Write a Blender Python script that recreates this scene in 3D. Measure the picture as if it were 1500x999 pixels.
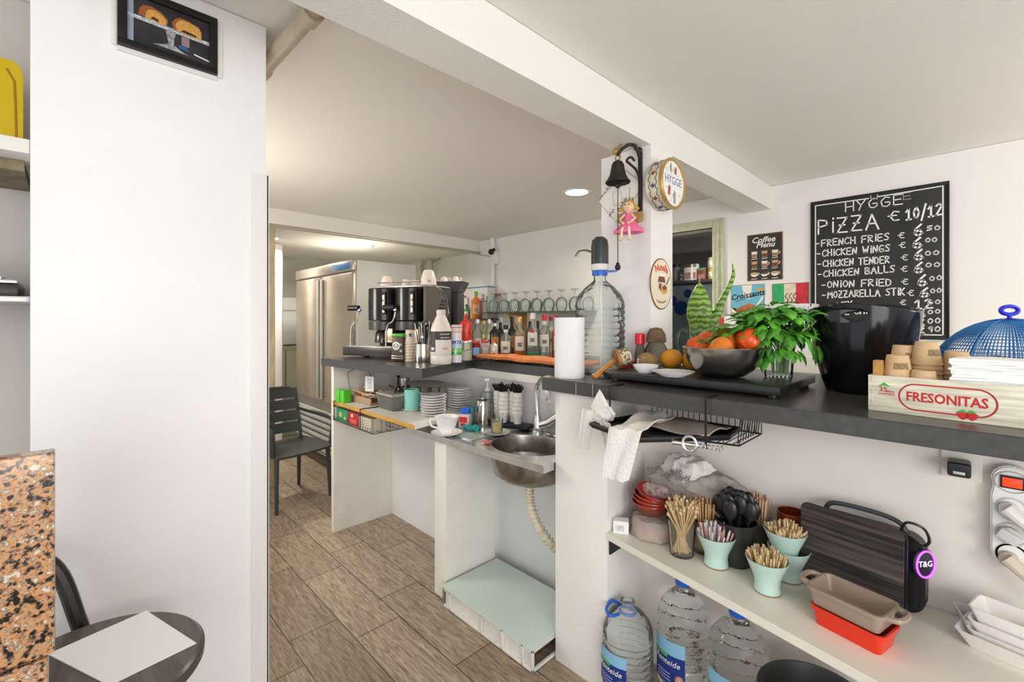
import bpy, bmesh, math, random
from mathutils import Vector, Matrix
from math import pi, sin, cos, radians, sqrt, atan2
random.seed(7)
for _o in list(bpy.data.objects): bpy.data.objects.remove(_o)
S = bpy.context.scene; COL = S.collection
# ------------------------------------------------------------ camera, sky, assumed daylight, added fills, exposure
FPX = 666.0; YAW = radians(45.6); EYE = 1.5; HOR = 468.0
cd = bpy.data.cameras.new('camera'); cam = bpy.data.objects.new('camera', cd); COL.objects.link(cam)
cam.location = (0, 0, EYE); cam.rotation_euler = (pi/2, 0, YAW)
cd.sensor_width = 36; cd.lens = FPX/1500*36; cd.shift_y = (HOR-499.5)/1500; cd.clip_start = .02
S.camera = cam
S.view_settings.view_transform = 'Standard'; S.view_settings.look = 'None'
S.view_settings.exposure = 0.15; S.view_settings.gamma = 1; S.view_settings.use_curve_mapping = False
W = bpy.data.worlds.new('sky'); S.world = W; W.use_nodes = True
W.node_tree.nodes['Background'].inputs[0].default_value = (.93, .97, 1, 1)
W.node_tree.nodes['Background'].inputs[1].default_value = 1.0
def area(name, loc, target, sx, sy, power, col):
    l = bpy.data.lights.new(name, 'AREA'); l.shape = 'RECTANGLE'; l.size = sx; l.size_y = sy; l.energy = power; l.color = col
    o = bpy.data.objects.new(name, l); COL.objects.link(o); o.location = loc
    o.rotation_euler = (Vector(target)-Vector(loc)).to_track_quat('-Z', 'Y').to_euler(); return o
def spot(name, loc, power, ang=150, rad=.06, col=(1, .93, .82), tgt=None):
    l = bpy.data.lights.new(name, 'SPOT'); l.energy = power; l.spot_size = radians(ang); l.spot_blend = .6; l.shadow_soft_size = rad; l.color = col
    o = bpy.data.objects.new(name, l); COL.objects.link(o); o.location = loc
    if tgt: o.rotation_euler = (Vector(tgt)-Vector(loc)).to_track_quat('-Z', 'Y').to_euler()
    return o
area('assumed_daylight_fill', (2.6, -1.6, 1.4), (-1.2, 1.8, 1.4), 2.6, 2.4, 68, (.95, .98, 1))  # added area light for assumed daylight behind the camera, no window is modelled
def bulb(name, loc, power, rad, col=(1, .90, .78)):  # bare point light for the added fills below, no fixture
    l = bpy.data.lights.new(name, 'POINT'); l.energy = power; l.shadow_soft_size = rad; l.color = col
    o = bpy.data.objects.new(name, l); COL.objects.link(o); o.location = loc
bulb('room_fill_light', (1.5, .35, 1.5), 34, .25)  # unseen fill, added to lift the main ceiling
bulb('room_fill_light', (1.35, 2.75, 1.75), 26, .25)  # second added fill for the ceiling, no lamp stands here
bulb('kitchen_fill_light', (-3.1, .35, 1.65), 34, .2, (1, .92, .80))  # added out of sight behind the left pier to brighten the inner ceiling
S.cycles.max_bounces = 14; S.cycles.diffuse_bounces = 6; S.cycles.transmission_bounces = 14; S.cycles.transparent_max_bounces = 12; S.cycles.caustics_reflective = False
S.cycles.sample_clamp_indirect = 6

# ------------------------------------------------------------ rays of the camera, to find where things stand
def ray(px, py):
    u = (px-750)/FPX; v = (HOR-py)/FPX
    return Vector((-sin(YAW)+u*cos(YAW), cos(YAW)+u*sin(YAW), v))
C0 = Vector((0, 0, EYE))
def atZ(px, py, z): r = ray(px, py); return C0+r*((z-EYE)/r.z)
def atY(px, py, y): r = ray(px, py); return C0+r*(y/r.y)
def atX(px, py, x): r = ray(px, py); return C0+r*(x/r.x)

# ------------------------------------------------------------ materials
MATS = {}
def nd(nt, t, **kw):
    n = nt.nodes.new(t)
    for k, v in kw.items():
        if k in n.inputs.keys() if isinstance(k, str) else False: n.inputs[k].default_value = v
        else: setattr(n, k, v)
    return n
def M(name, col=(.8, .8, .8), rough=.5, metal=0, trans=0, ior=1.45, emit=None, es=1, alpha=1, var=0, vscale=30, bump=0, bscale=200, coat=0, stretch=None):
    if name in MATS: return MATS[name]
    m = bpy.data.materials.new(name); m.use_nodes = True; nt = m.node_tree; b = nt.nodes['Principled BSDF']
    b.inputs['Base Color'].default_value = (*col, 1); b.inputs['Roughness'].default_value = rough; b.inputs['Metallic'].default_value = metal
    b.inputs['Transmission Weight'].default_value = trans; b.inputs['IOR'].default_value = ior; b.inputs['Alpha'].default_value = alpha
    b.inputs['Coat Weight'].default_value = coat
    if emit: b.inputs['Emission Color'].default_value = (*emit, 1); b.inputs['Emission Strength'].default_value = es
    tc = None
    if var or bump:
        tc = nt.nodes.new('ShaderNodeTexCoord'); src = tc.outputs['Object']
        if stretch:
            mp = nt.nodes.new('ShaderNodeMapping'); mp.inputs['Scale'].default_value = stretch; nt.links.new(src, mp.inputs[0]); src = mp.outputs[0]
    if var:
        n = nt.nodes.new('ShaderNodeTexNoise'); n.inputs['Scale'].default_value = vscale; n.inputs['Detail'].default_value = 5
        nt.links.new(src, n.inputs['Vector'])
        r = nt.nodes.new('ShaderNodeValToRGB'); r.color_ramp.elements[0].position = .3; r.color_ramp.elements[1].position = .7
        r.color_ramp.elements[0].color = (*[max(0, c*(1-var)) for c in col], 1); r.color_ramp.elements[1].color = (*[min(1, c*(1+var*.6)) for c in col], 1)
        nt.links.new(n.outputs['Fac'], r.inputs[0]); nt.links.new(r.outputs[0], b.inputs['Base Color'])
    if bump:
        n = nt.nodes.new('ShaderNodeTexNoise'); n.inputs['Scale'].default_value = bscale; n.inputs['Detail'].default_value = 3
        nt.links.new(src, n.inputs['Vector']); bp = nt.nodes.new('ShaderNodeBump'); bp.inputs['Strength'].default_value = bump; bp.inputs['Distance'].default_value = .01
        nt.links.new(n.outputs['Fac'], bp.inputs['Height']); nt.links.new(bp.outputs[0], b.inputs['Normal'])
    MATS[name] = m; return m
def flat(name, col, rough=.55): return M(name, col, rough)

WALL = M('white_plaster', (.86, .84, .82), .85, bump=.12, bscale=60, var=.03, vscale=2)
PLAS2 = M('rough_cream_paint', (.83, .80, .74), .8, bump=.25, bscale=90, var=.05, vscale=6)
CEIL = M('ceiling_paint', (.86, .825, .785), .9, bump=.1, bscale=120)
BLACK = M('black_plastic', (.012, .012, .014), .32)
BLKM = M('black_wire', (.015, .015, .016), .4, .3)
STEEL = M('brushed_steel', (.62, .61, .59), .28, 1, var=.12, vscale=14, stretch=(1, 1, 8))
CHROME = M('chrome', (.8, .8, .8), .1, 1)
WHITE = M('white_gloss', (.86, .86, .85), .25)
PORC = M('porcelain', (.88, .87, .86), .15)
WPLA = M('white_plastic', (.82, .81, .78), .4)
PAPER = M('white_paper', (.88, .88, .87), .9)
def TG(name, tint=(.92, .95, .93), body=0, bcol=(.8, .8, .8), rough=.04, edge=.12, bump=0, bscale=30):
    # thin clear wall: lets light straight through, mirrors at grazing angles, a little milky body
    if name in MATS: return MATS[name]
    m = bpy.data.materials.new(name); m.use_nodes = True; nt = m.node_tree; nt.nodes.clear(); L = nt.links.new; N = nt.nodes.new
    out = N('ShaderNodeOutputMaterial'); tr = N('ShaderNodeBsdfTransparent'); tr.inputs[0].default_value = (*tint, 1)
    gl = N('ShaderNodeBsdfGlossy'); gl.inputs['Roughness'].default_value = rough; df = N('ShaderNodeBsdfDiffuse'); df.inputs[0].default_value = (*bcol, 1)
    lw = N('ShaderNodeLayerWeight'); lw.inputs['Blend'].default_value = edge; m1 = N('ShaderNodeMixShader'); m1.inputs[0].default_value = body; L(tr.outputs[0], m1.inputs[1]); L(df.outputs[0], m1.inputs[2])
    m2 = N('ShaderNodeMixShader'); L(lw.outputs['Fresnel'], m2.inputs[0]); L(m1.outputs[0], m2.inputs[1]); L(gl.outputs[0], m2.inputs[2]); L(m2.outputs[0], out.inputs[0])
    if bump:
        tc = N('ShaderNodeTexCoord'); n = N('ShaderNodeTexNoise'); n.inputs['Scale'].default_value = bscale; L(tc.outputs['Object'], n.inputs['Vector']); bp = N('ShaderNodeBump'); bp.inputs['Strength'].default_value = bump; bp.inputs['Distance'].default_value = .012
        L(n.outputs['Fac'], bp.inputs['Height']); [L(bp.outputs[0], x.inputs['Normal']) for x in (gl, df, lw)]
    MATS[name] = m; return m
GLASS = M('clear_glass', (.95, .98, .96), .03, trans=1, ior=1.2)
THING_GLASS = TG('thin_glass', (.97, .99, .98), .04)
WOODL = M('light_wood', (.62, .38, .17), .55, var=.25, vscale=9, stretch=(1, 1, 6))
KRAFT = M('kraft_card', (.60, .42, .24), .8, var=.08, vscale=80)
COUNTER = M('dark_grey_tile', (.062, .062, .062), .28, var=.2, vscale=60)
RED = flat('red', (.62, .03, .03), .35); GREEN = flat('green', (.04, .45, .06), .4); BLUE = flat('blue', (.02, .08, .55), .35)
INK = flat('black_ink', (.015, .015, .015), .7); TEAL = flat('teal_glaze', (.25, .66, .56), .2)
CHALK = M('chalk_white', (.88, .88, .86), .95, var=.12, vscale=400)

# ------------------------------------------------------------ mesh builder
class MB:
    def __init__(s): s.bm = bmesh.new()
    def _add(s, bm2, mx=None):
        if mx is not None: bm2.transform(mx)
        me = bpy.data.meshes.new('t'); bm2.to_mesh(me); bm2.free(); s.bm.from_mesh(me); bpy.data.meshes.remove(me); return s
    def box(s, lo, hi, bev=0, seg=2, mx=None):
        b = bmesh.new(); bmesh.ops.create_cube(b, size=1)
        c = [(lo[i]+hi[i])/2 for i in range(3)]; d = [hi[i]-lo[i] for i in range(3)]
        for v in b.verts: v.co = Vector([v.co[i]*d[i]+c[i] for i in range(3)])
        if bev: bmesh.ops.bevel(b, geom=b.edges[:], offset=min(bev, min(d)*.49), segments=seg, affect='EDGES', profile=.6)
        return s._add(b, mx)
    def lathe(s, prof, n=28, loc=(0, 0, 0), mx=None, sx=1, sy=1, a0=0, a1=2*pi, shape=None):
        b = bmesh.new(); full = abs(a1-a0-2*pi) < 1e-6; k = n if full else n+1; rings = []
        for r, z in prof:
            if r < 1e-6: rings.append([b.verts.new((loc[0], loc[1], loc[2]+z))])
            else:
                ring = []
                for i in range(k):
                    a = a0+(a1-a0)*i/n; q = shape(a, z) if shape else 1
                    ring.append(b.verts.new((loc[0]+r*q*sx*cos(a), loc[1]+r*q*sy*sin(a), loc[2]+z)))
                rings.append(ring)
        for A, B in zip(rings, rings[1:]):
            if len(A) == 1 and len(B) == 1: continue
            for i in range(n):
                j = (i+1) % k if full else i+1
                if len(A) == 1: f = (A[0], B[j], B[i])
                elif len(B) == 1: f = (A[i], A[j], B[0])
                else: f = (A[i], A[j], B[j], B[i])
                try: b.faces.new(f)
                except ValueError: pass
        bmesh.ops.recalc_face_normals(b, faces=b.faces[:])
        return s._add(b, mx)
    def cyl(s, r, z0, z1, n=24, loc=(0, 0, 0), r2=None, bev=0, mx=None, sx=1, sy=1):
        r2 = r if r2 is None else r2
        p = [(0, z0), (r-bev, z0)] + ([(r, z0+bev)] if bev else []) + ([(r2, z1-bev)] if bev else []) + [(r2-bev, z1), (0, z1)]
        return s.lathe(p, n, loc, mx, sx, sy)
    def tube(s, pts, r, n=8, closed=False, mx=None, r2=None):
        b = bmesh.new(); P = [Vector(p) for p in pts]; m = len(P); rings = []; up = None
        for i in range(m):
            if closed: t = P[(i+1) % m]-P[i-1]
            else: t = P[min(i+1, m-1)]-P[max(i-1, 0)]
            t = t.normalized() if t.length > 1e-9 else Vector((0, 0, 1))
            if up is None:
                up = Vector((0, 0, 1)) if abs(t.z) < .9 else Vector((1, 0, 0))
            e1 = t.cross(up)
            if e1.length < 1e-5: e1 = t.orthogonal()
            e1.normalize(); e2 = e1.cross(t).normalized(); up = e2
            rr = (r if r2 is None else r+(r2-r)*i/max(1, m-1)) if not hasattr(r, '__len__') else r[i]
            rings.append([b.verts.new(P[i]+e1*(rr*cos(2*pi*k/n))+e2*(rr*sin(2*pi*k/n))) for k in range(n)])
        for i in range(m if closed else m-1):
            A = rings[i]; B = rings[(i+1) % m]
            for k in range(n): b.faces.new((A[k], A[(k+1) % n], B[(k+1) % n], B[k]))
        if not closed: b.faces.new(rings[0][::-1]); b.faces.new(rings[-1])
        bmesh.ops.recalc_face_normals(b, faces=b.faces[:])
        return s._add(b, mx)
    def prism(s, poly, z0, z1, mx=None, bev=0):
        b = bmesh.new(); vs = [b.verts.new((p[0], p[1], z0)) for p in poly]; f = b.faces.new(vs)
        r = bmesh.ops.extrude_face_region(b, geom=[f])
        for e in r['geom']:
            if isinstance(e, bmesh.types.BMVert): e.co.z = z1
        bmesh.ops.recalc_face_normals(b, faces=b.faces[:])
        if bev: bmesh.ops.bevel(b, geom=b.edges[:], offset=bev, segments=2, affect='EDGES')
        return s._add(b, mx)
    def ball(s, r, loc=(0, 0, 0), sc=(1, 1, 1), n=16, fn=None, mx=None):
        b = bmesh.new(); bmesh.ops.create_uvsphere(b, u_segments=n, v_segments=max(6, n*2//3), radius=1)
        for v in b.verts:
            k = fn(v.co) if fn else 1
            v.co = Vector([v.co[i]*r*sc[i]*k+loc[i] for i in range(3)])
        return s._add(b, mx)
    def quad(s, pts):
        b = bmesh.new(); b.faces.new([b.verts.new(p) for p in pts]); return s._add(b)
    def grid(s, fn, nu, nv, thick=0):
        b = bmesh.new(); V = [[b.verts.new(fn(i/nu, j/nv)) for j in range(nv+1)] for i in range(nu+1)]
        for i in range(nu):
            for j in range(nv): b.faces.new((V[i][j], V[i+1][j], V[i+1][j+1], V[i][j+1]))
        bmesh.ops.recalc_face_normals(b, faces=b.faces[:])
        if thick: bmesh.ops.solidify(b, geom=b.faces[:], thickness=thick)
        return s._add(b)
    def strokes(s, lines, w, z=0, t=.0006):
        for L in lines:
            for a, c in zip(L, L[1:]):
                a = Vector(a); c = Vector(c); d = c-a
                if d.length < 1e-6: continue
                d.normalize(); e = Vector((-d.y, d.x))*w/2; a2 = a-d*w*.35; c2 = c+d*w*.35
                s.prism([a2+e, c2+e, c2-e, a2-e], z, z+t)
        return s
    def out(s, name, mat, parent=None, loc=None, rot=None, sharp=35, smooth=True, label=None):
        me = bpy.data.meshes.new(name); s.bm.to_mesh(me); s.bm.free()
        if smooth:
            for p in me.polygons: p.use_smooth = True
            me.set_sharp_from_angle(angle=radians(sharp))
        me.materials.append(mat); o = bpy.data.objects.new(name, me); COL.objects.link(o)
        if parent: o.parent = parent
        if loc is not None: o.location = loc
        if rot is not None: o.rotation_euler = rot
        if label: o['label'] = label
        return o
def tag(o, label, cat, group=None, kind=None):
    o['label'] = label; o['category'] = cat
    if group: o['group'] = group
    if kind: o['kind'] = kind
    return o
def T(name, label, cat, loc=(0, 0, 0), rz=0, group=None, rot=None):
    o = bpy.data.objects.new(name, None); COL.objects.link(o); o.empty_display_size = .02
    o.location = loc; o.rotation_euler = rot if rot else (0, 0, rz); return tag(o, label, cat, group)
def struct(name, mb, mat, **k):
    o = mb.out(name, mat, **k); o['kind'] = 'structure'; return o
def dup(root, loc, rz=None, label=None, group=None, sc=None):
    r = root.copy(); COL.objects.link(r); r.location = loc
    if rz is not None: r.rotation_euler = (root.rotation_euler[0], root.rotation_euler[1], rz)
    if sc: r.scale = sc
    if label: r['label'] = label
    if group: r['group'] = group
    for ch in root.children:
        c = ch.copy(); COL.objects.link(c); c.parent = r
        for g in ch.children: d = g.copy(); COL.objects.link(d); d.parent = c
    return r
def Rm(loc, rz=0, rx=0, ry=0): return Matrix.Translation(loc) @ Matrix.Rotation(rz, 4, 'Z') @ Matrix.Rotation(ry, 4, 'Y') @ Matrix.Rotation(rx, 4, 'X')
FACE = radians(45)      # turns a thing's -Y front towards the room's entrance
WY = (pi/2, 0, 0)       # upright on a wall that faces -Y
WX = (pi/2, 0, pi/2)    # upright on a wall that faces +X
# ------------------------------------------------------------ writing
def text(s, size, mat, parent, loc=(0, 0, 0), rot=(0, 0, 0), name='lettering', al='CENTER', wrap=None, shear=0, bold=0, sx=1, depth=.0004, arc=None):
    c = bpy.data.curves.new('t', 'FONT'); c.body = s; c.size = size; c.align_x = al; c.align_y = 'CENTER'; c.shear = shear; c.offset = bold; c.extrude = depth; c.resolution_u = 2
    o = bpy.data.objects.new('t', c); me = bpy.data.meshes.new_from_object(o); bpy.data.objects.remove(o); bpy.data.curves.remove(c)
    me.name = name; me.materials.clear(); me.materials.append(mat)
    for v in me.vertices:
        v.co.x *= sx
        if arc:
            a = v.co.x/arc; R = arc+v.co.y; v.co.x, v.co.y = R*sin(a), R*cos(a)-arc
        if wrap:
            a = v.co.x/wrap; rr = wrap+.0006+v.co.z; v.co = Vector((rr*sin(a), -rr*cos(a), v.co.y))
    ob = bpy.data.objects.new(name, me); COL.objects.link(ob)
    if parent: ob.parent = parent
    ob.location = loc; ob.rotation_euler = rot; return ob
GL = {'A': [[(0, 0), (.35, 1), (.75, 0)], [(.15, .4), (.6, .4)]], 'B': [[(0, 0), (0, 1), (.5, .9), (.5, .6), (0, .52), (.6, .4), (.6, .1), (0, 0)]], 'C': [[(.6, .85), (.35, 1), (0, .6), (.05, .15), (.35, 0), (.62, .15)]],
      'D': [[(0, 0), (0, 1), (.5, .8), (.6, .4), (.4, .05), (0, 0)]], 'E': [[(.6, 1), (0, 1), (0, 0), (.6, 0)], [(0, .5), (.5, .52)]], 'F': [[(.65, 1), (0, 1), (0, 0)], [(0, .5), (.5, .52)]], 'G': [[(.6, .9), (.3, 1), (0, .6), (.1, .1), (.4, 0), (.62, .2), (.6, .45), (.3, .45)]],
      'H': [[(0, 0), (0, 1)], [(.6, 0), (.6, 1)], [(0, .5), (.6, .5)]], 'I': [[(.15, 0), (.15, .72)], [(.15, .92), (.17, 1)]], 'K': [[(0, 0), (0, 1)], [(.6, 1), (.05, .5), (.6, 0)]], 'L': [[(0, 1), (0, 0), (.55, 0)]],
      'M': [[(0, 0), (.05, 1), (.4, .45), (.75, 1), (.8, 0)]], 'N': [[(0, 0), (.03, 1), (.55, 0), (.6, 1)]], 'O': [[(.32, 1), (.05, .75), (.02, .3), (.3, 0), (.58, .25), (.6, .7), (.32, 1)]], 'P': [[(0, 0), (0, 1), (.55, .9), (.58, .6), (0, .48)]],
      'R': [[(0, 0), (0, 1), (.55, .88), (.5, .6), (0, .5), (.6, 0)]], 'S': [[(.6, .9), (.3, 1), (.02, .75), (.55, .35), (.4, .02), (0, .1)]], 'T': [[(0, 1), (.65, 1)], [(.33, 1), (.33, 0)]], 'U': [[(0, 1), (.03, .2), (.3, 0), (.55, .2), (.6, 1)]],
      'W': [[(0, 1), (.15, 0), (.4, .7), (.6, 0), (.8, 1)]], 'Y': [[(0, 1), (.3, .5), (.6, 1)], [(.3, .5), (.15, 0)]], 'Z': [[(0, 1), (.62, 1), (0, 0), (.65, 0)], [(.12, .5), (.5, .5)]],
      '0': [[(.3, 1), (.02, .6), (.1, .1), (.4, 0), (.58, .5), (.3, 1)]], '1': [[(0, .7), (.3, 1), (.28, 0)], [(.02, 0), (.55, 0)]], '2': [[(0, .8), (.3, 1), (.55, .75), (0, 0), (.62, .02)]], '5': [[(.55, 1), (.1, 1), (.05, .55), (.45, .55), (.5, .15), (0, 0)]],
      '6': [[(.5, 1), (.1, .6), (.02, .2), (.3, 0), (.58, .2), (.4, .5), (.05, .35)]], '9': [[(.5, .6), (.2, .5), (.05, .8), (.35, 1), (.52, .8), (.4, 0)]], '/': [[(0, -.2), (.45, 1.2)]], '-': [[(.1, .45), (.55, .45)]], '€': [[(.6, .9), (.3, 1), (.08, .5), (.3, .05), (.6, .1)], [(-.05, .55), (.45, .58)]], ' ': []}
def chalk(s, x, y, h, gap=.28, slope=0, wide=1):
    L = []
    for ch in s:
        g = GL.get(ch, []); wd = max([p[0] for l in g for p in l], default=.45); j = random.uniform(-.05, .05)
        for l in g: L.append([(x+p[0]*h*wide, y+(p[1]+j)*h+slope*p[0]*h) for p in l])
        x += (wd+gap)*h*wide; y += slope*(wd+gap)*h
    return L
def disc(mb, r, z, t=.0006, loc=(0, 0), sx=1, sy=1, n=32): return mb.prism([(loc[0]+r*sx*cos(2*pi*i/n), loc[1]+r*sy*sin(2*pi*i/n)) for i in range(n)], z, z+t)
def scribble(parent, mat, x0, x1, y, h, loc=(0, 0, 0), rot=(0, 0, 0), w=.0018, seed=1, name='faint_writing', wrap=None, arc=None):
    rn = random.Random(seed); P = []; x = x0; k = 0
    while x < x1: P.append((x, y+(h/2 if k % 2 else -h/2)*rn.uniform(.3, 1))); x += h*rn.uniform(.25, .6); k += 1
    if arc: P = [((arc+p[1])*sin(p[0]/arc), (arc+p[1])*cos(p[0]/arc)-arc) for p in P]
    o = MB().strokes([P], w, 0, .0004).out(name, mat, parent, loc=loc, rot=rot)
    if wrap:
        for v in o.data.vertices: a = v.co.x/wrap; rr = wrap+.0006+v.co.z; v.co = Vector((rr*sin(a), -rr*cos(a), v.co.y))
    return o
def label_band(parent, r, z0, z1, mat, a0=-pi, a1=0, name='label', n=24, off=.0008):
    return MB().lathe([(r+off, z0), (r+off, z1)], n, a0=a0, a1=a1).out(name, mat, parent)

# ============================================================ THE ROOM
YB = 3.7; ZC = 2.48; XL = -1.66
def floor_mat():
    m = bpy.data.materials.new('grey_oak_floor_tile'); m.use_nodes = True; nt = m.node_tree; b = nt.nodes['Principled BSDF']; L = nt.links.new
    tc = nt.nodes.new('ShaderNodeTexCoord'); mp = nt.nodes.new('ShaderNodeMapping'); mp.inputs['Location'].default_value = (.06, .19, 0); L(tc.outputs['Object'], mp.inputs[0])
    br = nt.nodes.new('ShaderNodeTexBrick'); br.offset = .3; br.offset_frequency = 2
    for k, v in (('Scale', 1), ('Mortar Size', .0035), ('Mortar Smooth', .3), ('Brick Width', .66), ('Row Height', .232), ('Bias', 0)): br.inputs[k].default_value = v
    br.inputs['Color1'].default_value = (.30, .235, .175, 1); br.inputs['Color2'].default_value = (.44, .36, .28, 1); br.inputs['Mortar'].default_value = (.10, .08, .06, 1); L(mp.outputs[0], br.inputs[0])
    m2 = nt.nodes.new('ShaderNodeMapping'); m2.inputs['Scale'].default_value = (1.6, 14, 1); L(tc.outputs['Object'], m2.inputs[0])
    n1 = nt.nodes.new('ShaderNodeTexNoise'); n1.inputs['Scale'].default_value = 5; n1.inputs['Detail'].default_value = 8; n1.inputs['Distortion'].default_value = 1.6; L(m2.outputs[0], n1.inputs['Vector'])
    r = nt.nodes.new('ShaderNodeValToRGB'); r.color_ramp.elements[0].position = .33; r.color_ramp.elements[1].position = .68
    r.color_ramp.elements[0].color = (.5, .46, .42, 1); r.color_ramp.elements[1].color = (1.25, 1.22, 1.16, 1); L(n1.outputs['Fac'], r.inputs[0])
    mx = nt.nodes.new('ShaderNodeMix'); mx.data_type = 'RGBA'; mx.blend_type = 'MULTIPLY'; mx.inputs['Factor'].default_value = 1
    L(br.outputs['Color'], mx.inputs['A']); L(r.outputs[0], mx.inputs['B']); L(mx.outputs['Result'], b.inputs['Base Color'])
    b.inputs['Roughness'].default_value = .42
    bp = nt.nodes.new('ShaderNodeBump'); bp.inputs['Strength'].default_value = .25; bp.inputs['Distance'].default_value = .004; bp.invert = True
    L(br.outputs['Fac'], bp.inputs['Height']); L(bp.outputs[0], b.inputs['Normal']); return m
struct('floor', MB().box((-7.5, -1.6, -.06), (2.2, 5.3, 0)), floor_mat())
struct('ceiling', MB().box((-4.34, -1.6, ZC), (2.2, 5.3, ZC+.08)), CEIL)
struct('ceiling_low', MB().box((-7.5, -1.6, 2.347), (-4.34, 3.7, ZC+.08)), CEIL)
# beam over the opening, pillar under it
b0 = -.1; struct('trim_1', MB().box((-1.222, b0, 2.31), (-1.053, YB, ZC-.002)), M('beam_paint', (.85, .83, .79), .85, bump=.25, bscale=150), label='white painted beam')
struct('wall_pillar', MB().box((-1.325, 1.93, 0), (-1.053, 2.143, 2.31)), WALL)
# left pier with corner strip; recess beyond it
struct('wall_left', MB().box((-2.05, -.066, 0), (XL, .477, ZC-.002), .006), M('left_wall_plaster', (.88, .88, .89), .85, bump=.15, bscale=45, var=.03, vscale=3))
y0 = atX(368, 500, XL+.006).y; zt = atX(370, 252, XL+.006).z
struct('trim_2', MB().box((XL-.002, y0, 0), (XL+.006, .483, zt), .002).box((XL-.03, .477, 0), (XL+.006, .483, zt)), M('corner_strip', (.80, .78, .77), .35))
struct('wall_recess', MB().box((-2.13, -1.6, 0), (-2.05, .3, ZC-.002)), M('recess_shade_tone', (.56, .52, .48), .85))  # shade of the recess is put into this darker wall colour
# back wall with the framed opening
p1 = atY(1054, 330, YB); p0x = -2.05; ztop = p1.z-.02; zbot = 1.12; xr = p1.x-.035
struct('wall_back', MB().box((-4.6, YB, 0), (p0x, YB+.1, ZC-.002)).box((xr, YB, 0), (2.2, YB+.1, ZC-.002)).box((p0x, YB, ztop), (xr, YB+.1, ZC-.002)).box((p0x, YB, 0), (xr, YB+.1, zbot)), WALL)
fr = MB()
for k, (w, d) in enumerate(((.075, .03), (.045, .05), (.02, .06))):
    fr.box((xr, YB-d, zbot-w), (xr+w, YB-.001, ztop+w), .006).box((p0x-w, YB-d, zbot-w), (p0x, YB-.001, ztop+w), .006)
    fr.box((p0x, YB-d, ztop), (xr, YB-.001, ztop+w), .006).box((p0x, YB-d, zbot-w), (xr, YB-.001, zbot), .006)
struct('window_1', fr, M('sage_frame', (.56, .59, .42), .45, var=.15, vscale=20))
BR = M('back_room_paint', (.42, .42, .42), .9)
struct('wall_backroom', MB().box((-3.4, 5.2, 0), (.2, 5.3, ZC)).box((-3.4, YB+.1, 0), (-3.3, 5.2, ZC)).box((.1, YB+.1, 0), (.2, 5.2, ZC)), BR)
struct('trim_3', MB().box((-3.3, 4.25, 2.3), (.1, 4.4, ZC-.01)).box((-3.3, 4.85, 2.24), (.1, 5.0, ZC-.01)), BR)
# kitchen end wall, door post, column
struct('wall_far', MB().box((-6.6, -1.6, 0), (-6.5, 3.7, 2.347)), M('grey_green_paint', (.55, .55, .48), .8))
struct('wall_rear', MB().box((-7.5, YB, 0), (-4.6, YB+.1, ZC)), M('pale_green_paint', (.78, .80, .72), .8))
j = atZ(391, 713, 0)
struct('trim_4', MB().box((-4.50, 1.20, 0), (-4.42, 1.345, 2.345), .01), M('old_wood_post', (.62, .50, .33), .7, var=.2, vscale=6, stretch=(4, 4, 1)))
c1 = atX(397, 400, -5.4); c2 = atX(415, 400, -5.4)
struct('wall_column', MB().box((-5.6, c1.y, 0), (-5.4, c2.y, 2.345), .03, 3), M('column_paint', (.84, .79, .77), .7))
# bar walls
struct('wall_pier', MB().box((-1.30, 1.54, 0), (-1.03, 1.93, 1.187), .004), M('pier_paint', (.84, .82, .78), .8, bump=.2, bscale=50, var=.04, vscale=5))
struct('wall_bar', MB().box((-1.03, 1.83, 0), (1.3, 1.93, 1.187)), M('bar_wall_warmlit', (.80, .745, .69), .85, var=.04, vscale=5))  # whitish wall, warm light mixed into its colour
struct('wall_sink', MB().box((-3.16, 1.93, 0), (-1.325, 2.0, 1.18)), M('white_wall_tile', (.82, .80, .80), .25))
struct('wall_niche', MB().box((-3.16, 1.80, 0), (-2.03, 1.93, .83)).box((-2.03, 1.87, 0), (-1.30, 1.93, .83)), M('niche_paint', (.80, .81, .81), .75, var=.03, vscale=4))
struct('wall_partition', MB().box((-3.2, 1.34, 0), (-3.16, 2.0, 1.18), .003), PLAS2)
struct('wall_divider', MB().box((-2.085, 1.445, 0), (-1.98, 1.80, .835), .004), PLAS2)
struct('trim_5', MB().box((-3.16, 1.905, 1.135), (-1.325, 1.93, 1.18)), PLAS2)
for i, px in enumerate((751, 790)):
    q = atY(px, 560, 1.928); struct('trim_%d' % (6+i), MB().box((q.x-.0015, 1.9275, .87), (q.x+.0015, 1.93, 1.135)), M('grout', (.5, .48, .46), .9))

# ============================================================ COUNTERS, SINK, SHELVES
ZB = 1.243; ZK = 1.235; ZS = .87; ZL = .65; ZV = .93
def seams(mb_parent, pts):
    for a, b in pts: MB().box(a, b).out('tile_joint', M('grout'), mb_parent)
bar = MB().prism([(-1.345, 1.50), (1.3, 1.485), (1.3, 2.55), (-1.05, 2.55), (-1.05, 1.926), (-1.345, 1.926)], ZB-.054, ZB, bev=.003).out('bar_counter', COUNTER)
tag(bar, 'long dark grey tiled bar top holding the bowl, bucket and crate', 'counter')
for px in (844, 868.5):
    q = atY(px, 560, 1.499); MB().box((q.x-.0008, 1.4965, ZB-.052), (q.x+.0008, 1.4985, ZB-.003)).out('tile_joint', M('grout'), bar)
kc = MB().prism([(-3.17, 1.255), (-2.08, 1.365), (-2.31, 1.90), (-1.35, 1.895), (-1.35, 2.75), (-3.17, 2.75)], ZK-.052, ZK, bev=.003).out('coffee_counter', COUNTER)
tag(kc, 'dark grey tiled corner counter under the coffee machine and liquor bottles', 'counter')
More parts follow.
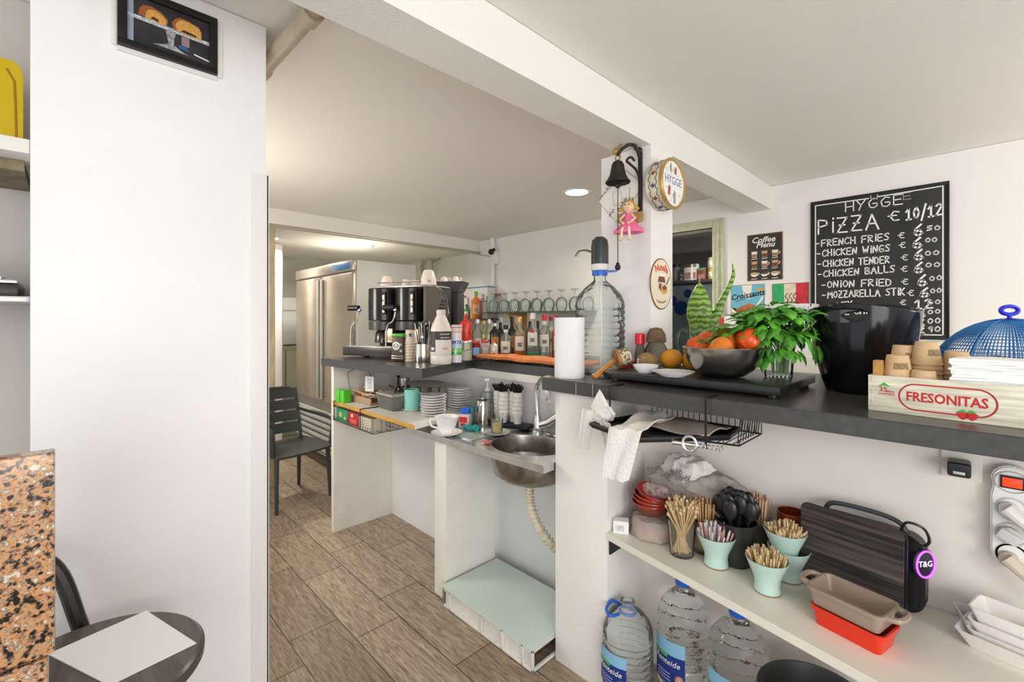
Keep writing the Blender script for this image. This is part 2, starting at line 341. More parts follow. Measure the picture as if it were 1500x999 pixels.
# stainless sink with round basin
bm = bmesh.new()
outer = [(-2.335, 1.425), (-1.303, 1.465), (-1.303, 1.925), (-2.335, 1.925)]
bc = (-1.575, 1.665); NR = 48
ring = [(bc[0]+.205*cos(2*pi*i/NR)*(1 if sin(2*pi*i/NR) > -.2 else 1.0), bc[1]+.18*sin(2*pi*i/NR)) for i in range(NR)]
ov = [bm.verts.new((x, y, ZS)) for x, y in outer]; rv = [bm.verts.new((x, y, ZS)) for x, y in ring]
es = [bm.edges.new((ov[i], ov[(i+1) % 4])) for i in range(4)]+[bm.edges.new((rv[i], rv[(i+1) % NR])) for i in range(NR)]
bmesh.ops.triangle_fill(bm, edges=es, use_beauty=True)
bmesh.ops.recalc_face_normals(bm, faces=bm.faces[:])
if bm.faces[0].normal.z < 0: bmesh.ops.reverse_faces(bm, faces=bm.faces[:])
mb = MB(); mb._add(bm)
for a, b in zip(outer, outer[1:]+outer[:1]): mb.quad([(a[0], a[1], ZS), (b[0], b[1], ZS), (b[0], b[1], ZS-.034), (a[0], a[1], ZS-.034)])
sink = mb.out('sink_unit', M('worn_steel', (.72, .73, .69), .26, 1, var=.12, vscale=20, bump=.05, bscale=30), sharp=20)
tag(sink, 'stainless steel sink worktop with round basin beside the white pier', 'sink')
MB().lathe([(1, 0), (.985, -.012), (.96, -.09), (.9, -.135), (.75, -.155), (.2, -.162), (0, -.162), (0, -.167), (.78, -.162), (.93, -.14), (.985, -.09), (1.01, -.01)], NR, loc=(bc[0], bc[1], ZS), mx=None).out('basin', M('basin_steel', (.36, .33, .30), .3, 1, var=.3, vscale=25), sink)
bs = sink.children[-1]
for v in bs.data.vertices: v.co.x = bc[0]+(v.co.x-bc[0])*.205; v.co.y = bc[1]+(v.co.y-bc[1])*.18
MB().cyl(.028, -.160, -.156, loc=(bc[0], bc[1], ZS)).out('drain', CHROME, sink)
for i in range(9): MB().box((-1.86+i*.05, 1.89, ZS), (-1.835+i*.05, 1.915, ZS+.003), .001).out('drainer_ridge', sink.data.materials[0], sink)
h = [Vector((bc[0], bc[1], ZS-.16)), Vector((bc[0], bc[1], ZS-.23))]
path = [(bc[0], bc[1], .70), (bc[0], bc[1], .63), (bc[0]+.015, bc[1]-.005, .57), (bc[0]+.06, bc[1]-.01, .50), (bc[0]+.13, bc[1]-.01, .44), (bc[0]+.20, bc[1], .40), (bc[0]+.245, bc[1], .385)]
def spline(pts, n=10):
    P = [Vector(p) for p in pts]; o = []
    for i in range(len(P)-1):
        a = P[max(i-1, 0)]; b = P[i]; c = P[i+1]; d = P[min(i+2, len(P)-1)]
        for k in range(n):
            t = k/n; o.append(.5*((2*b)+(c-a)*t+(2*a-5*b+4*c-d)*t*t+(3*b-a-3*c+d)*t**3))
    return o+[P[-1]]
sp = spline(path, 16); rr = [.021+.0035*(1 if (i//2) % 2 else -1) for i in range(len(sp))]
hose = MB().tube(sp, rr, 14).out('hose', M('cream_hose', (.72, .64, .50), .5, var=.2, vscale=40), None)
dp = T('drain_pipe', 'ribbed cream drain hose curving from under the sink basin', 'pipe', (0, 0, 0)); hose.parent = dp
MB().cyl(.024, .69, ZS-.163, loc=(bc[0], bc[1], 0), bev=.003).out('connector', M('aged_plastic', (.75, .70, .60), .5), dp)
# platform crate under the sink
A = atZ(650, 858, .10); B_ = atZ(800, 968, .10)
pl = T('platform_crate', 'low white plastic crate with green glass top under the sink', 'crate', (0, 0, 0))
x0, x1, y0_, y1_ = -1.955, -1.31, 1.405, 1.795
fm = MB()
for z in (.004, .085): fm.box((x0, y0_, z), (x1, y0_+.012, z+.014), .003).box((x0, y1_-.012, z), (x1, y1_, z+.014), .003).box((x0, y0_, z), (x0+.012, y1_, z+.014), .003).box((x1-.012, y0_, z), (x1, y1_, z+.014), .003)
for x in (x0, x0+.055, x0+.30, x1-.20, x1-.07, x1-.012): fm.box((x, y0_, .004), (x+.012, y0_+.012, .098), .003)
for y in (y0_, y0_+.19, y1_-.012): fm.box((x0, y, .004), (x0+.012, y+.012, .098), .003)
fm.box((x0+.01, y0_+.012, .01), (x1-.01, y0_+.018, .09))
fm.out('crate_frame', M('dirty_white_plastic', (.74, .73, .67), .55, var=.12, vscale=14), pl)
MB().box((x0-.005, y0_-.005, .100), (x1, y1_, .108), .002).out('glass_top', M('green_glass_sheet', (.60, .72, .66), .18, coat=.5, var=.05, vscale=4), pl)
# bay shelf
bsf = MB().prism([(-3.158, 1.338), (-2.115, 1.338), (-2.22, 1.925), (-3.158, 1.925)], ZV-.022, ZV).out('wooden_shelf', M('white_laminate', (.80, .77, .72), .4))
tag(bsf, 'white laminate shelf with raw wooden edge below the coffee counter', 'shelf')
MB().box((-3.158, 1.333, ZV-.023), (-2.115, 1.338, ZV+.001), .0005).out('edge_strip', M('orange_pine', (.66, .36, .08), .5, var=.3, vscale=12, stretch=(1, 8, 8)), bsf)
for o in (bsf, bsf.children[0]): pass
# shelf under the bar
us = MB().prism([(-1.028, 1.535), (.95, 1.135), (.95, 1.828), (-1.028, 1.828)], ZL-.026, ZL, bev=.001).out('bar_shelf', M('cream_laminate', (.80, .77, .68), .35, var=.04, vscale=5))
tag(us, 'cream laminate shelf under the bar holding cups and dishes', 'shelf')
MB().box((-1.0285, 1.55, ZL-.09), (-1.022, 1.63, ZL-.027), .001).box((-1.0285, 1.55, ZL-.033), (-.975, 1.63, ZL-.027), .001).out('hinge_bracket', M('dark_iron', (.05, .06, .06), .5, .6), us, label='dark iron corner bracket')

# ============================================================ LEFT SIDE
gm = bpy.data.materials.new('speckled_granite'); gm.use_nodes = True; nt = gm.node_tree; b = nt.nodes['Principled BSDF']
tc = nt.nodes.new('ShaderNodeTexCoord'); n1 = nt.nodes.new('ShaderNodeTexVoronoi'); n1.inputs['Scale'].default_value = 170; n0 = nt.nodes.new('ShaderNodeTexNoise'); n0.inputs['Scale'].default_value = 100; n0.inputs['Detail'].default_value = 4
nt.links.new(tc.outputs['Object'], n0.inputs['Vector']); nt.links.new(tc.outputs['Object'], n1.inputs['Vector'])
sm = nt.nodes.new('ShaderNodeMath'); sm.operation = 'MULTIPLY_ADD'; sm.inputs[1].default_value = .28
sc = nt.nodes.new('ShaderNodeSeparateColor'); nt.links.new(n1.outputs['Color'], sc.inputs[0]); nt.links.new(sc.outputs[0], sm.inputs[0]); nt.links.new(n0.outputs['Fac'], sm.inputs[2])
r = nt.nodes.new('ShaderNodeValToRGB'); r.color_ramp.interpolation = 'LINEAR'; e = r.color_ramp.elements
e[0].position = .46; e[0].color = (.012, .010, .009, 1); e[1].position = .86; e[1].color = (.62, .55, .46, 1)
for p, c in ((.52, (.10, .085, .075, 1)), (.57, (.36, .17, .075, 1)), (.66, (.55, .28, .13, 1)), (.74, (.50, .30, .15, 1)), (.80, (.16, .14, .12, 1))):
    q = e.new(p); q.color = c
nt.links.new(sm.outputs[0], r.inputs[0]); nt.links.new(r.outputs[0], b.inputs['Base Color']); b.inputs['Roughness'].default_value = .2
gs = MB().box((-1.10, -.32, .95), (-1.064, -.014, 1.281), .003).out('granite_slab', gm); tag(gs, 'upright orange and black speckled granite slab at the left edge', 'granite slab')
MB().box((-1.115, -.34, 0), (-1.060, -.022, .948), .003).out('lower_slab', gm, gs)
# framed cake picture on the pier
a = atX(172, 68, XL+.02); c = atX(319, 110, XL+.02); w = c.y-a.y; z0 = (a.z+c.z)/2+.005; hh = w*.74
pf = T('picture_frame', 'black framed photograph of sliced loaf cake on a glass stand', 'picture', (XL+.001, a.y, z0), rot=WX)
f = MB(); bw = .021
f.box((0, 0, 0), (w, bw, .020), .002).box((0, hh-bw, 0), (w, hh, .020), .002).box((0, bw, 0), (bw, hh-bw, .020), .002).box((w-bw, bw, 0), (w, hh-bw, .020), .002)
f.out('frame', M('black_frame', (.008, .008, .009), .3), pf)
MB().box((w, .0, 0), (w+.014, hh, .010), .002).box((-.012, 0, 0), (0, hh, .010), .002).box((0, -.012, 0), (w, 0, .008)).out('backing_board', M('white_plastic'), pf)
ph = MB().box((bw, bw, .004), (w-bw, hh-bw, .010)).out('photo_print', M('dark_photo', (.035, .035, .042), .25, var=.6, vscale=9), pf)
def piece(name, mb, mat): return mb.out(name, mat, ph)
iw = w-2*bw; ih = hh-2*bw
def PX(u, v): return (bw+u*iw, bw+v*ih)
piece('print_detail', MB().prism([PX(.0, .53), PX(1, .48), PX(1, .56), PX(0, .61)], .010, .0106), M('print_glass', (.55, .60, .66), .4, var=.5, vscale=160))
piece('print_detail', MB().prism([PX(0, 0), PX(.07, 0), PX(.07, 1), PX(0, 1)], .010, .0104), M('print_blue', (.30, .36, .46), .5))
def blob(u, v, pts): return [PX(u+x, v+y) for x, y in pts]
s1 = [(0, 0), (.02, .16), (.06, .24), (.16, .27), (.27, .22), (.35, .12), (.35, 0), (.30, -.04), (.1, .0)]
piece('print_detail', MB().prism(blob(.12, .62, s1), .0106, .0112), M('cake_crust', (.36, .10, .03), .6))
piece('print_detail', MB().prism(blob(.20, .60, [(x*.72, y*.86) for x, y in s1]), .0112, .0118), M('cake_crumb', (.72, .38, .09), .7, var=.3, vscale=300))
s2 = [(0, .0), (-.02, .14), (.02, .25), (.08, .31), (.2, .3), (.32, .25), (.36, .15), (.36, -.03), (.2, -.03)]
piece('print_detail', MB().prism(blob(.54, .57, s2), .0106, .0112), M('cake_crust'))
piece('print_detail', MB().prism(blob(.58, .57, [(x*.86, y*.9) for x, y in s2]), .0112, .0118), M('cake_crumb'))
piece('print_detail', MB().prism(blob(.63, .575, [(0, 0), (.2, -.02), (.2, .03), (.04, .06)]), .0118, .0122), M('cake_dark', (.06, .025, .012), .7))
piece('print_detail', MB().prism(blob(.26, .63, [(0, 0), (.1, -.03), (.1, .02), (.04, .06)]), .0118, .0122), M('cake_dark'))
st = [(-.05, 0), (-.065, .1), (-.05, .14), (.05, .14), (.065, .1), (.04, 0), (.035, -.16), (.12, -.24), (.22, -.29), (-.22, -.27), (-.1, -.22), (-.03, -.16)]
piece('print_detail', MB().prism(blob(.51, .38, st), .0106, .0110), M('print_stand', (.38, .38, .42), .3, var=.7, vscale=120))
piece('print_detail', MB().prism(blob(.8, .1, [(0, .05), (.2, 0), (.2, .03), (0, .08)]), .0106, .0110), M('print_white', (.75, .72, .75), .5))
piece('print_detail', MB().prism(blob(.6, .2, [(0, 0), (.14, -.03), (.1, .07), (0, .06)]), .0104, .0108), M('print_navy', (.03, .10, .32), .5))
piece('print_detail', MB().prism(blob(.64, .28, [(0, 0), (.1, -.01), (.1, .2), (0, .2)]), .0104, .0108), M('print_pink', (.30, .20, .22), .6))
# recess: shelf, amber panel, boxes
rs = MB().box((-2.05, -1.0, 1.925), (-1.70, -.068, 1.962), .003).out('recess_shelf', M('white_laminate')); tag(rs, 'white shelf board in the recess left of the white pier', 'shelf')
q = atX(14, 256, -1.80); MB().box((-2.05, q.y-.05, 1.895), (-1.78, q.y+.028, 1.925), .002).out('support_batten', M('aged_wood', (.26, .20, .12), .7, var=.3, vscale=20), rs)
ap = T('amber_panel', 'amber translucent round-topped plastic panel standing on the recess shelf', 'panel', (-1.83, -.085, 1.963))
prof = [(0, 0), (0, .20)]+[(-.026+.026*cos(t*pi/16), .20+.035*sin(t*pi/16)) for t in range(1, 9)]+[(-.5, .235), (-.5, 0)]
prof = [(max(p[0], -.5), p[1]) for p in prof]
MB().prism(prof, 0, .012, mx=Matrix.Rotation(pi/2, 4, 'Z') @ Matrix.Rotation(pi/2, 4, 'X')).out('panel', M('amber_acrylic', (.60, .42, .005), .12, var=.12, vscale=5, emit=None), ap)
MB().tube([(0.012, -.012, .01), (.012, -.014, .12), (.012, -.016, .18), (.012, -.03, .21)], .0025).out('seam', M('amber_dark', (.32, .15, .003), .3), ap)
MB().box((0.0, -.5, .0), (.014, 0, .006), .001).out('red_edge', M('red_edge_trim', (.5, .03, .01), .3), ap)
wr = MB().box((-2.05, -1.0, 1.545), (-1.72, -.068, 1.56), .002).out('metal_rail', M('satin_steel', (.55, .54, .53), .35, .8)); tag(wr, 'lower narrow metal ledge in the recess carrying a black box', 'ledge')
tb = T('receiver_box', 'flat black electronics box lying on the metal ledge in the recess', 'electronics box', (-1.75, -.09, 1.561))
MB().box((-.25, -.45, 0), (0, 0, .032), .003).out('case', BLACK, tb)
MB().box((-.25, -.45, .033), (.004, -.002, .042), .002).box((-.25, -.45, .042), (-.004, -.03, .052), .002).out('lid', M('satin_steel'), tb)
# round table, menu, chair
tx, ty, tr = -1.325, .03, .205
tb = T('cafe_table', 'small round dark wood cafe table beside the left pier', 'table', (tx, ty, 0))
MB().lathe([(0, .728), (tr-.006, .728), (tr, .733), (tr, .745), (tr-.006, .75), (0, .75)], 56).out('tabletop', M('dark_table_wood', (.11, .09, .075), .3, var=.35, vscale=10, stretch=(1, 9, 1)), tb)
MB().lathe([(tr, .722), (tr+.004, .726), (tr+.004, .740), (tr, .742)], 56).out('edge_band', M('table_band', (.07, .06, .055), .3), tb)
MB().cyl(.03, .02, .727).out('pedestal', BLKM, tb); MB().lathe([(0, 0), (.13, 0), (.13, .008), (.04, .025), (0, .025)], 32).out('base', BLKM, tb)
# paper menu, a folded sheet
pts = [(-1.452, .0), (-1.50, .155), (-1.262, .196), (-1.225, .055)]
mn = MB().prism([(-1.452, -.03), (-1.240, .062), (-1.262, .214), (-1.492, .146)], .7505, .7525).out('menu_sheet', PAPER); tag(mn, 'blank white folded paper menu lying on the round table', 'paper')
ch = T('metal_chair', 'dark tube armchair half hidden behind the granite slab', 'chair', (-1.56, -.20, 0))
mbk = (.035, .03, .03)
TUBE = M('dark_tube', mbk, .3, .5)
arm = spline([(-.04, -.2, .94), (-.04, .05, .94), (-.037, .165, .905), (-.012, .215, .77), (.0, .235, .60), (.01, .24, .0)], 8)
MB().tube(arm, .017, 10).out('arm_frame', TUBE, ch)
MB().tube([(p[0], -.40-p[1], p[2]) for p in arm], .017, 10).out('arm_frame', TUBE, ch)
MB().box((-.06, -.62, .43), (.30, .14, .46), .012).out('seat', TUBE, ch)
for y in (-.58, .08): MB().cyl(.012, 0, .44, loc=(.26, y, 0)).out('leg', TUBE, ch)

# ============================================================ PIPE, CEILING PLATE, LAMPS
pp = T('ceiling_pipe', 'beige plastic pipe with elbow crossing below the ceiling', 'pipe', (0, 0, 0))
PV = M('beige_pvc', (.55, .47, .34), .45, var=.12, vscale=12)
e0 = atZ(383, 104, 2.415); e1 = atZ(456, 20, 2.43); e2 = Vector((-1.235, .62, 2.445))
MB().tube([e0+(e0-e1)*.35, e1], .026, 16).out('pipe_run', PV, pp)
MB().tube(spline([e1, e1+(e1-e0).normalized()*.05+Vector((0, .012, .008)), e2], 8), .026, 16).out('elbow', PV, pp)
d = (e1-e0).normalized(); MB().tube([e1-d*.03, e1+d*.02], .033, 16).out('collar', PV, pp); MB().tube([e0-d*.01, e0+d*.02], .033, 16).out('collar', PV, pp)
q = atZ(572, 52, ZC); vp = MB().box((-.05, -.085, -.012), (.05, .085, 0), .003).out('vent_plate', M('vent_grey', (.22, .21, .19), .6), loc=(-1.285, atZ(575, 52, 2.45).y, ZC-.001)); tag(vp, 'small dark vent plate on the ceiling beside the beam', 'vent')
def lamp(px, py, z, pw, label):
    p = atZ(px, py, z); t = T('downlight', label, 'ceiling light', (p.x, p.y, z), group=None)
    MB().lathe([(.082, -.001), (.115, -.001), (.115, -.008), (.105, -.011), (.085, -.006)], 40).out('rim', WHITE, t)
    MB().lathe([(0, -.003), (.084, -.003), (.084, -.005), (0, -.005)], 36).out('diffuser', M('lamp_glow', (1, 1, 1), .5, emit=(1, .95, .82), es=6), t)
    l = bpy.data.lights.new('lamp', 'AREA'); l.shape = 'DISK'; l.size = .16; l.energy = pw; l.color = (1, .93, .80); l.spread = radians(160)
    o = bpy.data.objects.new('bulb', l); COL.objects.link(o); o.parent = t; o.location = (0, 0, -.02)
lamp(845, 281, ZC, 16, 'round glowing ceiling downlight in front of the pillar bell')
lamp(533, 360, 2.347, 26, 'round glowing downlight above the steel fridge')
lamp(394, 348, 2.347, 20, 'round glowing downlight at the edge of the left pier')
for k, (x, y, pw) in enumerate(((-2.5, 1.0, 20), (.5, 1.0, 22), (.4, 2.9, 20))):
    pass

# ============================================================ KITCHEN END
cn = MB()
for dz, dy in ((-.012, 0), (-.03, .0)):
    cn.tube([(-4.335, 1.0, 2.347+dz), (-4.335, 3.69, 2.347+dz)], .007, 8)
cn.tube([(-4.33, 2.9, 2.31), (-4.2, 3.3, 2.29), (-4.15, 3.69, 2.27)], .006, 6)
cn = cn.out('conduit', M('conduit_grey', (.45, .42, .36), .5)); tag(cn, 'thin grey conduits running along the lower ceiling edge', 'conduit')
fz = T('fridge', 'tall stainless steel two-door fridge behind the coffee counter', 'fridge', (-5.39, 1.85, 0))
FS = M('fridge_steel', (.60, .52, .44), .27, .85, var=.1, vscale=3, stretch=(1, 1, 3)); FS2 = M('fridge_side', (.66, .66, .62), .45, .35, var=.06, vscale=3)
fw = 1.444
MB().box((0, .04, .10), (fw, .66, 2.043), .006).out('body', FS2, fz)
for i in range(2): d_ = MB().box((.015+i*(fw/2), 0, .67), (fw/2-.012+i*(fw/2-.003), .042, 1.93), .008).out('door', FS, fz); MB().box((.655 if i == 0 else .755, -.02, .70), (.675 if i == 0 else .775, -.001, 1.9), .004).out('handle', FS2, d_)
MB().box((0, -.004, 1.945), (fw, .042, 2.043), .006).out('header_panel', FS, fz)
MB().box((fw-.44, -.007, 1.965), (fw-.05, -.003, 2.025), .002).out('control_badge', M('blue_badge', (.03, .18, .42), .3), fz, label='blue control display')
MB().box((.0, .03, .12), (fw, .04, .66)).out('base_panel', M('fridge_gap', (.30, .28, .25), .5), fz)
lv = MB()
for i in range(7): lv.box((.02, .002, .16+i*.062), (fw-.02, .03, .195+i*.062), .004)
lv.out('vent_louvre', FS2, fz)
for x in (.05, fw-.05):
    for y in (.1, .6): MB().cyl(.02, 0, .10, loc=(x, y, 0)).out('foot', BLACK, fz)
wb = T('white_panel', 'white board leaning on the wall above the green cabinet', 'board', (-6.48, 2.28, 1.22)); MB().box((-.012, -.35, 0), (.0, .35, .62), .003).out('panel', M('white_plastic'), wb, rot=(0, .0, 0)); MB().box((0, -.35, .44), (.006, .35, .46)).out('rail', M('satin_steel'), wb)
for o in (wb,): o.location = (-6.40, 2.05, 1.17)
gc = T('green_cabinet', 'pale green low cabinet at the far kitchen wall', 'cabinet', (-6.49, 1.5, 0))
MB().box((0, 0, 0), (.30, 1.5, 1.15), .006).out('body', M('pale_green_lacquer', (.42, .43, .30), .5), gc)
for i in range(3): MB().box((.301, .02+i*.49, .08), (.318, .49+i*.49, 1.1), .006).out('door', M('pale_green_door', (.50, .50, .36), .5), gc)
# black slatted armchair
PC = M('black_green_plastic', (.045, .052, .050), .38)
ac = T('armchair', 'black plastic slatted armchair standing in the kitchen doorway', 'chair', (-4.02, 1.33, 0), rz=radians(12))
def cu(x, y): return .012*((y/.24)**2)
MB().grid(lambda u, v: Vector((-.24+.50*u, -.245+.49*v, .445+.010*((v-.5)*2)**2-.03*max(0, u-.8)*2)), 12, 12, .018).out('seat', PC, ac)
bk = MB()
for i in range(4):
    z = .50+i*.098
    bk.grid(lambda u, v, z=z: Vector((-.23-(z+v*.085-.45)*.22-.05*(1-((u-.5)*2)**2)+.04, -.235+.47*u, z+v*.085)), 14, 3, .014)
bk.out('backrest', PC, ac, label='backrest of four wide slats')
fr = MB()
for s in (-1, 1): fr.tube(spline([(-.22, s*.235, .44), (-.25, s*.238, .60), (-.30, s*.236, .80), (-.33, s*.20, .87), (-.345, s*.1, .885)], 6), .015, 8)
fr.tube([(-.345, -.1, .885), (-.345, .1, .885)], .015, 8); fr.out('back_frame', PC, ac)
for s in (-1, 1):
    MB().tube(spline([(-.275, s*.245, .70), (-.1, s*.27, .675), (.12, s*.275, .665), (.2, s*.27, .645), (.215, s*.262, .58), (.2, s*.25, .44)], 6), .020, 8).out('armrest', PC, ac)
for x, y in ((.20, -.22), (.20, .22), (-.22, -.22), (-.22, .22)):
    MB().tube([(x, y, .445), (x*1.12, y*1.06, 0)], .020, 8, r2=.014).out('leg', PC, ac)
cm = T('wall_sensor', 'small white wall device with black knob on the pipe', 'sensor', atY(724, 375, 3.66)); 
MB().box((-.04, -.03, -.10), (.05, .035, .055), .012).out('housing', WPLA, cm)
MB().ball(.035, (-.0, -.05, .045)).ball(.02, (.045, -.05, .065)).out('knob', BLACK, cm)
wp = MB().cyl(.032, 1.3, ZC, loc=(atY(722, 400, 3.665).x, 3.66, 0)).out('wall_pipe', M('white_pipe', (.86, .80, .78), .4)); tag(wp, 'white vertical pipe on the back wall left of the glass shelf', 'pipe')

# ============================================================ PILLAR: BELL, FIGURINE, TIN, SIGNS
IRON = M('old_iron', (.045, .04, .036), .55, .6, bump=.4, bscale=120)
GOLD = M('old_gold', (.42, .27, .08), .5, .35, var=.3, vscale=40)
bl = atY(905, 268, 1.83); bx = bl.x
be = T('hanging_bell', 'dark iron bell on a scrolled bracket on the grey pillar face', 'bell', (bx, 1.83, bl.z))
MB().lathe([(.056, 0), (.058, .004), (.048, .016), (.038, .035), (.032, .06), (.028, .085), (.020, .098), (.006, .104), (0, .104), (0, .098), (.018, .090), (.027, .06), (.034, .033), (.046, .012), (.052, .0)], 32).out('bell_cup', IRON, be)
MB().ball(.013, (0, 0, -.012)).tube([(0, 0, .09), (0, 0, -.01)], .004).out('clapper', IRON, be)
MB().tube([(0, 0, -.02), (0, 0, -.385)], .0022, 6).out('pull_cord', M('cord_brown', (.07, .05, .04), .8), be)
MB().ball(.014, (0, 0, -.392), (1, 1, 1.1), 8).ball(.008, (.0, 0, -.376)).out('cord_knob', IRON, be)
bk = MB().box((.055, .084, -.16), (.073, .099, .15), .004).tube(spline([(.064, .088, .12), (.063, .05, .165), (.05, .02, .17), (.02, .0, .15), (0, 0, .125)], 8), .008, 8)
bk.tube(spline([(.064, .09, .02), (.06, .06, .06), (.05, .03, .08), (.035, .02, .10), (.05, .03, .115), (.058, .05, .10)], 6), .006, 8)
bk.tube(spline([(.05, .05, .17), (.03, .05, .20), (.04, .05, .215), (.055, .05, .19), (.06, .05, .15)], 6), .005, 8).ball(.016, (.064, .08, .155), n=10)
bk.out('bracket', IRON, be)
MB().torus if False else None
rg = MB().tube([(.013*cos(a*pi/8), 0, .118+.013*sin(a*pi/8)) for a in range(16)], .004, 8, closed=True).ball(.014, (-.012, 0, .15), (1, .8, 1.2), 10).ball(.01, (.012, 0, .165)).out('hanger_ring', GOLD, be)
cx, cz = atY(908, 291, 1.928).x, atY(908, 291, 1.928).z
dm = T('diamond_note', 'white square paper note turned on its corner behind the bell', 'paper', (cx, 1.927, cz), rot=(pi/2, radians(0), 0))
hs = .118
MB().prism([(-hs*1.05, .01), (-.02, -hs*.95), (hs*1.12, .04), (.03, hs*1.1)], 0, .001).out('sheet', M('cream_card', (.80, .77, .73), .8), dm)
ln = MB().strokes([[(-hs*1.05, .01), (-.02, -hs*.95), (hs*1.12, .04), (.03, hs*1.1), (-hs*1.05, .01)], [(-.04, .03), (-.03, -.03), (.02, -.02), (.0, .05), (-.04, .03)]], .0015, .001).out('outline', M('grey_ink', (.25, .23, .2), .8), dm)
text('H Y G G E', .020, INK, dm, (-.088, .045, .0012), (0, 0, radians(48)))
scribble(dm, INK, -.03, .03, 0, .02, (.012, -.035, .0012), (0, 0, radians(48)), .003, 3)
scribble(dm, INK, -.02, .02, 0, .018, (-.045, -.062, .0012), (0, 0, radians(48)), .003, 4)
# fairy doll
fz_ = atY(921, 318, 1.865)
fa = T('fairy_figurine', 'small winged doll figurine in a pink dress hanging under the bell', 'figurine', (fz_.x, 1.865, fz_.z), rz=radians(14))
SKIN = M('doll_skin', (.80, .55, .36), .5)
MB().ball(.027, (0, 0, .047), (1, .95, 1.05), 20).lathe([(.009, .0), (.008, .024), (0, .024)], 12).out('head', SKIN, fa)
hr = MB().ball(.029, (0, .006, .052), (1.04, .95, 1.0), 16, fn=lambda c: 1+.05*sin(9*c.x)*cos(8*c.z))
for s in (-1, 1): hr.ball(.010, (s*.034, .004, .040), (1, .8, 1), 10).ball(.006, (s*.043, .004, .036), n=8)
hr.out('hair', M('doll_hair', (.62, .36, .05), .6), fa)
for s in (-1, 1): MB().ball(.0028, (s*.009, -.026, .053), n=8).out('eye', INK, fa)
MB().ball(.003, (0, -.028, .047), n=8).out('nose', SKIN, fa); MB().tube([(-.006, -.0258, .038), (0, -.0265, .0365), (.006, -.0258, .038)], .001, 5).out('mouth', M('doll_lip', (.6, .15, .12), .5), fa)
cr = MB()
for i in range(6):
    a = 2*pi*i/6; cr.lathe([(.006, 0), (0, .022)], 6, loc=(.018*cos(a), .004+.018*sin(a), .073))
cr.lathe([(.021, .066), (.022, .076), (.019, .076), (.019, .066)], 20, loc=(0, .004, 0)).out('crown', GOLD, fa)
MB().lathe([(.008, .020), (.014, .012), (.020, -.004), (.034, -.030), (.056, -.052), (.066, -.066), (.064, -.074), (.050, -.068), (.02, -.06), (0, -.058)], 40, shape=lambda a, z: 1+.10*max(0, (-.0-z)/.07)*sin(a*6), sy=.72).out('dress', M('pink_dress', (.86, .17, .37), .5), fa)
for s in (-1, 1):
    MB().grid(lambda u, v, s=s: Vector((s*(.010+.050*u), .024+.004*u, -.010+.062*(v-.45)*(1-.3*u)+.012*u)), 6, 6, .004).out('wing', GOLD, fa)
    MB().tube([(s*.013, -.034, -.052), (s*.016, -.050, -.062), (s*.018, -.050, -.085), (s*.019, -.048, -.106)], .0062, 8).ball(.011, (s*.020, -.056, -.110), (.9, 1.5, .75), 10).out('leg', M('doll_leg', (.82, .66, .48), .5), fa)
    MB().tube([(s*.016, -.008, .012), (s*.036, -.02, -.012), (s*.018, -.04, -.032)], .0055, 8).ball(.007, (s*.012, -.043, -.035), n=8).out('arm', SKIN, fa)
MB().tube([(0, .004, .075), (.002, .010, .14)], .0012, 5).out('hanging_thread', INK, fa)
# round tin on the pillar side
tn = T('round_tin', 'round biscuit tin lid reading HYGGE mounted on the white pillar', 'tin', (-1.052, 1.985, 2.122), rot=WX)
R_ = .113
tinside = M('tin_side', (.68, .62, .48), .4, var=.12, vscale=60)
MB().lathe([(0, 0), (R_-.004, 0), (R_-.002, .004), (R_-.002, .070), (0, .070)], 48).out('drum', tinside, tn)
for z in (.020, .053): MB().tube([((R_-.001)*cos(2*pi*i/144), (R_-.001)*sin(2*pi*i/144), z+.004*sin(i*2*pi*20/144)) for i in range(144)], .0016, 5, closed=True).out('wave_line', M('tin_ink', (.06, .09, .12), .5), tn)
for i in range(12):
    a = 2*pi*i/12+.2; MB().box((-.001, -.008, -.008), (.001, .008, .008), mx=Matrix.Translation(((R_-.001)*cos(a), (R_-.001)*sin(a), .037)) @ Matrix.Rotation(a, 4, 'Z') @ Matrix.Rotation(.7, 4, 'X')).out('side_motif', M('tin_brown', (.28, .07, .03), .5) if i % 2 else M('tin_ink'), tn)
MB().lathe([(R_-.004, .066), (R_+.003, .070), (R_+.004, .082), (R_, .086), (R_-.010, .084), (R_-.012, .080)], 48).out('rim', M('tin_gold', (.50, .33, .10), .35, .5), tn)
MB().lathe([(0, .078), (R_-.010, .078), (R_-.010, .081), (0, .081)], 48).out('face', M('tin_face', (.86, .86, .83), .45), tn)
text('HYGGE', .052, M('tin_blue', (.10, .15, .38), .5), tn, (.0, .012, .0812), sx=.95)
MB().prism([(.012, .048), (.030, .044), (.034, .074), (.026, .084), (.014, .070)], .081, .0816).prism([(-.055, -.055), (-.035, -.06), (-.025, -.02), (-.045, -.012)], .081, .0816).out('face_motif', M('tin_red', (.45, .09, .06), .5), tn)
MB().prism([(-.03, .05), (-.018, .05), (-.016, .085), (-.026, .092), (-.034, .07)], .081, .0816).prism([(.0, -.09), (.02, -.09), (.024, -.04), (.01, -.028), (-.002, -.05)], .081, .0816).out('face_motif', M('tin_green', (.30, .34, .26), .5), tn)
mk = MB(); rn = random.Random(3)
for i in range(26):
    a = rn.uniform(0, 2*pi); q = rn.uniform(.05, .094); x, y = q*cos(a), q*sin(a)
    if abs(y-.012) < .03: continue
    mk.strokes([[(x, y), (x+rn.uniform(-.012, .012), y+rn.uniform(-.01, .01)), (x+rn.uniform(-.014, .014), y+rn.uniform(-.014, .014))]], .002, .081)
mk.out('face_doodle', M('tin_doodle', (.45, .44, .42), .6), tn)
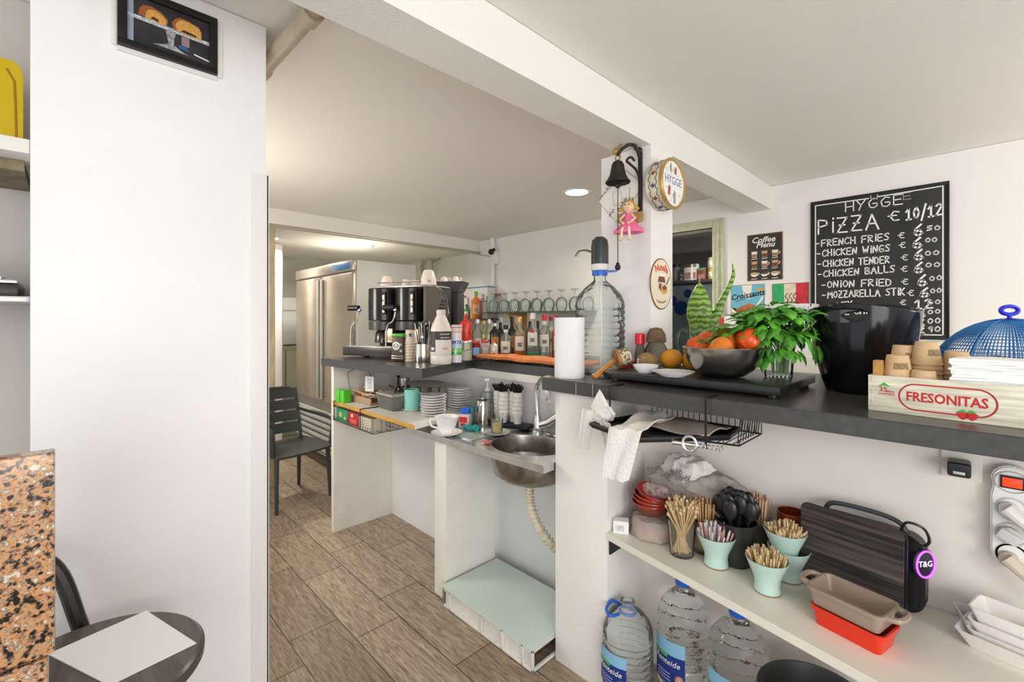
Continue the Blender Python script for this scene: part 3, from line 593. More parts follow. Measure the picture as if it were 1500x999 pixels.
# oval sign
ov = T('oval_sign', 'oval cream tin sign reading Nutella on the white pillar', 'sign', (-1.052, 2.022, atX(968, 416, -1.05).z), rot=WX)
a_, b_ = .105, .122
def ell(mb, k, z, t): return mb.prism([(a_*k*cos(2*pi*i/48), b_*k*sin(2*pi*i/48)) for i in range(48)], z, z+t)
ell(MB(), 1, 0, .004).out('plate', M('rust_rim', (.30, .12, .05), .6, var=.5, vscale=60), ov)
ell(MB(), .955, .004, .0006).out('face', M('sign_cream', (.84, .76, .58), .5, var=.06, vscale=20), ov)
SR = M('sign_red', (.66, .04, .03), .5)
text('Nutella', .044, SR, ov, (0, .078, .0047), bold=.0012, arc=.15)
MB().prism([(-.027, .036), (.027, .036), (.029, .05), (-.029, .05)], .0046, .0052).out('jar_lid', flat('sign_white', (.85, .84, .8)), ov)
MB().prism([(-.028, .036), (-.038, .016), (-.04, -.03), (.04, -.03), (.038, .016), (.028, .036)], .0046, .0050).out('jar', M('sign_jar', (.70, .66, .58), .5), ov)
MB().prism([(-.027, .035), (-.037, .008), (.037, .008), (.027, .035)], .0050, .0055).out('jar_spread', M('sign_brown', (.22, .06, .03), .5), ov)
MB().prism([(-.022, -.03), (.02, -.05), (.055, -.035), (.05, -.01), (.0, -.005)], .0055, .006).out('bread', M('sign_bread', (.68, .36, .10), .5), ov)
MB().prism([(.0, -.018), (.02, -.03), (.052, -.02), (.03, -.002)], .006, .0065).out('spread', M('sign_brown'), ov)
MB().strokes([[(.048, .0), (.075, .035)]], .007, .0055).out('knife', M('sign_knife', (.12, .09, .08), .5), ov)
MB().prism([(-.03, -.02), (-.01, -.03), (-.005, .0), (-.025, .004)], .006, .0064).out('nut', M('sign_brown'), ov)
scribble(ov, M('sign_brown'), -.05, .05, 0, .012, (0, -.088, .0047), arc=-.11, w=.003, seed=5)

# ============================================================ BACK WALL SIGNS
def ptw(px, py): p = atY(px, py, YB-.006); return p
tl = ptw(1188, 297); br = ptw(1391, 498); BWd = br.x-tl.x; BHt = tl.z-br.z
cbd = T('chalkboard', 'tall framed chalkboard with handwritten pizza and snack prices', 'chalkboard', (tl.x, YB-.001, br.z), rot=WY)
MB().box((0, 0, 0), (BWd, BHt, .012), .001).out('slate', M('slate_black', (.026, .028, .028), .6, var=.35, vscale=5), cbd)
f = MB(); w_ = .014
f.box((0, 0, .012), (BWd, w_, .018), .002).box((0, BHt-w_, .012), (BWd, BHt, .018), .002).box((0, w_, .012), (w_, BHt-w_, .018), .002).box((BWd-w_, w_, .012), (BWd, BHt-w_, .018), .002)
f.out('frame', M('black_frame'), cbd)
i_ = .028
MB().strokes([[(i_, i_), (i_, BHt-i_), (BWd*.46, BHt-i_-.004)], [(BWd*.53, BHt-i_-.002), (BWd-i_, BHt-i_+.004), (BWd-i_, i_), (i_, i_)]], .006, .0121, .0003).out('chalk_border', CHALK, cbd)
def cb(cx, cy): p = ptw(1170+cx*.2603, 250+cy*.2603); return (p.x-tl.x, p.z-br.z)
def line(s, x0, y0, x1, y1, h, name='chalk_writing', w=.0065, m=None):
    a = cb(x0, y0); b = cb(x1, y1); hh = h*.2603*3.0/FPX
    L = chalk(s, 0, 0, 1, .26); wd = max(p[0] for l in L for p in l)
    sx = (b[0]-a[0])/wd; sl = (b[1]-a[1])/max(1e-6, (b[0]-a[0]))
    MB().strokes([[(a[0]+p[0]*sx, a[1]+p[1]*hh+sl*p[0]*sx) for p in l] for l in L], w, .0121, .0003).out(name, m or CHALK, cbd)
GCH = M('faint_chalk', (.36, .37, .37), .95)
line('HYGGE', 265, 232, 585, 188, 52, w=.006); line('E', 590, 165, 633, 158, 34, w=.004, m=GCH)
o_ = cb(425, 145); MB().strokes([[(o_[0]+.018*cos(a*pi/8), o_[1]+.018*sin(a*pi/8)) for a in range(17)]], .005, .0121, .0003).out('chalk_writing', CHALK, cbd)
line('PIZZA', 112, 355, 450, 325, 82, w=.009); line('€', 508, 285, 565, 280, 52, w=.007); line('10/12', 605, 278, 808, 248, 58, w=.009)
for it, y0, x0, y1, x1, ex, ey, nx, ny, hn, cz_, zx, zy, zx2 in (
    ('FRENCH FRIES', 428, 130, 390, 508, 562, 383, 650, 368, 58, '50', 722, 338, 796), ('CHICKEN WINGS', 483, 135, 455, 512, 568, 438, 645, 438, 54, '00', 715, 405, 778),
    ('CHICKEN TENDER', 542, 138, 520, 510, 580, 508, 653, 506, 54, '00', 712, 478, 790), ('CHICKEN BALLS', 600, 142, 570, 540, 578, 570, 653, 578, 54, '00', 715, 545, 795),
    ('ONION FRIED', 660, 163, 646, 520, 582, 642, 672, 650, 56, '00', 737, 620, 805), ('MOZZARELLA STIK', 716, 165, 700, 595, 615, 706, 685, 712, 46, '00', 742, 690, 803)):
    line('-', x0-34, y0-6, x0-14, y0-7, 20); line(it, x0, y0, x1, y1, 37); line('€', ex, ey, ex+32, ey-2, 30, w=.005); line('6', nx, ny, nx+46, ny-4, hn, w=.010); line(cz_, zx, zy, zx2, zy-7, 22, w=.006)
for nn, x0, x1, y, zz, h in (('12', 655, 755, 775, '00', 46), ('6', 672, 712, 828, '00', 42), ('6', 672, 708, 882, '00', 38), ('6', 674, 708, 930, '90', 36)):
    line(nn, x0, y, x1, y-4, h, w=.008); line(zz, 727, y-22, 797, y-28, 26 if y > 850 else 20, w=.006)
for y in (757, 808): line('€', 572, y, 602, y-3, 26, w=.005)
line('ATY', 205, 776, 300, 768, 34); line('E CHI', 262, 812, 385, 802, 36)
sm_ = MB()
for x, y, w2, h2 in ((.52, .84, .36, .13),): pass

def sign(nm, label, px0, py0, px1, py1):
    a = ptw(px0, py0); b = ptw(px1, py1); t = T(nm, label, 'sign', (a.x, YB-.001, b.z), rot=WY); return t, b.x-a.x, a.z-b.z
RUST = M('rusty_edge', (.30, .11, .04), .6, var=.6, vscale=40)
t, w, h = sign('coffee_sign', 'black tin sign reading Coffee Menu with nine drinks', 1094.5, 345, 1146.5, 409)
MB().box((0, 0, 0), (w, h, .004), .001).out('plate', RUST, t); MB().box((.006, .006, .004), (w-.006, h-.006, .0046)).out('face', M('sign_black', (.03, .028, .027), .5), t)
CR = M('sign_offwhite', (.85, .80, .72), .5)
text('Coffee', h*.17, CR, t, (w*.46, h*.865, .0048), shear=.25, bold=.0012); text('Menu', h*.16, CR, t, (w*.52, h*.755, .0048), shear=.25, bold=.0012)
for i in range(9):
    c, r_ = i % 3, i//3; x = w*(.21+.29*c); y = h*(.565-.215*r_); s = w*.085
    tall = r_ < 2
    if tall: MB().prism([(x-s, y+s*1.1), (x-s*.75, y-s*1.1), (x+s*.75, y-s*1.1), (x+s, y+s*1.1)], .0046, .005).out('drink_glass', CR if (i % 2 == 0) else M('sign_latte', (.62, .36, .15), .5), t); MB().prism([(x-s*.85, y+s*.1), (x-s*.65, y-s*.95), (x+s*.65, y-s*.95), (x+s*.85, y+s*.1)], .005, .0054).out('drink', M('sign_coffee', (.40, .14, .05), .5) if i % 2 == 0 else M('sign_dark', (.10, .045, .025), .5), t)
    else:
        MB().prism([(x+s*1.25*cos(k*pi/10), y+s*.3+s*1.2*sin(-k*pi/10)) for k in range(11)], .0046, .005).out('cup', CR, t)
        MB().prism([(x+s*1.25*cos(k*pi/8), y+s*.35+s*.45*sin(k*pi/8)) for k in range(16)], .005, .0054).out('drink', M('sign_latte') if i != 7 else M('sign_dark'), t)
    if i in (2, 4, 5, 6, 7, 8): MB().strokes([[(x+s*1.1, y+s*.5), (x+s*1.6, y+s*.4), (x+s*1.5, y-s*.2), (x+s*1.0, y-s*.3)]], .004, .0046).out('cup_handle', CR, t)
    MB().strokes([[(x-s*.9, y-s*1.7), (x-s*.4, y-s*1.55), (x, y-s*1.75), (x+s*.4, y-s*1.55), (x+s*.9, y-s*1.6)]], .005, .0046).out('caption', CR, t)
t, w, h = sign('croissant_sign', 'blue and white tin sign reading Croissants above a croissant', 1070.5, 418, 1119.5, 455)
h += .02; t.location.z -= .02
MB().box((0, 0, 0), (w, h, .004), .001).out('plate', M('sign_edge', (.25, .30, .32), .6), t); MB().box((.005, .005, .004), (w-.005, h-.005, .0046)).out('face', M('sign_sky', (.16, .50, .66), .5, var=.08, vscale=10), t)
MB().prism([(w*.34, h-.005), (w*.65, h-.005), (w*.60, h*.5), (w*.42, h*.5)], .0046, .005).prism([(.005, .005), (w*.6, .005), (w*.97, h*.62), (w*.97, h*.50), (w*.65, .005), (w*.2, .005), (.005, h*.22)], .0046, .0049).out('ray', M('sign_ray', (.84, .82, .76), .5), t)
text('Croissants', h*.27, INK, t, (w*.5, h*.63, .0052), (0, 0, radians(9)), shear=.3, bold=.0014, sx=.95)
MB().strokes([[(w*.15, h*.42), (w*.8, h*.62)]], .004, .005).out('underline', INK, t)
cm_ = MB()
for i in range(7): a = -1+2*i/6; cm_.ball(.034*(1-.45*abs(a)), (w*.55+a*w*.34, h*.22-abs(a)*h*.10, .006), (.75, .85, .12), 12)
cm_.out('croissant', M('croissant', (.50, .17, .04), .5, var=.5, vscale=60), t)
MB().prism([(w*.80, h*.85), (w*.93, h*.88), (w*.95, h*.75), (w*.84, h*.74)], .0046, .0052).out('star', M('sign_orange', (.75, .35, .04), .5), t)
t, w, h = sign('flag_sign', 'tin sign of green white and red stripes with a steaming cup', 1131, 416, 1184.5, 452)
h += .05; t.location.z -= .05
MB().box((0, 0, 0), (w, h, .004), .001).out('plate', RUST, t)
for k, (c, cc) in enumerate((('flag_green', (.03, .42, .14)), ('flag_cream', (.80, .72, .55)), ('flag_red', (.65, .03, .05)))): MB().box((.004+k*(w-.008)/3, .004, .004), (.004+(k+1)*(w-.008)/3, h-.004, .0048)).out('stripe', M(c, cc, .5, var=.18, vscale=30), t)
st_ = MB()
for dx in (-.02, .005, .03): st_.strokes([[(w*.5+dx+.010*sin(k*.9), h*.42+k*.008) for k in range(9)]], .005, .005)
st_.out('steam', INK, t)
MB().strokes([[(w*.5+.06*cos(k*pi/12), h*.36+.012*sin(k*pi/12)) for k in range(25)]], .006, .005).prism([(w*.5-.06, h*.34), (w*.5-.045, h*.22), (w*.5+.045, h*.22), (w*.5+.06, h*.34)], .005, .0055).out('cup', INK, t)

# things seen through the framed opening
ZR = atY(1015, 412, 4.7)
def bk_(px, py, y=4.7): return atY(px, py, y)
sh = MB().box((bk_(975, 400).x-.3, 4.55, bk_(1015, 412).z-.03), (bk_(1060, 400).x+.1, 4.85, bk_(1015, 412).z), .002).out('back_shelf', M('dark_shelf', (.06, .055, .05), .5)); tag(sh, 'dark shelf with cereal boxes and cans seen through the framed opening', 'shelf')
zs = bk_(1015, 412).z+.001
def cbox(nm, lab, x0, x1, top, y, mat, cat='box'):
    a = bk_(x0, 412, y); b = bk_(x1, top, y); t = T(nm, lab, cat, (a.x, y, zs)); w, h = b.x-a.x, b.z-zs
    MB().box((0, 0, 0), (w, .07, h), .002).out('carton', mat, t)
    MB().box((w*.1, -.001, h*.15), (w*.9, 0, h*.5)).out('label', M('carton_pink', (.5, .22, .2), .6, var=.5, vscale=60), t); MB().box((0, -.001, h*.82), (w, 0, h)).out('top_band', M('carton_brown', (.16, .07, .04), .6) if 'brown' in lab else M('carton_green', (.15, .30, .12), .6), t); return t
cbox('cereal_box', 'white carton with brown top band on the dark back shelf', 1002, 1012.5, 387, 4.62, M('carton_white', (.70, .66, .62), .6))
cbox('cereal_box', 'white carton with green top edge on the dark back shelf', 1013, 1020, 386, 4.66, M('carton_white'))
cbox('dark_carton', 'dark red carton beside the stacked cans on the back shelf', 1021, 1033, 392, 4.66, M('carton_dark', (.20, .08, .06), .6))
cbox('dark_jar_box', 'blue black small carton at the left of the back shelf', 996, 1001, 402, 4.62, M('carton_blue', (.06, .10, .14), .6))
for lab, z0_, h_, cm2 in (('yellow can at the bottom of the stack on the back shelf', zs, .115, (.62, .45, .08)), ('pale gold can on top of the stack on the back shelf', zs+.118, .11, (.62, .56, .42))):
    c = bk_(1041, 412, 4.66); t = T('food_can', lab, 'can', (c.x, 4.70, z0_))
    MB().cyl(.045, 0, h_, bev=.003).out('can_body', M('can_'+str(cm2[0])+str(cm2[2]), cm2, .35, .3), t); MB().cyl(.0455, h_*.3, h_*.7).out('label', M('can_label', (.75, .70, .60), .5, var=.3, vscale=50), t)
c = bk_(988, 412, 4.66); t = T('storage_jar', 'clear storage jar at the left end of the back shelf', 'jar', (c.x, 4.70, zs)); MB().cyl(.045, 0, .16, bev=.004).out('jar_body', M('grey_glass', (.3, .34, .33), .1, trans=.4), t); MB().cyl(.046, .16, .19).out('lid', BLACK, t)
q = bk_(1005, 455, 5.19); t = T('balloon_poster', 'pale poster with dark blue balloons on the back room wall', 'poster', (q.x-.28, 5.198, q.z-.5), rot=WY)
MB().box((0, 0, 0), (.75, .8, .01), .002).out('panel', M('poster_pale', (.36, .44, .46), .6, var=.3, vscale=4), t)
for x, y, r in ((.1, .62, .07), (.22, .53, .085), (.4, .60, .08), (.3, .70, .05), (.06, .70, .05)): disc(MB(), r, .010, .002, (x, y)).out('balloon', M('balloon_blue', (.015, .07, .30), .4), t)
bp_ = spot('backroom_fill', (-1.6, 4.4, 2.3), 26, 170, .1, (1, .97, .92))  # added unseen spot that brightens the closed back room
# white cabinet by the back wall and what stands on it
wc = T('sideboard', 'low white sideboard under the signs on the back wall', 'cabinet', (-1.0, 3.25, 0))
MB().box((0, 0, .06), (2.2, .43, 1.30), .004).out('body', WPLA, wc); 
for i in range(4): MB().box((.01+i*.55, -.018, .08), (.54+i*.55, -.001, 1.27), .004).out('door', WPLA, wc)
MB().box((.02, .03, 0), (2.18, .4, .06)).out('plinth', M('grey_ink'), wc)
a = atY(1128, 446, 3.45); b = atY(1192, 446, 3.45)
bs_ = T('plastic_basket', 'white slotted plastic basket behind the basil', 'basket', (a.x, 3.40, 1.301))
w, h = b.x-a.x, a.z-1.301
k = MB().box((0, 0, 0), (w, .2, .01)).box((0, 0, h-.022), (w, .012, h), .003).box((0, .19, h-.022), (w, .2, h), .003).box((0, 0, h-.022), (.012, .2, h), .003).box((w-.012, 0, h-.022), (w, .2, h), .003)
n = 10
for i in range(n+1): x = i*(w-.014)/n; k.box((x, .002, .0), (x+.016, .01, h-.01)).box((x, .19, .0), (x+.016, .198, h-.01))
for i in range(6): y = i*.186/5; k.box((.001, y, 0), (.008, y+.014, h-.01)).box((w-.008, y, 0), (w-.001, y+.014, h-.01))
k.box((.002, .002, h*.45), (w-.002, .01, h*.62)); k.out('slotted_body', M('lilac_white', (.80, .80, .84), .45), bs_)
a = atY(1066, 462, 3.45); b = atY(1100, 462, 3.45)
pb = T('paper_box', 'white paper box left of the slotted basket under the croissant sign', 'box', (a.x, 3.38, 1.301)); MB().box((0, 0, 0), (b.x-a.x+.12, .2, a.z-1.301), .003, mx=Matrix.Rotation(.0, 4, 'Z')).out('carton', PAPER, pb); MB().box((.02, -.001, .06), (.09, 0, .16)).out('printed_label', M('faint_print', (.66, .66, .68), .8, var=.3, vscale=90), pb)
yc = atY(1322, 511, 3.5); t = T('yellow_tub', 'small yellow tub under the chalkboard behind the bucket', 'tub', (yc.x, 3.5, 1.301)); MB().cyl(.045, 0, yc.z-1.30+.0, r2=.05).out('tub_body', M('yellow_plastic', (.75, .52, .05), .4), t); MB().cyl(.052, yc.z-1.30, yc.z-1.288).out('lid', WPLA, t)
rb = atY(1062, 468, 3.5); t = T('red_carton', 'small red carton beside the window frame behind the basil', 'box', (rb.x-.04, 3.5, 1.301)); MB().box((0, 0, 0), (.07, .06, rb.z-1.301+.015), .002).out('carton', RED, t); MB().box((0, -.001, .05), (.07, 0, .1)).out('label', WPLA, t)

# ============================================================ ON THE BAR
pr = T('paper_towel_roll', 'white paper towel roll standing at the left end of the bar', 'paper towel', (-1.268, 1.600, ZB+.0005))
MB().lathe([(.02, 0), (.066, 0), (.0665, .003), (.0665, .262), (.066, .265), (.02, .265), (.02, 0)], 40).out('paper', M('towel_paper', (.88, .88, .90), .95, bump=.35, bscale=260), pr)
MB().lathe([(.019, .002), (.0205, .002), (.0205, .2655), (.019, .2655), (.019, .002)], 24).out('core', KRAFT, pr)
WJ = TG('jug_plastic', (.975, .985, .98), .10, (.86, .90, .89), .06, .16, .3, 25); CAPB = M('cap_blue', (.02, .13, .62), .35)
def jug_profile(h, r):
    P = [(0, .004), (r*.80, 0), (r*.95, .012), (r, .03)]
    n = 9; z0_, z1_ = .04, h*.66
    for i in range(n):
        z = z0_+(z1_-z0_)*i/n; dz = (z1_-z0_)/n
        P += [(r, z+dz*.15), (r, z+dz*.6), (r*.955, z+dz*.8)]
    P += [(r, z1_+.002), (r*.98, h*.72), (r*.86, h*.79), (r*.62, h*.865), (r*.36, h*.915), (r*.27, h*.935), (r*.25, h*.95), (r*.25, h)]
    return P
def jug(nm, lab, loc, h, r, mat, rz=0, solid=False):
    t = T(nm, lab, 'water jug', loc, rz)
    P = jug_profile(h, r); 
    MB().lathe(P+([(0, h)] if solid else [(p[0]-.0015, p[1]) for p in P[::-1] if p[0] > .01]), 40, shape=lambda a, z: 1-.035*cos(4*a)*(1 if z < h*.8 else 0)).out('jug_body', mat, t)
    return t
wj = jug('water_dispenser', 'large clear water jug with black electric pump before the pillar', (-1.245, 1.800, ZB+.0005), .470, .113, WJ, rz=.6)
MB().lathe([(.034, .47), (.036, .465), (.036, .486), (.030, .486)], 28).prism([(.03, -.012), (.085, -.018), (.10, .0), (.085, .018), (.03, .012)], .476, .483).out('blue_collar', CAPB, wj)
MB().cyl(.041, .487, .518, bev=.003, n=32).out('pump_ring', M('pump_white', (.72, .68, .66), .4), wj)
MB().lathe([(.0405, .519), (.041, .60), (.036, .632), (.022, .645), (0, .648), ], 32).out('pump_head', M('pump_black', (.035, .038, .038), .3), wj)
MB().tube(spline([(-.03, -.01, .575), (-.07, -.025, .59), (-.10, -.035, .585), (-.115, -.04, .562)], 6), .0055, 8).out('pump_spout', M('spout_steel', (.20, .17, .15), .35, .5), wj)
MB().tube([(.005, 0, .47), (.01, 0, .03)], .006, 8).out('suction_tube', M('tube_clear', (.85, .86, .84), .3), wj)
for o in (wj,): o.rotation_euler[2] = radians(-2)
# slate tray
TX0, TX1, TY0, TY1, TZ = -1.10, -.435, 1.615, 2.07, 1.284
tr_ = T('serving_tray', 'black slate serving board on rubber feet on the bar', 'tray', (0, 0, 0))
MB().box((TX0, TY0, TZ-.028), (TX1, TY1, TZ), .004).out('board', M('slate_board', (.018, .018, .019), .28, var=.3, vscale=40), tr_)
for x in (TX0+.04, TX1-.03):
    for y in (TY0+.03, TY1-.04): MB().cyl(.016, ZB+.0005, TZ-.028, loc=(x, y, 0), bev=.002).out('foot', BLACK, tr_)
# bowl of tomatoes
BX, BY = -.672, 1.775
bw_ = T('steel_bowl', 'brushed steel bowl heaped with tomatoes on the slate board', 'bowl', (BX, BY, TZ+.0005))
R = .143
MB().lathe([(0, 0), (.05, 0), (.075, .006), (.105, .028), (.128, .062), (.139, .095), (R, .110), (R-.002, .112), (R-.005, .109), (.135, .094), (.124, .062), (.101, .030), (.07, .009), (0, .004)], 56).out('bowl_body', M('bowl_steel', (.52, .50, .47), .24, 1, var=.15, vscale=10, stretch=(1, 1, 12)), bw_)
TOM = M('tomato_red', (.75, .10, .015), .22, var=.2, vscale=7); TOM2 = M('tomato_orange', (.80, .22, .02), .25, var=.25, vscale=9); STM = M('stem_green', (.10, .16, .03), .7)
def tomato(lab, x, y, z, r, mat, tilt=0, ry=0, flat_=.8):
    t = T('tomato', lab, 'tomato', (x, y, z), group='tomatoes in the steel bowl', rot=(tilt, ry, random.uniform(0, 6)))
    MB().ball(r, (0, 0, 0), (1, 1, flat_), 28, fn=lambda c: 1+.045*cos(6*atan2(c.y, c.x))*(1-abs(c.z)*.3)-.16*max(0, c.z-.86)*6*(.14)).out('flesh', mat, t)
    cx_ = MB().tube([(0, 0, r*flat_*.92), (.002, .002, r*flat_+.012)], .0035, 6)
    for k in range(5): a = 2*pi*k/5; cx_.tube([(0, 0, r*flat_*.97), (.012*cos(a), .012*sin(a), r*flat_*.98), (.020*cos(a), .020*sin(a), r*flat_*.90)], [.003, .0026, .0008], 5)
    cx_.out('calyx', STM, t)
zb = TZ+.062
tomato('red tomato on the right of the steel bowl, tallest of the heap', BX+.083, BY+.028, zb+.075, .049, TOM, .2, .9, .92)
tomato('ribbed orange tomato at the middle back of the steel bowl', BX+.005, BY+.045, zb+.075, .054, TOM2, .5, -.2, .82)
tomato('flat orange tomato at the front of the steel bowl, stem forward', BX+.012, BY-.055, zb+.042, .055, TOM2, 1.0, 0, .74)
tomato('red tomato at the left front of the steel bowl', BX-.078, BY-.028, zb+.047, .046, TOM, .8, -.4, .8)
tomato('red tomato at the left back of the steel bowl', BX-.068, BY+.062, zb+.072, .049, TOM, .4, .3, .85)
# basil
LEAF = M('basil_leaf', (.09, .36, .03), .36, var=.75, vscale=22)
gx, gy = atZ(1141, 552, TZ).x, atZ(1141, 552, TZ).y-.005
ba = T('basil_bunch', 'lush green basil bunch standing in a clear glass on the bar', 'basil', (gx, gy, TZ+.0005))
MB().lathe([(0, 0), (.044, 0), (.046, .004), (.054, .120), (.052, .120), (.0435, .008), (0, .007)], 36).out('glass', THING_GLASS, ba)
rn = random.Random(11); st = MB()
for i in range(26):
    a = rn.uniform(0, 2*pi); r0 = rn.uniform(0, .03); r1 = rn.uniform(.02, .14)
    st.tube([(r0*cos(a), r0*sin(a), .012), (r0*1.2*cos(a), r0*1.2*sin(a), .10), (r1*cos(a), r1*sin(a), .17+rn.uniform(0, .06))], .0022, 5)
st.out('stems', M('basil_stem', (.22, .36, .08), .5), ba)
lf = MB(); rt0 = Vector((cos(YAW), sin(YAW), 0))
def leaf(pos, yaw, pitch, L, Wd, curl):
    mx = Matrix.Translation(pos) @ Matrix.Rotation(yaw, 4, 'Z') @ Matrix.Rotation(pitch, 4, 'Y')
    def fn(u, v):
        wv = Wd*(sin(pi*min(1, u*.97+.03))**.75)*(1-.25*u); s = (v-.5)*2
        return mx @ Vector((u*L, s*wv, -.9*curl*L*(u-.3)**2+.30*Wd*(1-s*s)*sin(pi*u)+.06*Wd*sin(u*18)))
    lf.grid(fn, 6, 4)
for i in range(260):
    a = rn.uniform(0, 2*pi); q = sqrt(rn.random()); el = rn.uniform(-.25, 1)
    rx = .120*q; px_ = rx*cos(a); py_ = rx*sin(a)*.8; pz = .205+.075*el*(1-.55*q)-(.05*q if el < .3 else 0)
    leaf((px_-.018*rt0.x, py_-.018*rt0.y, pz), a+rn.uniform(-.8, .8), rn.uniform(-.5, .75), rn.uniform(.034, .066), rn.uniform(.013, .024), rn.uniform(.3, 1.2))
for i in range(52):     # hanging leaves in front and right
    a = rn.uniform(-pi*.95, .35); q = rn.uniform(.05, .125)
    leaf((q*cos(a), q*sin(a), rn.uniform(.075, .20)), a+rn.uniform(-.5, .5), rn.uniform(.7, 1.4), rn.uniform(.045, .078), rn.uniform(.014, .023), rn.uniform(.1, .6))
rt = Vector((cos(YAW), sin(YAW), 0))
for i in range(30):    # long spray to the left
    d = rn.uniform(.06, .20); p = -rt*d
    leaf((p.x+rn.uniform(-.03, .03), p.y+rn.uniform(-.03, .03), .185+rn.uniform(-.03, .03)-.02*d), pi+YAW+rn.uniform(-.5, .5), rn.uniform(-.1, .45), rn.uniform(.06, .095), rn.uniform(.016, .026), rn.uniform(.2, .8))
lf.out('foliage', LEAF, ba)
# oval ice bucket with handle holes
ib = T('ice_bucket', 'tall glossy black oval ice bucket with handle holes on the bar', 'bucket', (-.285, 2.03, ZB+.0005), rz=atan2(-2.03, .268)-.30)
bmb = bmesh.new(); NA, NZ = 144, 56; V = []
def bz(u, t): return t*(.285+.028*abs(cos(u))**2.5)
for j in range(NZ+1):
    t = j/NZ; row = []
    for i in range(NA):
        u = 2*pi*i/NA; rr = .092+.050*t**.8+.004*sin(t*3)
        row.append(bmb.verts.new((rr*1.12*cos(u), rr*1.14*sin(u), bz(u, t))))
    V.append(row)
for j in range(NZ):
    for i in range(NA):
        u = 2*pi*(i+.5)/NA; t = (j+.5)/NZ; z = bz(u, t)
        s = min(u, 2*pi-u); s2 = abs(u-pi)
        if any((q*.155/hw)**2+((z-.270)/.022)**2 < 1 for q, hw in ((s, .062), (s2, .105))): continue
        bmb.faces.new((V[j][i], V[j][(i+1) % NA], V[j+1][(i+1) % NA], V[j+1][i]))
bmb.faces.new([v for v in V[0]][::-1])
m_ = MB(); m_._add(bmb); o = m_.out('bucket_body', M('gloss_black', (.006, .006, .008), .13), ib, sharp=50)
sd = o.modifiers.new('wall', 'SOLIDIFY'); sd.thickness = .005; sd.offset = 0
# gourd in a glass pitcher
gp = atZ(1027, 500, ZB+.257)  # rim height
px_, py_ = -.965, 2.27
gj = T('glass_pitcher', 'clear glass pitcher holding a green striped gourd behind the bowl', 'pitcher', (px_, py_, ZB+.0005), rz=YAW)
MB().lathe([(0, 0), (.055, 0), (.058, .006), (.056, .10), (.064, .225), (.062, .225), (.053, .10), (.054, .010), (0, .008)], 36).out('pitcher_body', THING_GLASS, gj)
MB().tube(spline([(-.06, 0, .195), (-.10, 0, .205), (-.122, 0, .15), (-.10, 0, .07), (-.058, 0, .05)], 8), .007, 10).out('handle', THING_GLASS, gj)
GST = bpy.data.materials.new('striped_gourd'); GST.use_nodes = True; nt = GST.node_tree; b = nt.nodes['Principled BSDF']; wv = nt.nodes.new('ShaderNodeTexWave'); wv.wave_type = 'BANDS'; wv.bands_direction = 'Z'; tc = nt.nodes.new('ShaderNodeTexCoord')
wv.inputs['Scale'].default_value = 11; wv.inputs['Distortion'].default_value = 5; wv.inputs['Detail'].default_value = 3; wv.inputs['Detail Scale'].default_value = 3; r = nt.nodes.new('ShaderNodeValToRGB'); r.color_ramp.elements[0].color = (.03, .13, .015, 1); r.color_ramp.elements[1].color = (.34, .52, .09, 1)
nt.links.new(tc.outputs['Object'], wv.inputs['Vector']); nt.links.new(wv.outputs['Fac'], r.inputs[0]); nt.links.new(r.outputs[0], b.inputs['Base Color']); b.inputs['Roughness'].default_value = .35
gd = T('striped_gourd', 'green striped pointed gourd with a long curved stem in the pitcher', 'gourd', (px_+.004, py_, ZB+.10), rz=YAW)
MB().lathe([(0, 0), (.03, .01), (.048, .04), (.052, .09), (.058, .13), (.072, .17), (.073, .205), (.062, .25), (.042, .295), (.020, .325), (.006, .34), (0, .342)], 32, loc=(-.012, 0, 0), sx=.82, sy=.82).out('gourd_body', GST, gd)
MB().tube([(-.012, 0, .34), (-.010, 0, .372)], .003, 6).out('tip', M('gourd_tip', (.45, .33, .12), .6), gd)
MB().tube(spline([(.035, 0, .13), (.075, 0, .19), (.10, 0, .25), (.135, .0, .32), (.158, 0, .38), (.152, 0, .44)], 8), [.030, .032, .032, .031, .030, .029, .028, .027, .026, .025, .024, .023, .022, .021, .020, .019, .018, .017, .016, .0155, .015, .0145, .014, .0135, .013, .0125, .012, .0115, .011, .0105, .010, .0095, .009, .008, .007, .006, .005, .004, .003, .002, .001], 12).out('curved_neck', GST, gd)
# mallet shaker, saucers, fruit
def on_tray(px, py): return atZ(px, py, TZ)
ms = T('painted_maraca', 'wooden shaker with a dotted drum head propped on the tray edge', 'shaker', (0, 0, 0))
hA = atZ(873, 551, ZB+.02); hB = atZ(903, 528, ZB+.075); hB.y -= .02
ax = (hB-hA).normalized()
MB().tube([hA, hA+(hB-hA)*.45, hB], [.0125, .0115, .011], 12).ball(.0125, tuple(hA), n=10).out('handle', M('varnished_wood', (.55, .22, .04), .35, var=.2, vscale=20), ms)
ctr = hB+Vector((.02, .03, .012)); qn = (Vector((-ax.y*0+.55, .75, .25))).normalized(); mq = Matrix.Translation(ctr) @ qn.to_track_quat('Z', 'Y').to_matrix().to_4x4()
MB().cyl(.045, -.028, -.014, 32, bev=.004, mx=mq).cyl(.038, -.014, .03, 32, mx=mq).out('drum_rim', M('drum_wood', (.40, .21, .08), .45, var=.25, vscale=30), ms)
dt = [MB() for _ in range(3)]; rn = random.Random(5)
MB().cyl(.0385, -.012, .032, 32, mx=mq).out('drum_side', M('drum_band', (.70, .58, .42), .5), ms)
for i in range(120): a = rn.uniform(0, 2*pi); z = rn.uniform(-.011, .030); dt[i % 3].ball(.0035, (.0385*cos(a), .0385*sin(a), z), n=6, mx=mq)
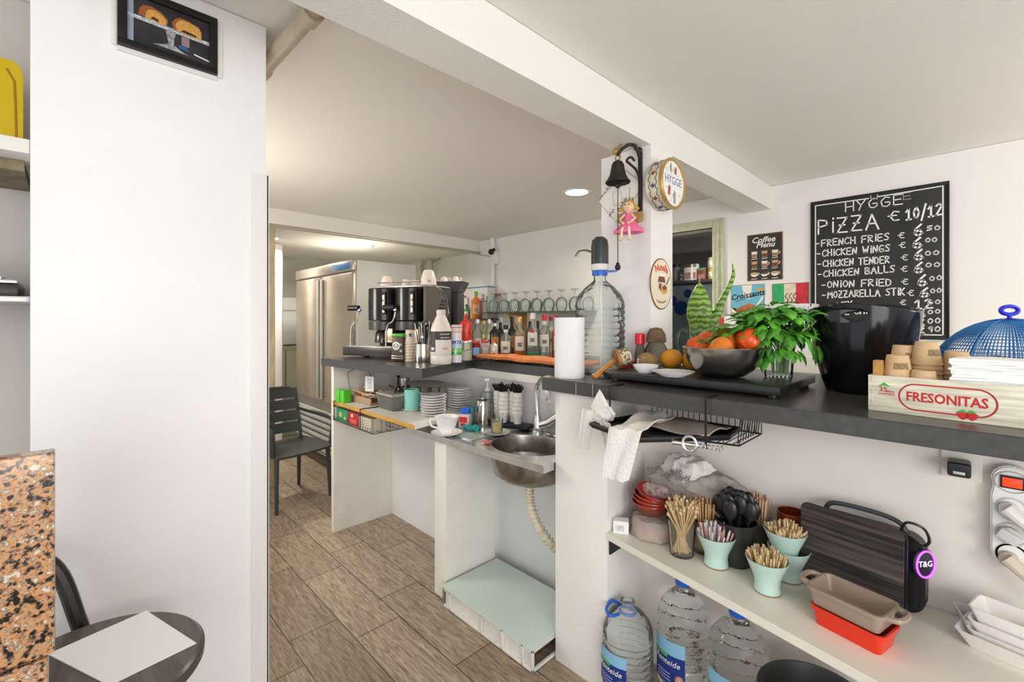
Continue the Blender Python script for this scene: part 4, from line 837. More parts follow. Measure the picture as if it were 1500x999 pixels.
for m_, c in zip(dt, ((.05, .28, .10), (.45, .07, .05), (.08, .05, .04))): m_.out('painted_dots', M('dots%.2f' % c[0], c, .5), ms)['kind'] = 'stuff'
def dish(nm, lab, loc, r, h=.018, cat='plate', group=None):
    t = T(nm, lab, cat, loc, group=group)
    MB().lathe([(0, 0), (r*.55, 0), (r*.6, .003), (r*.97, h-.003), (r, h), (r*.96, h), (r*.55, .006), (0, .006)], 40).out('dish_body', PORC, t); return t
p = on_tray(946, 546); sb = T('sauce_bowl', 'small white bowl beside the shaker on the slate board', 'bowl', (p.x, p.y, TZ+.0005)); MB().lathe([(0, 0), (.030, 0), (.048, .022), (.052, .032), (.049, .032), (.03, .006), (0, .005)], 32, sx=1).out('bowl_body', PORC, sb)
p = on_tray(979, 552); pl_ = dish('fruit_plate', 'white plate in front of the kiwi and orange', (p.x+.005, p.y+.03, TZ+.0005), .078, .020)
MB().lathe([(.05, .0062), (.058, .0105)], 40).out('grey_ring', M('grey_glaze', (.45, .45, .47), .3), pl_)
p = on_tray(957, 540); kw = T('kiwi', 'brown kiwi with a white sticker left of the orange', 'kiwi', (p.x+.0, p.y+.09, TZ+.037), rot=(0, .0, YAW)); kw.location = (-1.0, 1.80, TZ+.037)
MB().ball(.038, (0, 0, 0), (1.22, .95, .94), 24).out('fruit', M('kiwi_skin', (.33, .22, .09), .85, var=.2, vscale=60, bump=.4, bscale=300), kw)
MB().cyl(.008, .0, .003, 10, mx=Matrix.Translation((.0455, 0, 0)) @ Matrix.Rotation(pi/2, 4, 'Y')).out('blossom_end', M('kiwi_end', (.13, .07, .03), .9), kw)
MB().box((-.036, -.0300, -.008), (-.018, -.0285, .010), mx=Matrix.Rotation(-.42, 4, 'Z')).out('sticker', PAPER, kw)
og = T('orange', 'knobbly orange between the kiwi and the mango', 'orange', (-.925, 1.872, TZ+.0445)); MB().ball(.047, (0, 0, 0), (1, 1, .93), 24, fn=lambda c: 1+.02*sin(7*c.x)*sin(6*c.z+1)).out('fruit', M('orange_peel', (.78, .32, .02), .45, var=.15, vscale=10, bump=.3, bscale=200), og); MB().ball(.006, (.0, 0, .044), (1, 1, .4), 8).out('stem_scar', STM, og)
mg = T('mango', 'yellow green mango leaning against the left of the steel bowl', 'mango', (-.845, 1.935, TZ+.049), rot=(0, radians(50), YAW)); MB().ball(.05, (0, 0, 0), (.95, .85, 1.3), 24).out('fruit', M('mango_skin', (.70, .33, .04), .35, var=.5, vscale=8), mg); MB().cyl(.004, .062, .07).out('stem', STM, mg)
# little jars by the pillar
def on_bar(px, py): return atZ(px, py, ZB)
t = T('spice_jar', 'round glass jar with brown ribbed lid behind the kiwi at the pillar foot', 'jar', (-1.012, 1.902, TZ+.0005)); 
MB().lathe([(0, 0), (.042, 0), (.050, .03), (.05, .08), (.034, .11), (.032, .115), (0, .115)], 24).out('jar_body', TG('smoke_glass', (.6, .59, .56), .15, (.3, .29, .27)), t); MB().lathe([(.040, .112), (.044, .12), (.040, .15), (.025, .175), (0, .18)], 24, shape=lambda a, z: 1+.04*cos(14*a)).out('lid', M('brown_cloth', (.16, .10, .06), .8, var=.3, vscale=60), t)
t = T('sauce_bottle', 'small clear bottle with red cap beside the brown-lidded jar', 'bottle', (-1.082, 1.882, TZ+.0005)); MB().lathe([(0, 0), (.022, 0), (.024, .05), (.016, .10), (.0, .10)], 20).out('bottle_body', M('smoke_glass'), t); MB().cyl(.022, .100, .152, 18, bev=.004).out('cap', M('cap_red', (.72, .01, .03), .3), t)
t = T('red_tub', 'low red plastic tub behind the dotted shaker', 'tub', (-1.135, 1.865, ZB+.0005)); MB().lathe([(0, 0), (.030, 0), (.034, .06), (.031, .06), (.027, .004), (0, .003)], 24).out('tub_body', RED, t); MB().cyl(.03, .05, .054).out('contents', M('orange_sauce', (.7, .2, .06), .5), t)
t = T('pepper_mill', 'slim black and wood grinder beside the red tub', 'grinder', (-1.192, 1.895, ZB+.0005)); MB().lathe([(0, 0), (.018, 0), (.016, .05), (.019, .08), (0, .08)], 16).out('mill_body', M('varnished_wood'), t); MB().lathe([(.014, .08), (.012, .12), (.004, .15), (0, .152)], 16).out('mill_head', BLACK, t)
t = dish('saucer', 'white saucer with foil lying left of the serving board on the bar', (-1.16, 1.70, ZB+.0005), .05, .012, 'plate')
# crate of cups and napkins
CX, CY = -.215, 1.628
cr = T('fruit_crate', 'white painted wooden crate printed FRESONITAS on the bar edge', 'crate', (CX, CY, ZB+.0005), rz=radians(-5.5))
CW = M('crate_print_wood', (.74, .71, .58), .6, var=.34, vscale=7, stretch=(1.2, 1, 16)); EW = M('crate_raw_wood', (.55, .38, .18), .65, var=.25, vscale=14)
CL, CD, CH = .46, .185, .100
MB().box((0, 0, 0), (CL, .007, CH), .001).out('front_panel', CW, cr)
MB().box((0, CD-.007, 0), (CL, CD, CH), .001).out('back_panel', EW, cr)
for x in (0, CL-.007): MB().box((x, .007, 0), (x+.007, CD-.007, CH), .001).out('end_panel', EW, cr)
MB().box((.007, .007, 0), (CL-.007, CD-.007, .005)).out('bottom', EW, cr)
for x in (.008, CL-.03):
    for y in (.008, CD-.03): MB().box((x, y, .005), (x+.022, y+.022, CH+.042), .004).out('corner_post', M('post_wood', (.52, .28, .07), .5, var=.3, vscale=30), cr)
fp = T('tmp', 'x', 'x') if False else None
CRD = M('crate_red', (.55, .02, .02), .55)
def fr_(s, size, x, z, m, **k): return text(s, size, m, cr, (x, -.0006, z), WY, **k)
fr_('FRESONITAS', .0345, .160, .049, CRD, bold=.0007, sx=.80)
def capsule(x0, x1, zc, r): return [(x1-r+r*cos(a), zc+r*sin(a)) for a in [(-pi/2+pi*k/14) for k in range(15)]]+[(x0+r+r*cos(a), zc+r*sin(a)) for a in [(pi/2+pi*k/14) for k in range(15)]]
cp = capsule(.068, .252, .049, .034); 
m_ = MB().strokes([cp+[cp[0]]], .0035, 0, .0004); m_.out('oval_border', CRD, cr, loc=(0, -.0004, 0), rot=WY)
for x in (.192, .208): MB().prism([(x-.012, .022), (x-.008, .010), (x, .004), (x+.009, .009), (x+.012, .020), (x, .026)], .0004, .0009).out('strawberry', RED, cr, rot=WY); MB().prism([(x-.012, .022), (x, .031), (x+.010, .023), (x+.001, .024)], .0009, .0013).out('strawberry_leaf', GREEN, cr, rot=WY)
fr_('35', .020, .034, .062, CRD); fr_('AÑOS', .007, .049, .057, CRD); fr_('CONTIGO', .0078, .041, .050, CRD); MB().prism([(.022, .070), (.030, .077), (.036, .082), (.042, .077), (.050, .071), (.036, .073)], .0003, .0008).out('leaf_mark', GREEN, cr, rot=WY)
for x in (.006,):
    for z in (.02, .05, .085): MB().box((x, -.0008, z), (x+.0015, -.0001, z+.012)).out('staple', M('satin_steel'), cr)
crm = Matrix.Translation((CX, CY, ZB)) @ Matrix.Rotation(radians(-5.5), 4, 'Z')
def inc(x, y, z): return tuple(crm @ Vector((x, y, z)))
cup0 = T('paper_cup', 'kraft paper cup', 'cup', (0, 0, 0), group='kraft paper cups in the crate')
MB().lathe([(.0315, 0), (.034, .0), (.0342, .004), (.0335, .006), (.0245, .062), (.0245, .064), (.0235, .064), (.0235, .059), (0, .059), (0, .057), (.0225, .057), (.0312, .004)], 28).out('cup_wall', KRAFT, cup0)
MB().lathe([(.0338, -.0004), (.0358, .0012), (.0358, .0035), (.0338, .005)], 28).out('rolled_rim', KRAFT, cup0)
band = MB().lathe([(.0305, .026), (.0275, .044)], 14, a0=-2.2, a1=-1.0).out('print_mark', M('kraft_print', (.30, .20, .11), .8, var=.5, vscale=150), cup0)
ordn = ['topmost', 'second', 'third', 'fourth', 'fifth', 'sixth']
first = True
def cup(x, y, z, lab):
    global first
    if first: cup0.location = inc(x, y, z); cup0['label'] = lab; cup0.rotation_euler[2] = .7; first = False
    else: dup(cup0, inc(x, y, z), random.uniform(.3, 1.0), lab)
for k in range(4): cup(.056, .046, .0055+.0125*(k+4), 'kraft paper cup %s in the short upside-down stack by the wooden post' % ordn[3-k])
for k in range(6): cup(.108, .105, .0055+.0125*(k+5), 'kraft paper cup %s in the tallest upside-down stack in the crate' % ordn[5-k])
for k in range(2): cup(.112, .040, .0055+.0125*(k+3), 'kraft paper cup %s of the low front stack against the crate panel' % ['topmost', 'lower'][1-k])
for k in range(4): cup(.056, .118, .0055+.0125*(k+6), 'kraft paper cup %s in the stack behind the short one, against the bucket' % ordn[3-k])
for k in range(4): cup(.165, .135, .0055+.0125*(k+5), 'kraft paper cup %s in the stack half hidden by the napkins' % ordn[3-k])
np_ = MB(); rn = random.Random(2)
nz = .012
for k in range(26):
    h_ = .0058; dx, dy = rn.uniform(-.006, .006), rn.uniform(-.004, .004); 
    if k in (7, 8, 9): dx -= .014
    np_.grid(lambda u, v, k=k, dx=dx, dy=dy: Vector((.165+dx+.19*u, .014+dy+.12*v, nz+k*h_+.0014*sin(u*9+k*1.7)+.001*sin(v*7+k))), 8, 5, .0056)
np_.box((.171, .02, .012), (.349, .128, .012+25*.0058)); np_ = np_.out('napkin_stack', M('napkin_paper', (.88, .88, .88), .95), None); np_.matrix_world = crm; tag(np_, 'thick stack of white paper napkins in the wooden crate', 'napkins', kind='stuff')
# mesh food cover with bread
dc = T('food_cover', 'blue netted dome food cover at the right end of the bar', 'food cover', (.075, 2.17, ZB+.0005))
NETM = M('net_blue', (.03, .22, .58), .5)
dm_ = MB().lathe([(.205*cos(t*pi/2/26), .012+.245*sin(t*pi/2/26)) for t in range(26)]+[(.0, .257)], 110)
o = dm_.out('net', NETM, dc); wf = o.modifiers.new('net', 'WIREFRAME'); wf.thickness = .0030; wf.use_replace = True
for k in range(6): 
    a = pi*k/6
    if k % 2 == 0: MB().tube([(.206*cos(t)*cos(a), .206*cos(t)*sin(a), .012+.247*sin(t)) for t in [pi*i/24 for i in range(25)]], .002, 6).out('rib', NETM, dc)
MB().tube([(.207*cos(2*pi*i/60), .207*sin(2*pi*i/60), .008) for i in range(60)], .006, 8, closed=True).out('rim_ring', CAPB, dc)
MB().cyl(.006, .255, .272).tube([(.028*cos(2*pi*i/28)*rt.x, .028*cos(2*pi*i/28)*rt.y, .286+.013*sin(2*pi*i/28)) for i in range(28)], .0065, 8, closed=True).lathe([(0, .255), (.03, .255), (.02, .260), (0, .261)], 20).out('loop_handle', M('handle_blue', (.01, .02, .55), .35), dc)
bd = T('bread_loaf', 'brown crusty loaf under the blue net cover', 'bread', (.03, 2.12, ZB+.011)); MB().ball(.1, (0, 0, .062), (1.15, .8, .68), 24, fn=lambda c: 1+.04*sin(9*c.x)).out('loaf', M('bread_crust', (.34, .17, .06), .7, var=.4, vscale=25), bd)
MB().lathe([(0, -.0105), (.14, -.0105), (.16, .0), (.155, .0), (.13, -.006), (0, -.006)], 36).out('wooden_plate', M('varnished_wood'), bd)

# ============================================================ COFFEE MACHINE AND ITS NEIGHBOURS
MBK = M('machine_black', (.012, .011, .011), .22); MDK = M('machine_graphite', (.06, .055, .05), .3)
cm = T('espresso_machine', 'black two-group espresso machine on the corner counter', 'coffee machine', (-3.06, 1.525, ZK+.0005), rz=radians(24))
MWd, MD = .545, .40
# local: x right, -y front
MB().box((-.10, -.115, .015), (.36, .12, .075), .006).out('drip_tray', M('tray_brown_black', (.03, .024, .020), .3), cm)
MB().box((-.08, -.10, .0755), (.34, .10, .079), .001).out('tray_grid', M('satin_steel'), cm)
for x in (.03, .36): MB().cyl(.022, 0, .016, loc=(x, -.02, 0)).out('foot', BLACK, cm)
MB().box((.03, .12, .02), (.50, .36, .30), .01).out('body', MBK, cm)
MB().box((.03, .07, .30), (.50, .36, .495), .012).out('upper_body', MBK, cm)
for i, x in enumerate((.115, .345)):
    g = MB().cyl(.106, .255, .485, 36, (x, .06, 0), bev=.006).out('group_tower', MBK, cm)
    MB().cyl(.104, .19, .252, 36, (x, .06, 0), bev=.003).out('tower_ring', MDK, g)
    MB().lathe([(.03, .19), (.045, .17), (.05, .12), (.05, .10), (.0, .10)], 24, (x, .04, 0)).out('brew_group', M('dark_chrome', (.09, .08, .07), .2, .7), g)
    MB().box((x+.060, -.038, .30), (x+.090, -.020, .455), .003).out('button_panel', MBK, g)
    for k in range(3): MB().box((x+.066, -.0425, .312+k*.045), (x+.084, -.038, .345+k*.045), .002).out('button', M('cream_button', (.72, .66, .54), .4), g)
    MB().box((x+.055, .0, .105), (x+.12, .05, .20), .004).out('copper_panel', M('copper_plate', (.52, .36, .22), .25, .8), g)
for s, x in (('L', -.0), ('R', .30)):
    w = MB().tube(spline([(x-.0, -.055, .345), (x, -.065, .29), (x-.01, -.075, .25), (x-.045, -.085, .215), (x-.055, -.085, .08)], 8), .0055, 8).out('steam_wand', CHROME, cm)
    MB().tube([(x-.085, -.07, .345), (x-.005, -.06, .345)], .020, 14).out('handle', BLACK, w); MB().ball(.014, (x, -.058, .33)).out('ball_joint', CHROME, w)
prof = [(0, 0), (0, .255), (.13, .255)]+[(.13+.17*sin(k*pi/16), .07+.185*cos(k*pi/16)) for k in range(1, 9)]+[(.28, .03), (.20, 0)]
MB().prism([(p[0], p[1]) for p in prof], 0, .02, mx=Matrix.Translation((.50, -.02, .235)) @ Matrix.Rotation(pi/2, 4, 'Z') @ Matrix.Rotation(pi/2, 4, 'X')).out('side_panel', M('panel_brown_gloss', (.075, .058, .048), .18), cm)
sv = MB(); MB().tube([(.521, -.02+p[0], .235+p[1]) for p in prof[2:11]], .004, 8).out('chrome_edge', CHROME, cm)
for k in range(6): MB().box((.519, .12+k*.012, .27+k*.024), (.526, .24, .282+k*.024), .002).out('vent_slat', BLACK, cm)
MB().box((.05, .08, .495), (.50, .34, .505), .003).out('cup_deck', M('satin_steel'), cm)
MB().tube([(.05, .07, .53), (.50, .07, .53)], .004, 6).out('cup_rail', CHROME, cm)
cmM = Matrix.Translation(cm.location) @ Matrix.Rotation(radians(24), 4, 'Z')
def incm(x, y, z): return tuple(cmM @ Vector((x, y, z)))
CREAM = M('cream_cup', (.80, .72, .64), .3)
def scup(lab, loc, r=.036, h=.065, rz=0, mat=CREAM, inv=True):
    t = T('coffee_cup', lab, 'cup', loc, rz, group='cups on the espresso machine')
    P = [(0, 0), (r*.55, 0), (r*.68, h*.12), (r*.95, h*.6), (r, h), (r*.94, h), (r*.86, h*.55), (r*.5, h*.1), (0, h*.1)]
    if inv: P = [(a, h-b) for a, b in P]
    MB().lathe(P, 28).out('cup_body', mat, t)
    MB().tube(spline([(r*.9, 0, h*.75), (r*1.5, 0, h*.7), (r*1.45, 0, h*.35), (r*.85, 0, h*.3)], 5), .0045, 6).out('handle', mat, t); return t
zc_ = .5055
scup('cream cup tipped upside down at the left end of the espresso machine', incm(.10, .12, zc_), .046, .075, 2.6)
scup('small cream cup in the middle of the espresso machine top', incm(.235, .16, zc_), .030, .05, .6)
scup('small cream cup right of the middle on the espresso machine top', incm(.29, .20, zc_), .028, .048, .2)
scup('brown glazed cup behind the large cup on the espresso machine', incm(.385, .20, zc_), .044, .098, 3, M('brown_glaze', (.45, .32, .22), .3))
scup('largest cream cup, upside down at the right end of the espresso machine', incm(.455, .115, zc_), .056, .105, -.7)
# grinder with smoked hopper
gl = atY(633, 480, 1.98)
gr = T('coffee_grinder', 'black block grinder with smoked tray behind the espresso machine', 'grinder', (-3.03, 2.22, ZK+.0005), rz=radians(38)); gr.scale = (1, 1, 1.12)
MB().box((-.125, -.10, 0), (.125, .10, .43), .010).out('body', M('grinder_black', (.022, .020, .019), .35), gr)
MB().box((-.09, -.105, .08), (.09, -.10, .26), .003).out('front_plate', MBK, gr)
for x in (-.04, .05): MB().ball(.011, (x, -.108, .395)).out('knob', M('cream_button'), gr)
MB().prism([(-.12, 0), (.12, 0), (.165, .075), (-.165, .075)], -.10, .10, mx=Matrix.Translation((0, 0, .432)) @ Matrix.Rotation(pi/2, 4, 'X')).out('smoked_tray', M('smoke_plastic', (.10, .10, .125), .15, trans=.35), gr)
grM = Matrix.Translation(gr.location) @ Matrix.Rotation(radians(38), 4, 'Z')
for i, x in enumerate((-.02, .075)): scup(['cream cup left on the smoked grinder tray', 'cream cup right on the smoked grinder tray'][i], tuple(grM @ Vector((x, 0, .508*1.12))), .030, .045, 1)
# things on the counter in front of the machine
def K(px, py): p = atZ(px, py, ZK); return (p.x, p.y, ZK+.0005)
x, y, z = K(585, 529)
t = T('cocoa_shaker', 'brown canister with green lid and round white mark before the machine', 'canister', (x, y, z), rz=FACE-.3)
MB().box((-.040, -.028, .004), (.040, .028, .155), .008).out('canister_body', M('can_brown', (.085, .055, .035), .4), t); MB().box((-.041, -.029, .155), (.041, .029, .175), .005).out('lid', M('lid_green', (.08, .38, .05), .35), t)
for zz in (.016, .030): MB().box((-.0405, -.0285, zz), (.0405, .0285, zz+.008), .004).out('silver_band', M('satin_steel'), t)
lg = MB(); disc(lg, .026, 0, .0005); lg.out('round_mark', M('mark_white', (.82, .82, .78), .5), t, loc=(-.006, -.0283, .098), rot=WY)
lg = MB(); lg.strokes([[(-.012, -.014), (-.015, .0), (-.006, .012), (0, .016), (.006, .012), (.015, .0), (.012, -.014)], [(-.006, -.018), (-.004, -.002), (.004, -.002), (.006, -.018)], [(-.02, -.004), (-.014, .008)], [(.02, -.004), (.014, .008)]], .0035, .0006); lg.out('mark_lines', M('can_brown'), t, loc=(-.006, -.0283, .098), rot=WY)
MB().box((.020, -.0292, .10), (.034, -.0284, .114)).box((.020, -.0292, .06), (.036, -.0284, .074)).out('side_print', M('print_teal', (.30, .45, .48), .5), t)
x, y, z = K(601, 529)
for k in range(7):
    lab = 'printed paper cup %s in the tall stack beside the green-lidded canister' % (['lowest', 'second from bottom', 'third from bottom', 'middle', 'third from top', 'second from top', 'topmost'][k])
    if k == 0:
        pc0 = T('takeaway_cup', lab, 'cup', (x, y, z), .3, group='paper cups beside the canister')
        MB().lathe([(.036, 0), (.037, .003), (.0355, .005), (.0285, .085), (.028, .087), (0, .087), (0, .085), (.027, .084), (.034, .004), (.034, 0)], 26).out('cup_wall', M('cup_beige', (.70, .58, .47), .6), pc0)
        MB().lathe([(.0365, -.001), (.0382, .001), (.0382, .004), (.0365, .006)], 26).out('rolled_rim', M('cup_beige'), pc0)
    else: pc = dup(pc0, (x, y, z+k*.0185), .3+k*.1, lab)
MB().lathe([(.0325, .045), (.031, .066)], 8, a0=-1.75, a1=-1.15).out('flag_print', M('flag_blue_red', (.10, .12, .28), .5, var=.9, vscale=90), pc)
x, y, z = K(620, 530)
t = T('stirrer_pot', 'polished steel pot full of black and clear stirrers', 'pot', (x, y, z))
MB().lathe([(0, 0), (.052, 0), (.054, .004), (.052, .05), (.050, .112), (.048, .112), (.05, .01), (0, .008)], 36).out('pot_body', M('polished_steel', (.75, .72, .66), .14, 1), t)
rn = random.Random(4); sb_ = [MB(), MB()]
for i in range(60):
    a = rn.uniform(0, 2*pi); q = rn.uniform(.0, .028); b2 = rn.uniform(0, .05); L_ = rn.uniform(.20, .255); a2 = a+rn.uniform(-.8, .8)
    sb_[i % 3 == 0].tube([(q*cos(a), q*sin(a), .012), (q*cos(a)+b2*cos(a2), q*sin(a)+b2*sin(a2), L_)], .0032, 5)
for m_, c in zip(sb_, ('stir_black', 'stir_clear')): m_.out('stirrers', M(c, (.02, .018, .016) if c == 'stir_black' else (.72, .70, .68), .3), t)['kind'] = 'stuff'
MB().tube([(.03, -.02, .05), (.045, -.035, .15)], .003, 6).ball(.011, (.046, -.036, .155), (.8, .8, 1.4), 10).out('spoon', CHROME, t)
x, y, z = K(646, 533)
t = T('milk_bottle', 'large cream plastic bottle with dark brown label on the counter corner', 'bottle', (x, y, z), rz=FACE)
MB().lathe([(0, 0), (.058, 0), (.062, .006), (.062, .045), (.060, .05), (.062, .055), (.062, .20), (.055, .225), (.036, .268), (.026, .288), (.024, .30), (0, .30)], 36).out('bottle_body', M('bottle_cream', (.80, .72, .66), .35), t)
MB().cyl(.027, .292, .322, 28, bev=.003).out('screw_cap', M('cap_cream', (.74, .66, .60), .45), t)
MB().lathe([(.0626, .145), (.0626, .195)], 40, a0=-pi, a1=0).out('label', M('label_choc', (.055, .04, .035), .5), t); MB().lathe([(.0626, .075), (.0626, .195)], 14, a0=-2.75, a1=-1.95).out('label_side', M('label_choc'), t)
MB().lathe([(.0624, .075), (.0624, .145)], 24, a0=-1.95, a1=-.2).out('label_pale', M('label_pale', (.76, .70, .66), .5), t)
scribble(t, M('mark_white'), -.03, .03, 0, .010, (0, 0, .178), (0, 0, .55), wrap=.063, seed=6); scribble(t, M('mark_white'), -.025, .03, 0, .008, (0, 0, .158), (0, 0, .55), wrap=.063, seed=7)
for o in t.children[-2:]:
    for v in o.data.vertices: v.co = Vector((v.co.x, v.co.y, v.co.z))
MB().lathe([(.0628, .088), (.0628, .10)], 8, a0=-1.3, a1=-.7).out('label_swirl', M('swirl_tan', (.62, .42, .28), .5), t)
MB().lathe([(.0630, .085), (.0630, .10)], 8, a0=-2.5, a1=-2.1).out('barcode', M('mark_white'), t)
x, y, z = K(669, 531)
t = T('cream_can', 'white blue and green spray can with pink cap beside the cream bottle', 'spray can', (x, y, z), rz=FACE)
MB().cyl(.031, 0, .185, 32, bev=.003).out('can_body', M('can_lilac', (.78, .74, .80), .3), t); MB().lathe([(.031, .186), (.033, .20), (.033, .225), (.030, .232), (0, .232)], 32).out('cap', M('cap_pink', (.80, .58, .50), .4), t)
MB().lathe([(.0316, .048), (.0316, .066)], 32).out('green_band', M('band_green', (.03, .45, .05), .35), t); MB().lathe([(.0314, .066), (.0314, .09)], 32).out('light_green_band', M('band_lime', (.25, .62, .18), .35), t); MB().lathe([(.0314, .092), (.0314, .118)], 32).out('blue_band', M('band_sky', (.50, .66, .82), .35), t)
text('NATA', .028, M('nata_blue', (.02, .08, .45), .4), t, (0, 0, .125), wrap=.0316, bold=.001); MB().lathe([(.0318, .052), (.0318, .085)], 6, a0=-1.9, a1=-1.5).out('barcode', M('mark_white'), t); MB().lathe([(.0318, .214), (.0333, .214), (.0333, .218)], 32).out('cap_ring', CAPB, t)
x, y, z = K(682, 528)
t = T('sugar_jar', 'ribbed glass sugar jar half full with metal lid', 'jar', (x, y, z))
MB().lathe([(0, 0), (.042, 0), (.043, .006), (.043, .10), (.040, .112), (0, .112)], 32, shape=lambda a, z: 1+.02*cos(18*a)).out('jar_body', TG('jar_frost', (.86, .85, .78), .25, (.68, .66, .58), .08, .2), t); MB().cyl(.0385, .004, .062).out('sugar', M('sugar', (.85, .84, .82), .9), t); MB().cyl(.042, .112, .128, 28, bev=.003).out('lid', M('lid_tin', (.62, .60, .55), .35, .6), t)
t2 = T('red_pouch', 'crumpled red snack pouch standing on the sugar jar', 'pouch', (x, y, z+.1285), rz=FACE)
MB().lathe([(0, 0), (.032, .002), (.042, .03), (.036, .07), (.040, .10), (.030, .125), (.012, .13), (.010, .16), (.004, .17), (0, .17)], 20, shape=lambda a, z: 1+.10*sin(5*a+z*60), sy=.6).out('pouch_body', M('pouch_red', (.66, .03, .015), .3, var=.4, vscale=30), t2); MB().prism([(-.012, .12), (.012, .12), (.0, .165)], -.02, -.017, mx=Matrix.Rotation(pi/2, 4, 'X')).out('white_flash', PAPER, t2)
t3 = MB().lathe([(0, -.0), (.05, 0), (.053, .003), (.05, .004), (0, .004)], 28).out('dark_coaster', BLACK, None, loc=(K(697, 528)[0]-.005, K(697, 528)[1]+.03, ZK+.0005)); tag(t3, 'flat dark coaster under the red-lidded jars', 'coaster')
def ljar(lab, px, py, r, h, mat, lidm, labm, dz=0):
    x, y, z = K(px, py); t = T('preserve_jar', lab, 'jar', (x, y, z+dz), rz=FACE)
    MB().lathe([(0, 0), (r*.95, 0), (r, .006), (r, h*.78), (r*.85, h*.86), (0, h*.86)], 24).out('jar_body', mat, t); MB().cyl(r*.9, h*.86, h, 24, bev=.002).out('lid', lidm, t); MB().lathe([(r+.0008, h*.2), (r+.0008, h*.62)], 16, a0=-1.9, a1=-.6).out('label', labm, t)
CAPR = M('lid_red', (.60, .05, .03), .4)
ljar('dark red preserve jar with red lid behind the sugar jar', 696, 526, .036, .118, M('jam_dark', (.16, .02, .012), .15), CAPR, M('label_blue', (.20, .42, .70), .5), .005)
ljar('pale pink preserve jar with red lid between jam jar and silver can', 710, 524.5, .028, .122, M('jar_pinkgrey', (.50, .40, .38), .2), CAPR, M('label_pale'))
# liquor bottles
WHL = M('label_white', (.82, .81, .76), .6)
def bottle(lab, loc, h, r, gm, lm=WHL, cm_=None, liq=None, lf_=.4, lab_z=(.18, .52), neck=.28, cap_h=.05, cat='bottle', sq=1, neckband=None, group='liquor bottles on the counter', txt=None, seal=None):
    t = T('liquor_bottle', lab, cat, loc, rz=FACE+random.uniform(-.15, .15), group=group)
    h *= .92 if 'counter' in group else 1; rn_ = r*.34; zsb = h*(1-neck-.12)
    MB().lathe([(0, 0), (r*.94, 0), (r, .008), (r, zsb), (r*.93, zsb+h*.035), (r*.62, zsb+h*.085), (rn_*1.15, zsb+h*.13), (rn_, zsb+h*.16), (rn_, h-.004), (rn_*.9, h), (0, h)], 24, sy=sq).out('glass_body', gm, t)
    if liq: MB().lathe([(0, .004), (r*1.006, .005), (r*1.006, zsb*lf_*1.6), (0, zsb*lf_*1.6)], 24, sy=sq).out('liquid', liq, t)
    MB().cyl(rn_*1.18, h*(1-cap_h*2.4), h+.003, 18, bev=.002).out('cap', cm_ or BLACK, t)
    MB().lathe([(r*1.012, h*lab_z[0]), (r*1.012, h*lab_z[1])], 18, a0=-2.35, a1=-.75, sy=sq).out('label', lm, t)
    if neckband: MB().lathe([(rn_*1.06, h*.78), (rn_*1.06, h*.86)], 16).out('neck_label', neckband, t)
    dk = INK
    for k, (zf, wf) in enumerate(((.45, .8), (.36, .6), (.27, .75))): MB().lathe([(r*1.02, h*(lab_z[0]+(lab_z[1]-lab_z[0])*zf)), (r*1.02, h*(lab_z[0]+(lab_z[1]-lab_z[0])*(zf+.10)))], 10, a0=-1.55-.5*wf, a1=-1.55+.5*wf, sy=sq).out('label_print', M('print_grey', (.22, .2, .18), .7), t)
    if seal: MB().ball(r*.34, (0, -r*sq*.98, h*(lab_z[1]+.02)), (1, .18, 1), 12).out('seal', seal, t)
    return t
CLR = TG('bottle_clear', (.90, .93, .90), .18, (.62, .66, .62), .05, .18); DRK = M('bottle_dark', (.012, .014, .010), .12); AMB = M('whisky', (.45, .13, .02), .12); GRN = M('bottle_green', (.10, .42, .20), .1, trans=.35, ior=1.15)
GCP = M('gold_cap', (.62, .40, .12), .35, .4); RCP = M('cap_red'); WCP = WPLA
def KB(px, py=527, dy=0): p = atZ(px, py, ZK); return (p.x, p.y, ZK+.0005)
bottle('silver slim can-like bottle right of the red-lidded jars', KB(723, 526), .125, .031, M('can_silver', (.62, .58, .55), .3, .5), M('label_rose', (.66, .50, .45), .5), M('can_orange', (.70, .28, .04), .4), neck=.1, cap_h=.04)
bottle('dark bottle with orange label behind the silver can', KB(724.5, 521), .30, .036, DRK, M('label_orange', (.62, .25, .05), .5), BLACK, neckband=WHL, lab_z=(.3, .5))
bottle('dark wine bottle with grey capsule, second behind the label bottle', KB(733, 520), .30, .034, DRK, M('label_dark', (.15, .10, .07), .5), M('capsule_grey', (.40, .40, .38), .4))
bottle('black bottle with orange label left of the whisky bottle', KB(750, 520), .31, .035, DRK, M('label_orange'), BLACK, lab_z=(.2, .5))
bottle('squat clear bottle with cream tombstone label and black cap', KB(741, 524.5), .245, .043, CLR, M('label_ivory', (.80, .80, .70), .6), BLACK, lab_z=(.17, .52), neckband=WHL)
bottle('amber whisky bottle with gold cap and white label', KB(761, 525), .30, .041, CLR, WHL, GCP, liq=AMB, lf_=.60, lab_z=(.2, .55))
bottle('gold-capped bottle hidden behind the green-based rum bottle', KB(776.5, 519.5), .31, .036, DRK, M('label_green', (.25, .35, .2), .5), GCP)
bottle('clear rum bottle with white cap, red seal and green base', KB(780.5, 526), .33, .043, CLR, M('label_mint', (.72, .80, .72), .5), WCP, liq=GRN, lf_=.16, lab_z=(.30, .60), seal=RED)
bottle('black-capped slim bottle between the two clear rum bottles', KB(788, 520), .275, .03, DRK, M('label_dark'), BLACK)
bottle('clear vodka bottle with red and white cap and round label', KB(797.5, 525.5), .32, .041, CLR, WHL, RCP, lab_z=(.28, .56), neckband=WHL, seal=None)
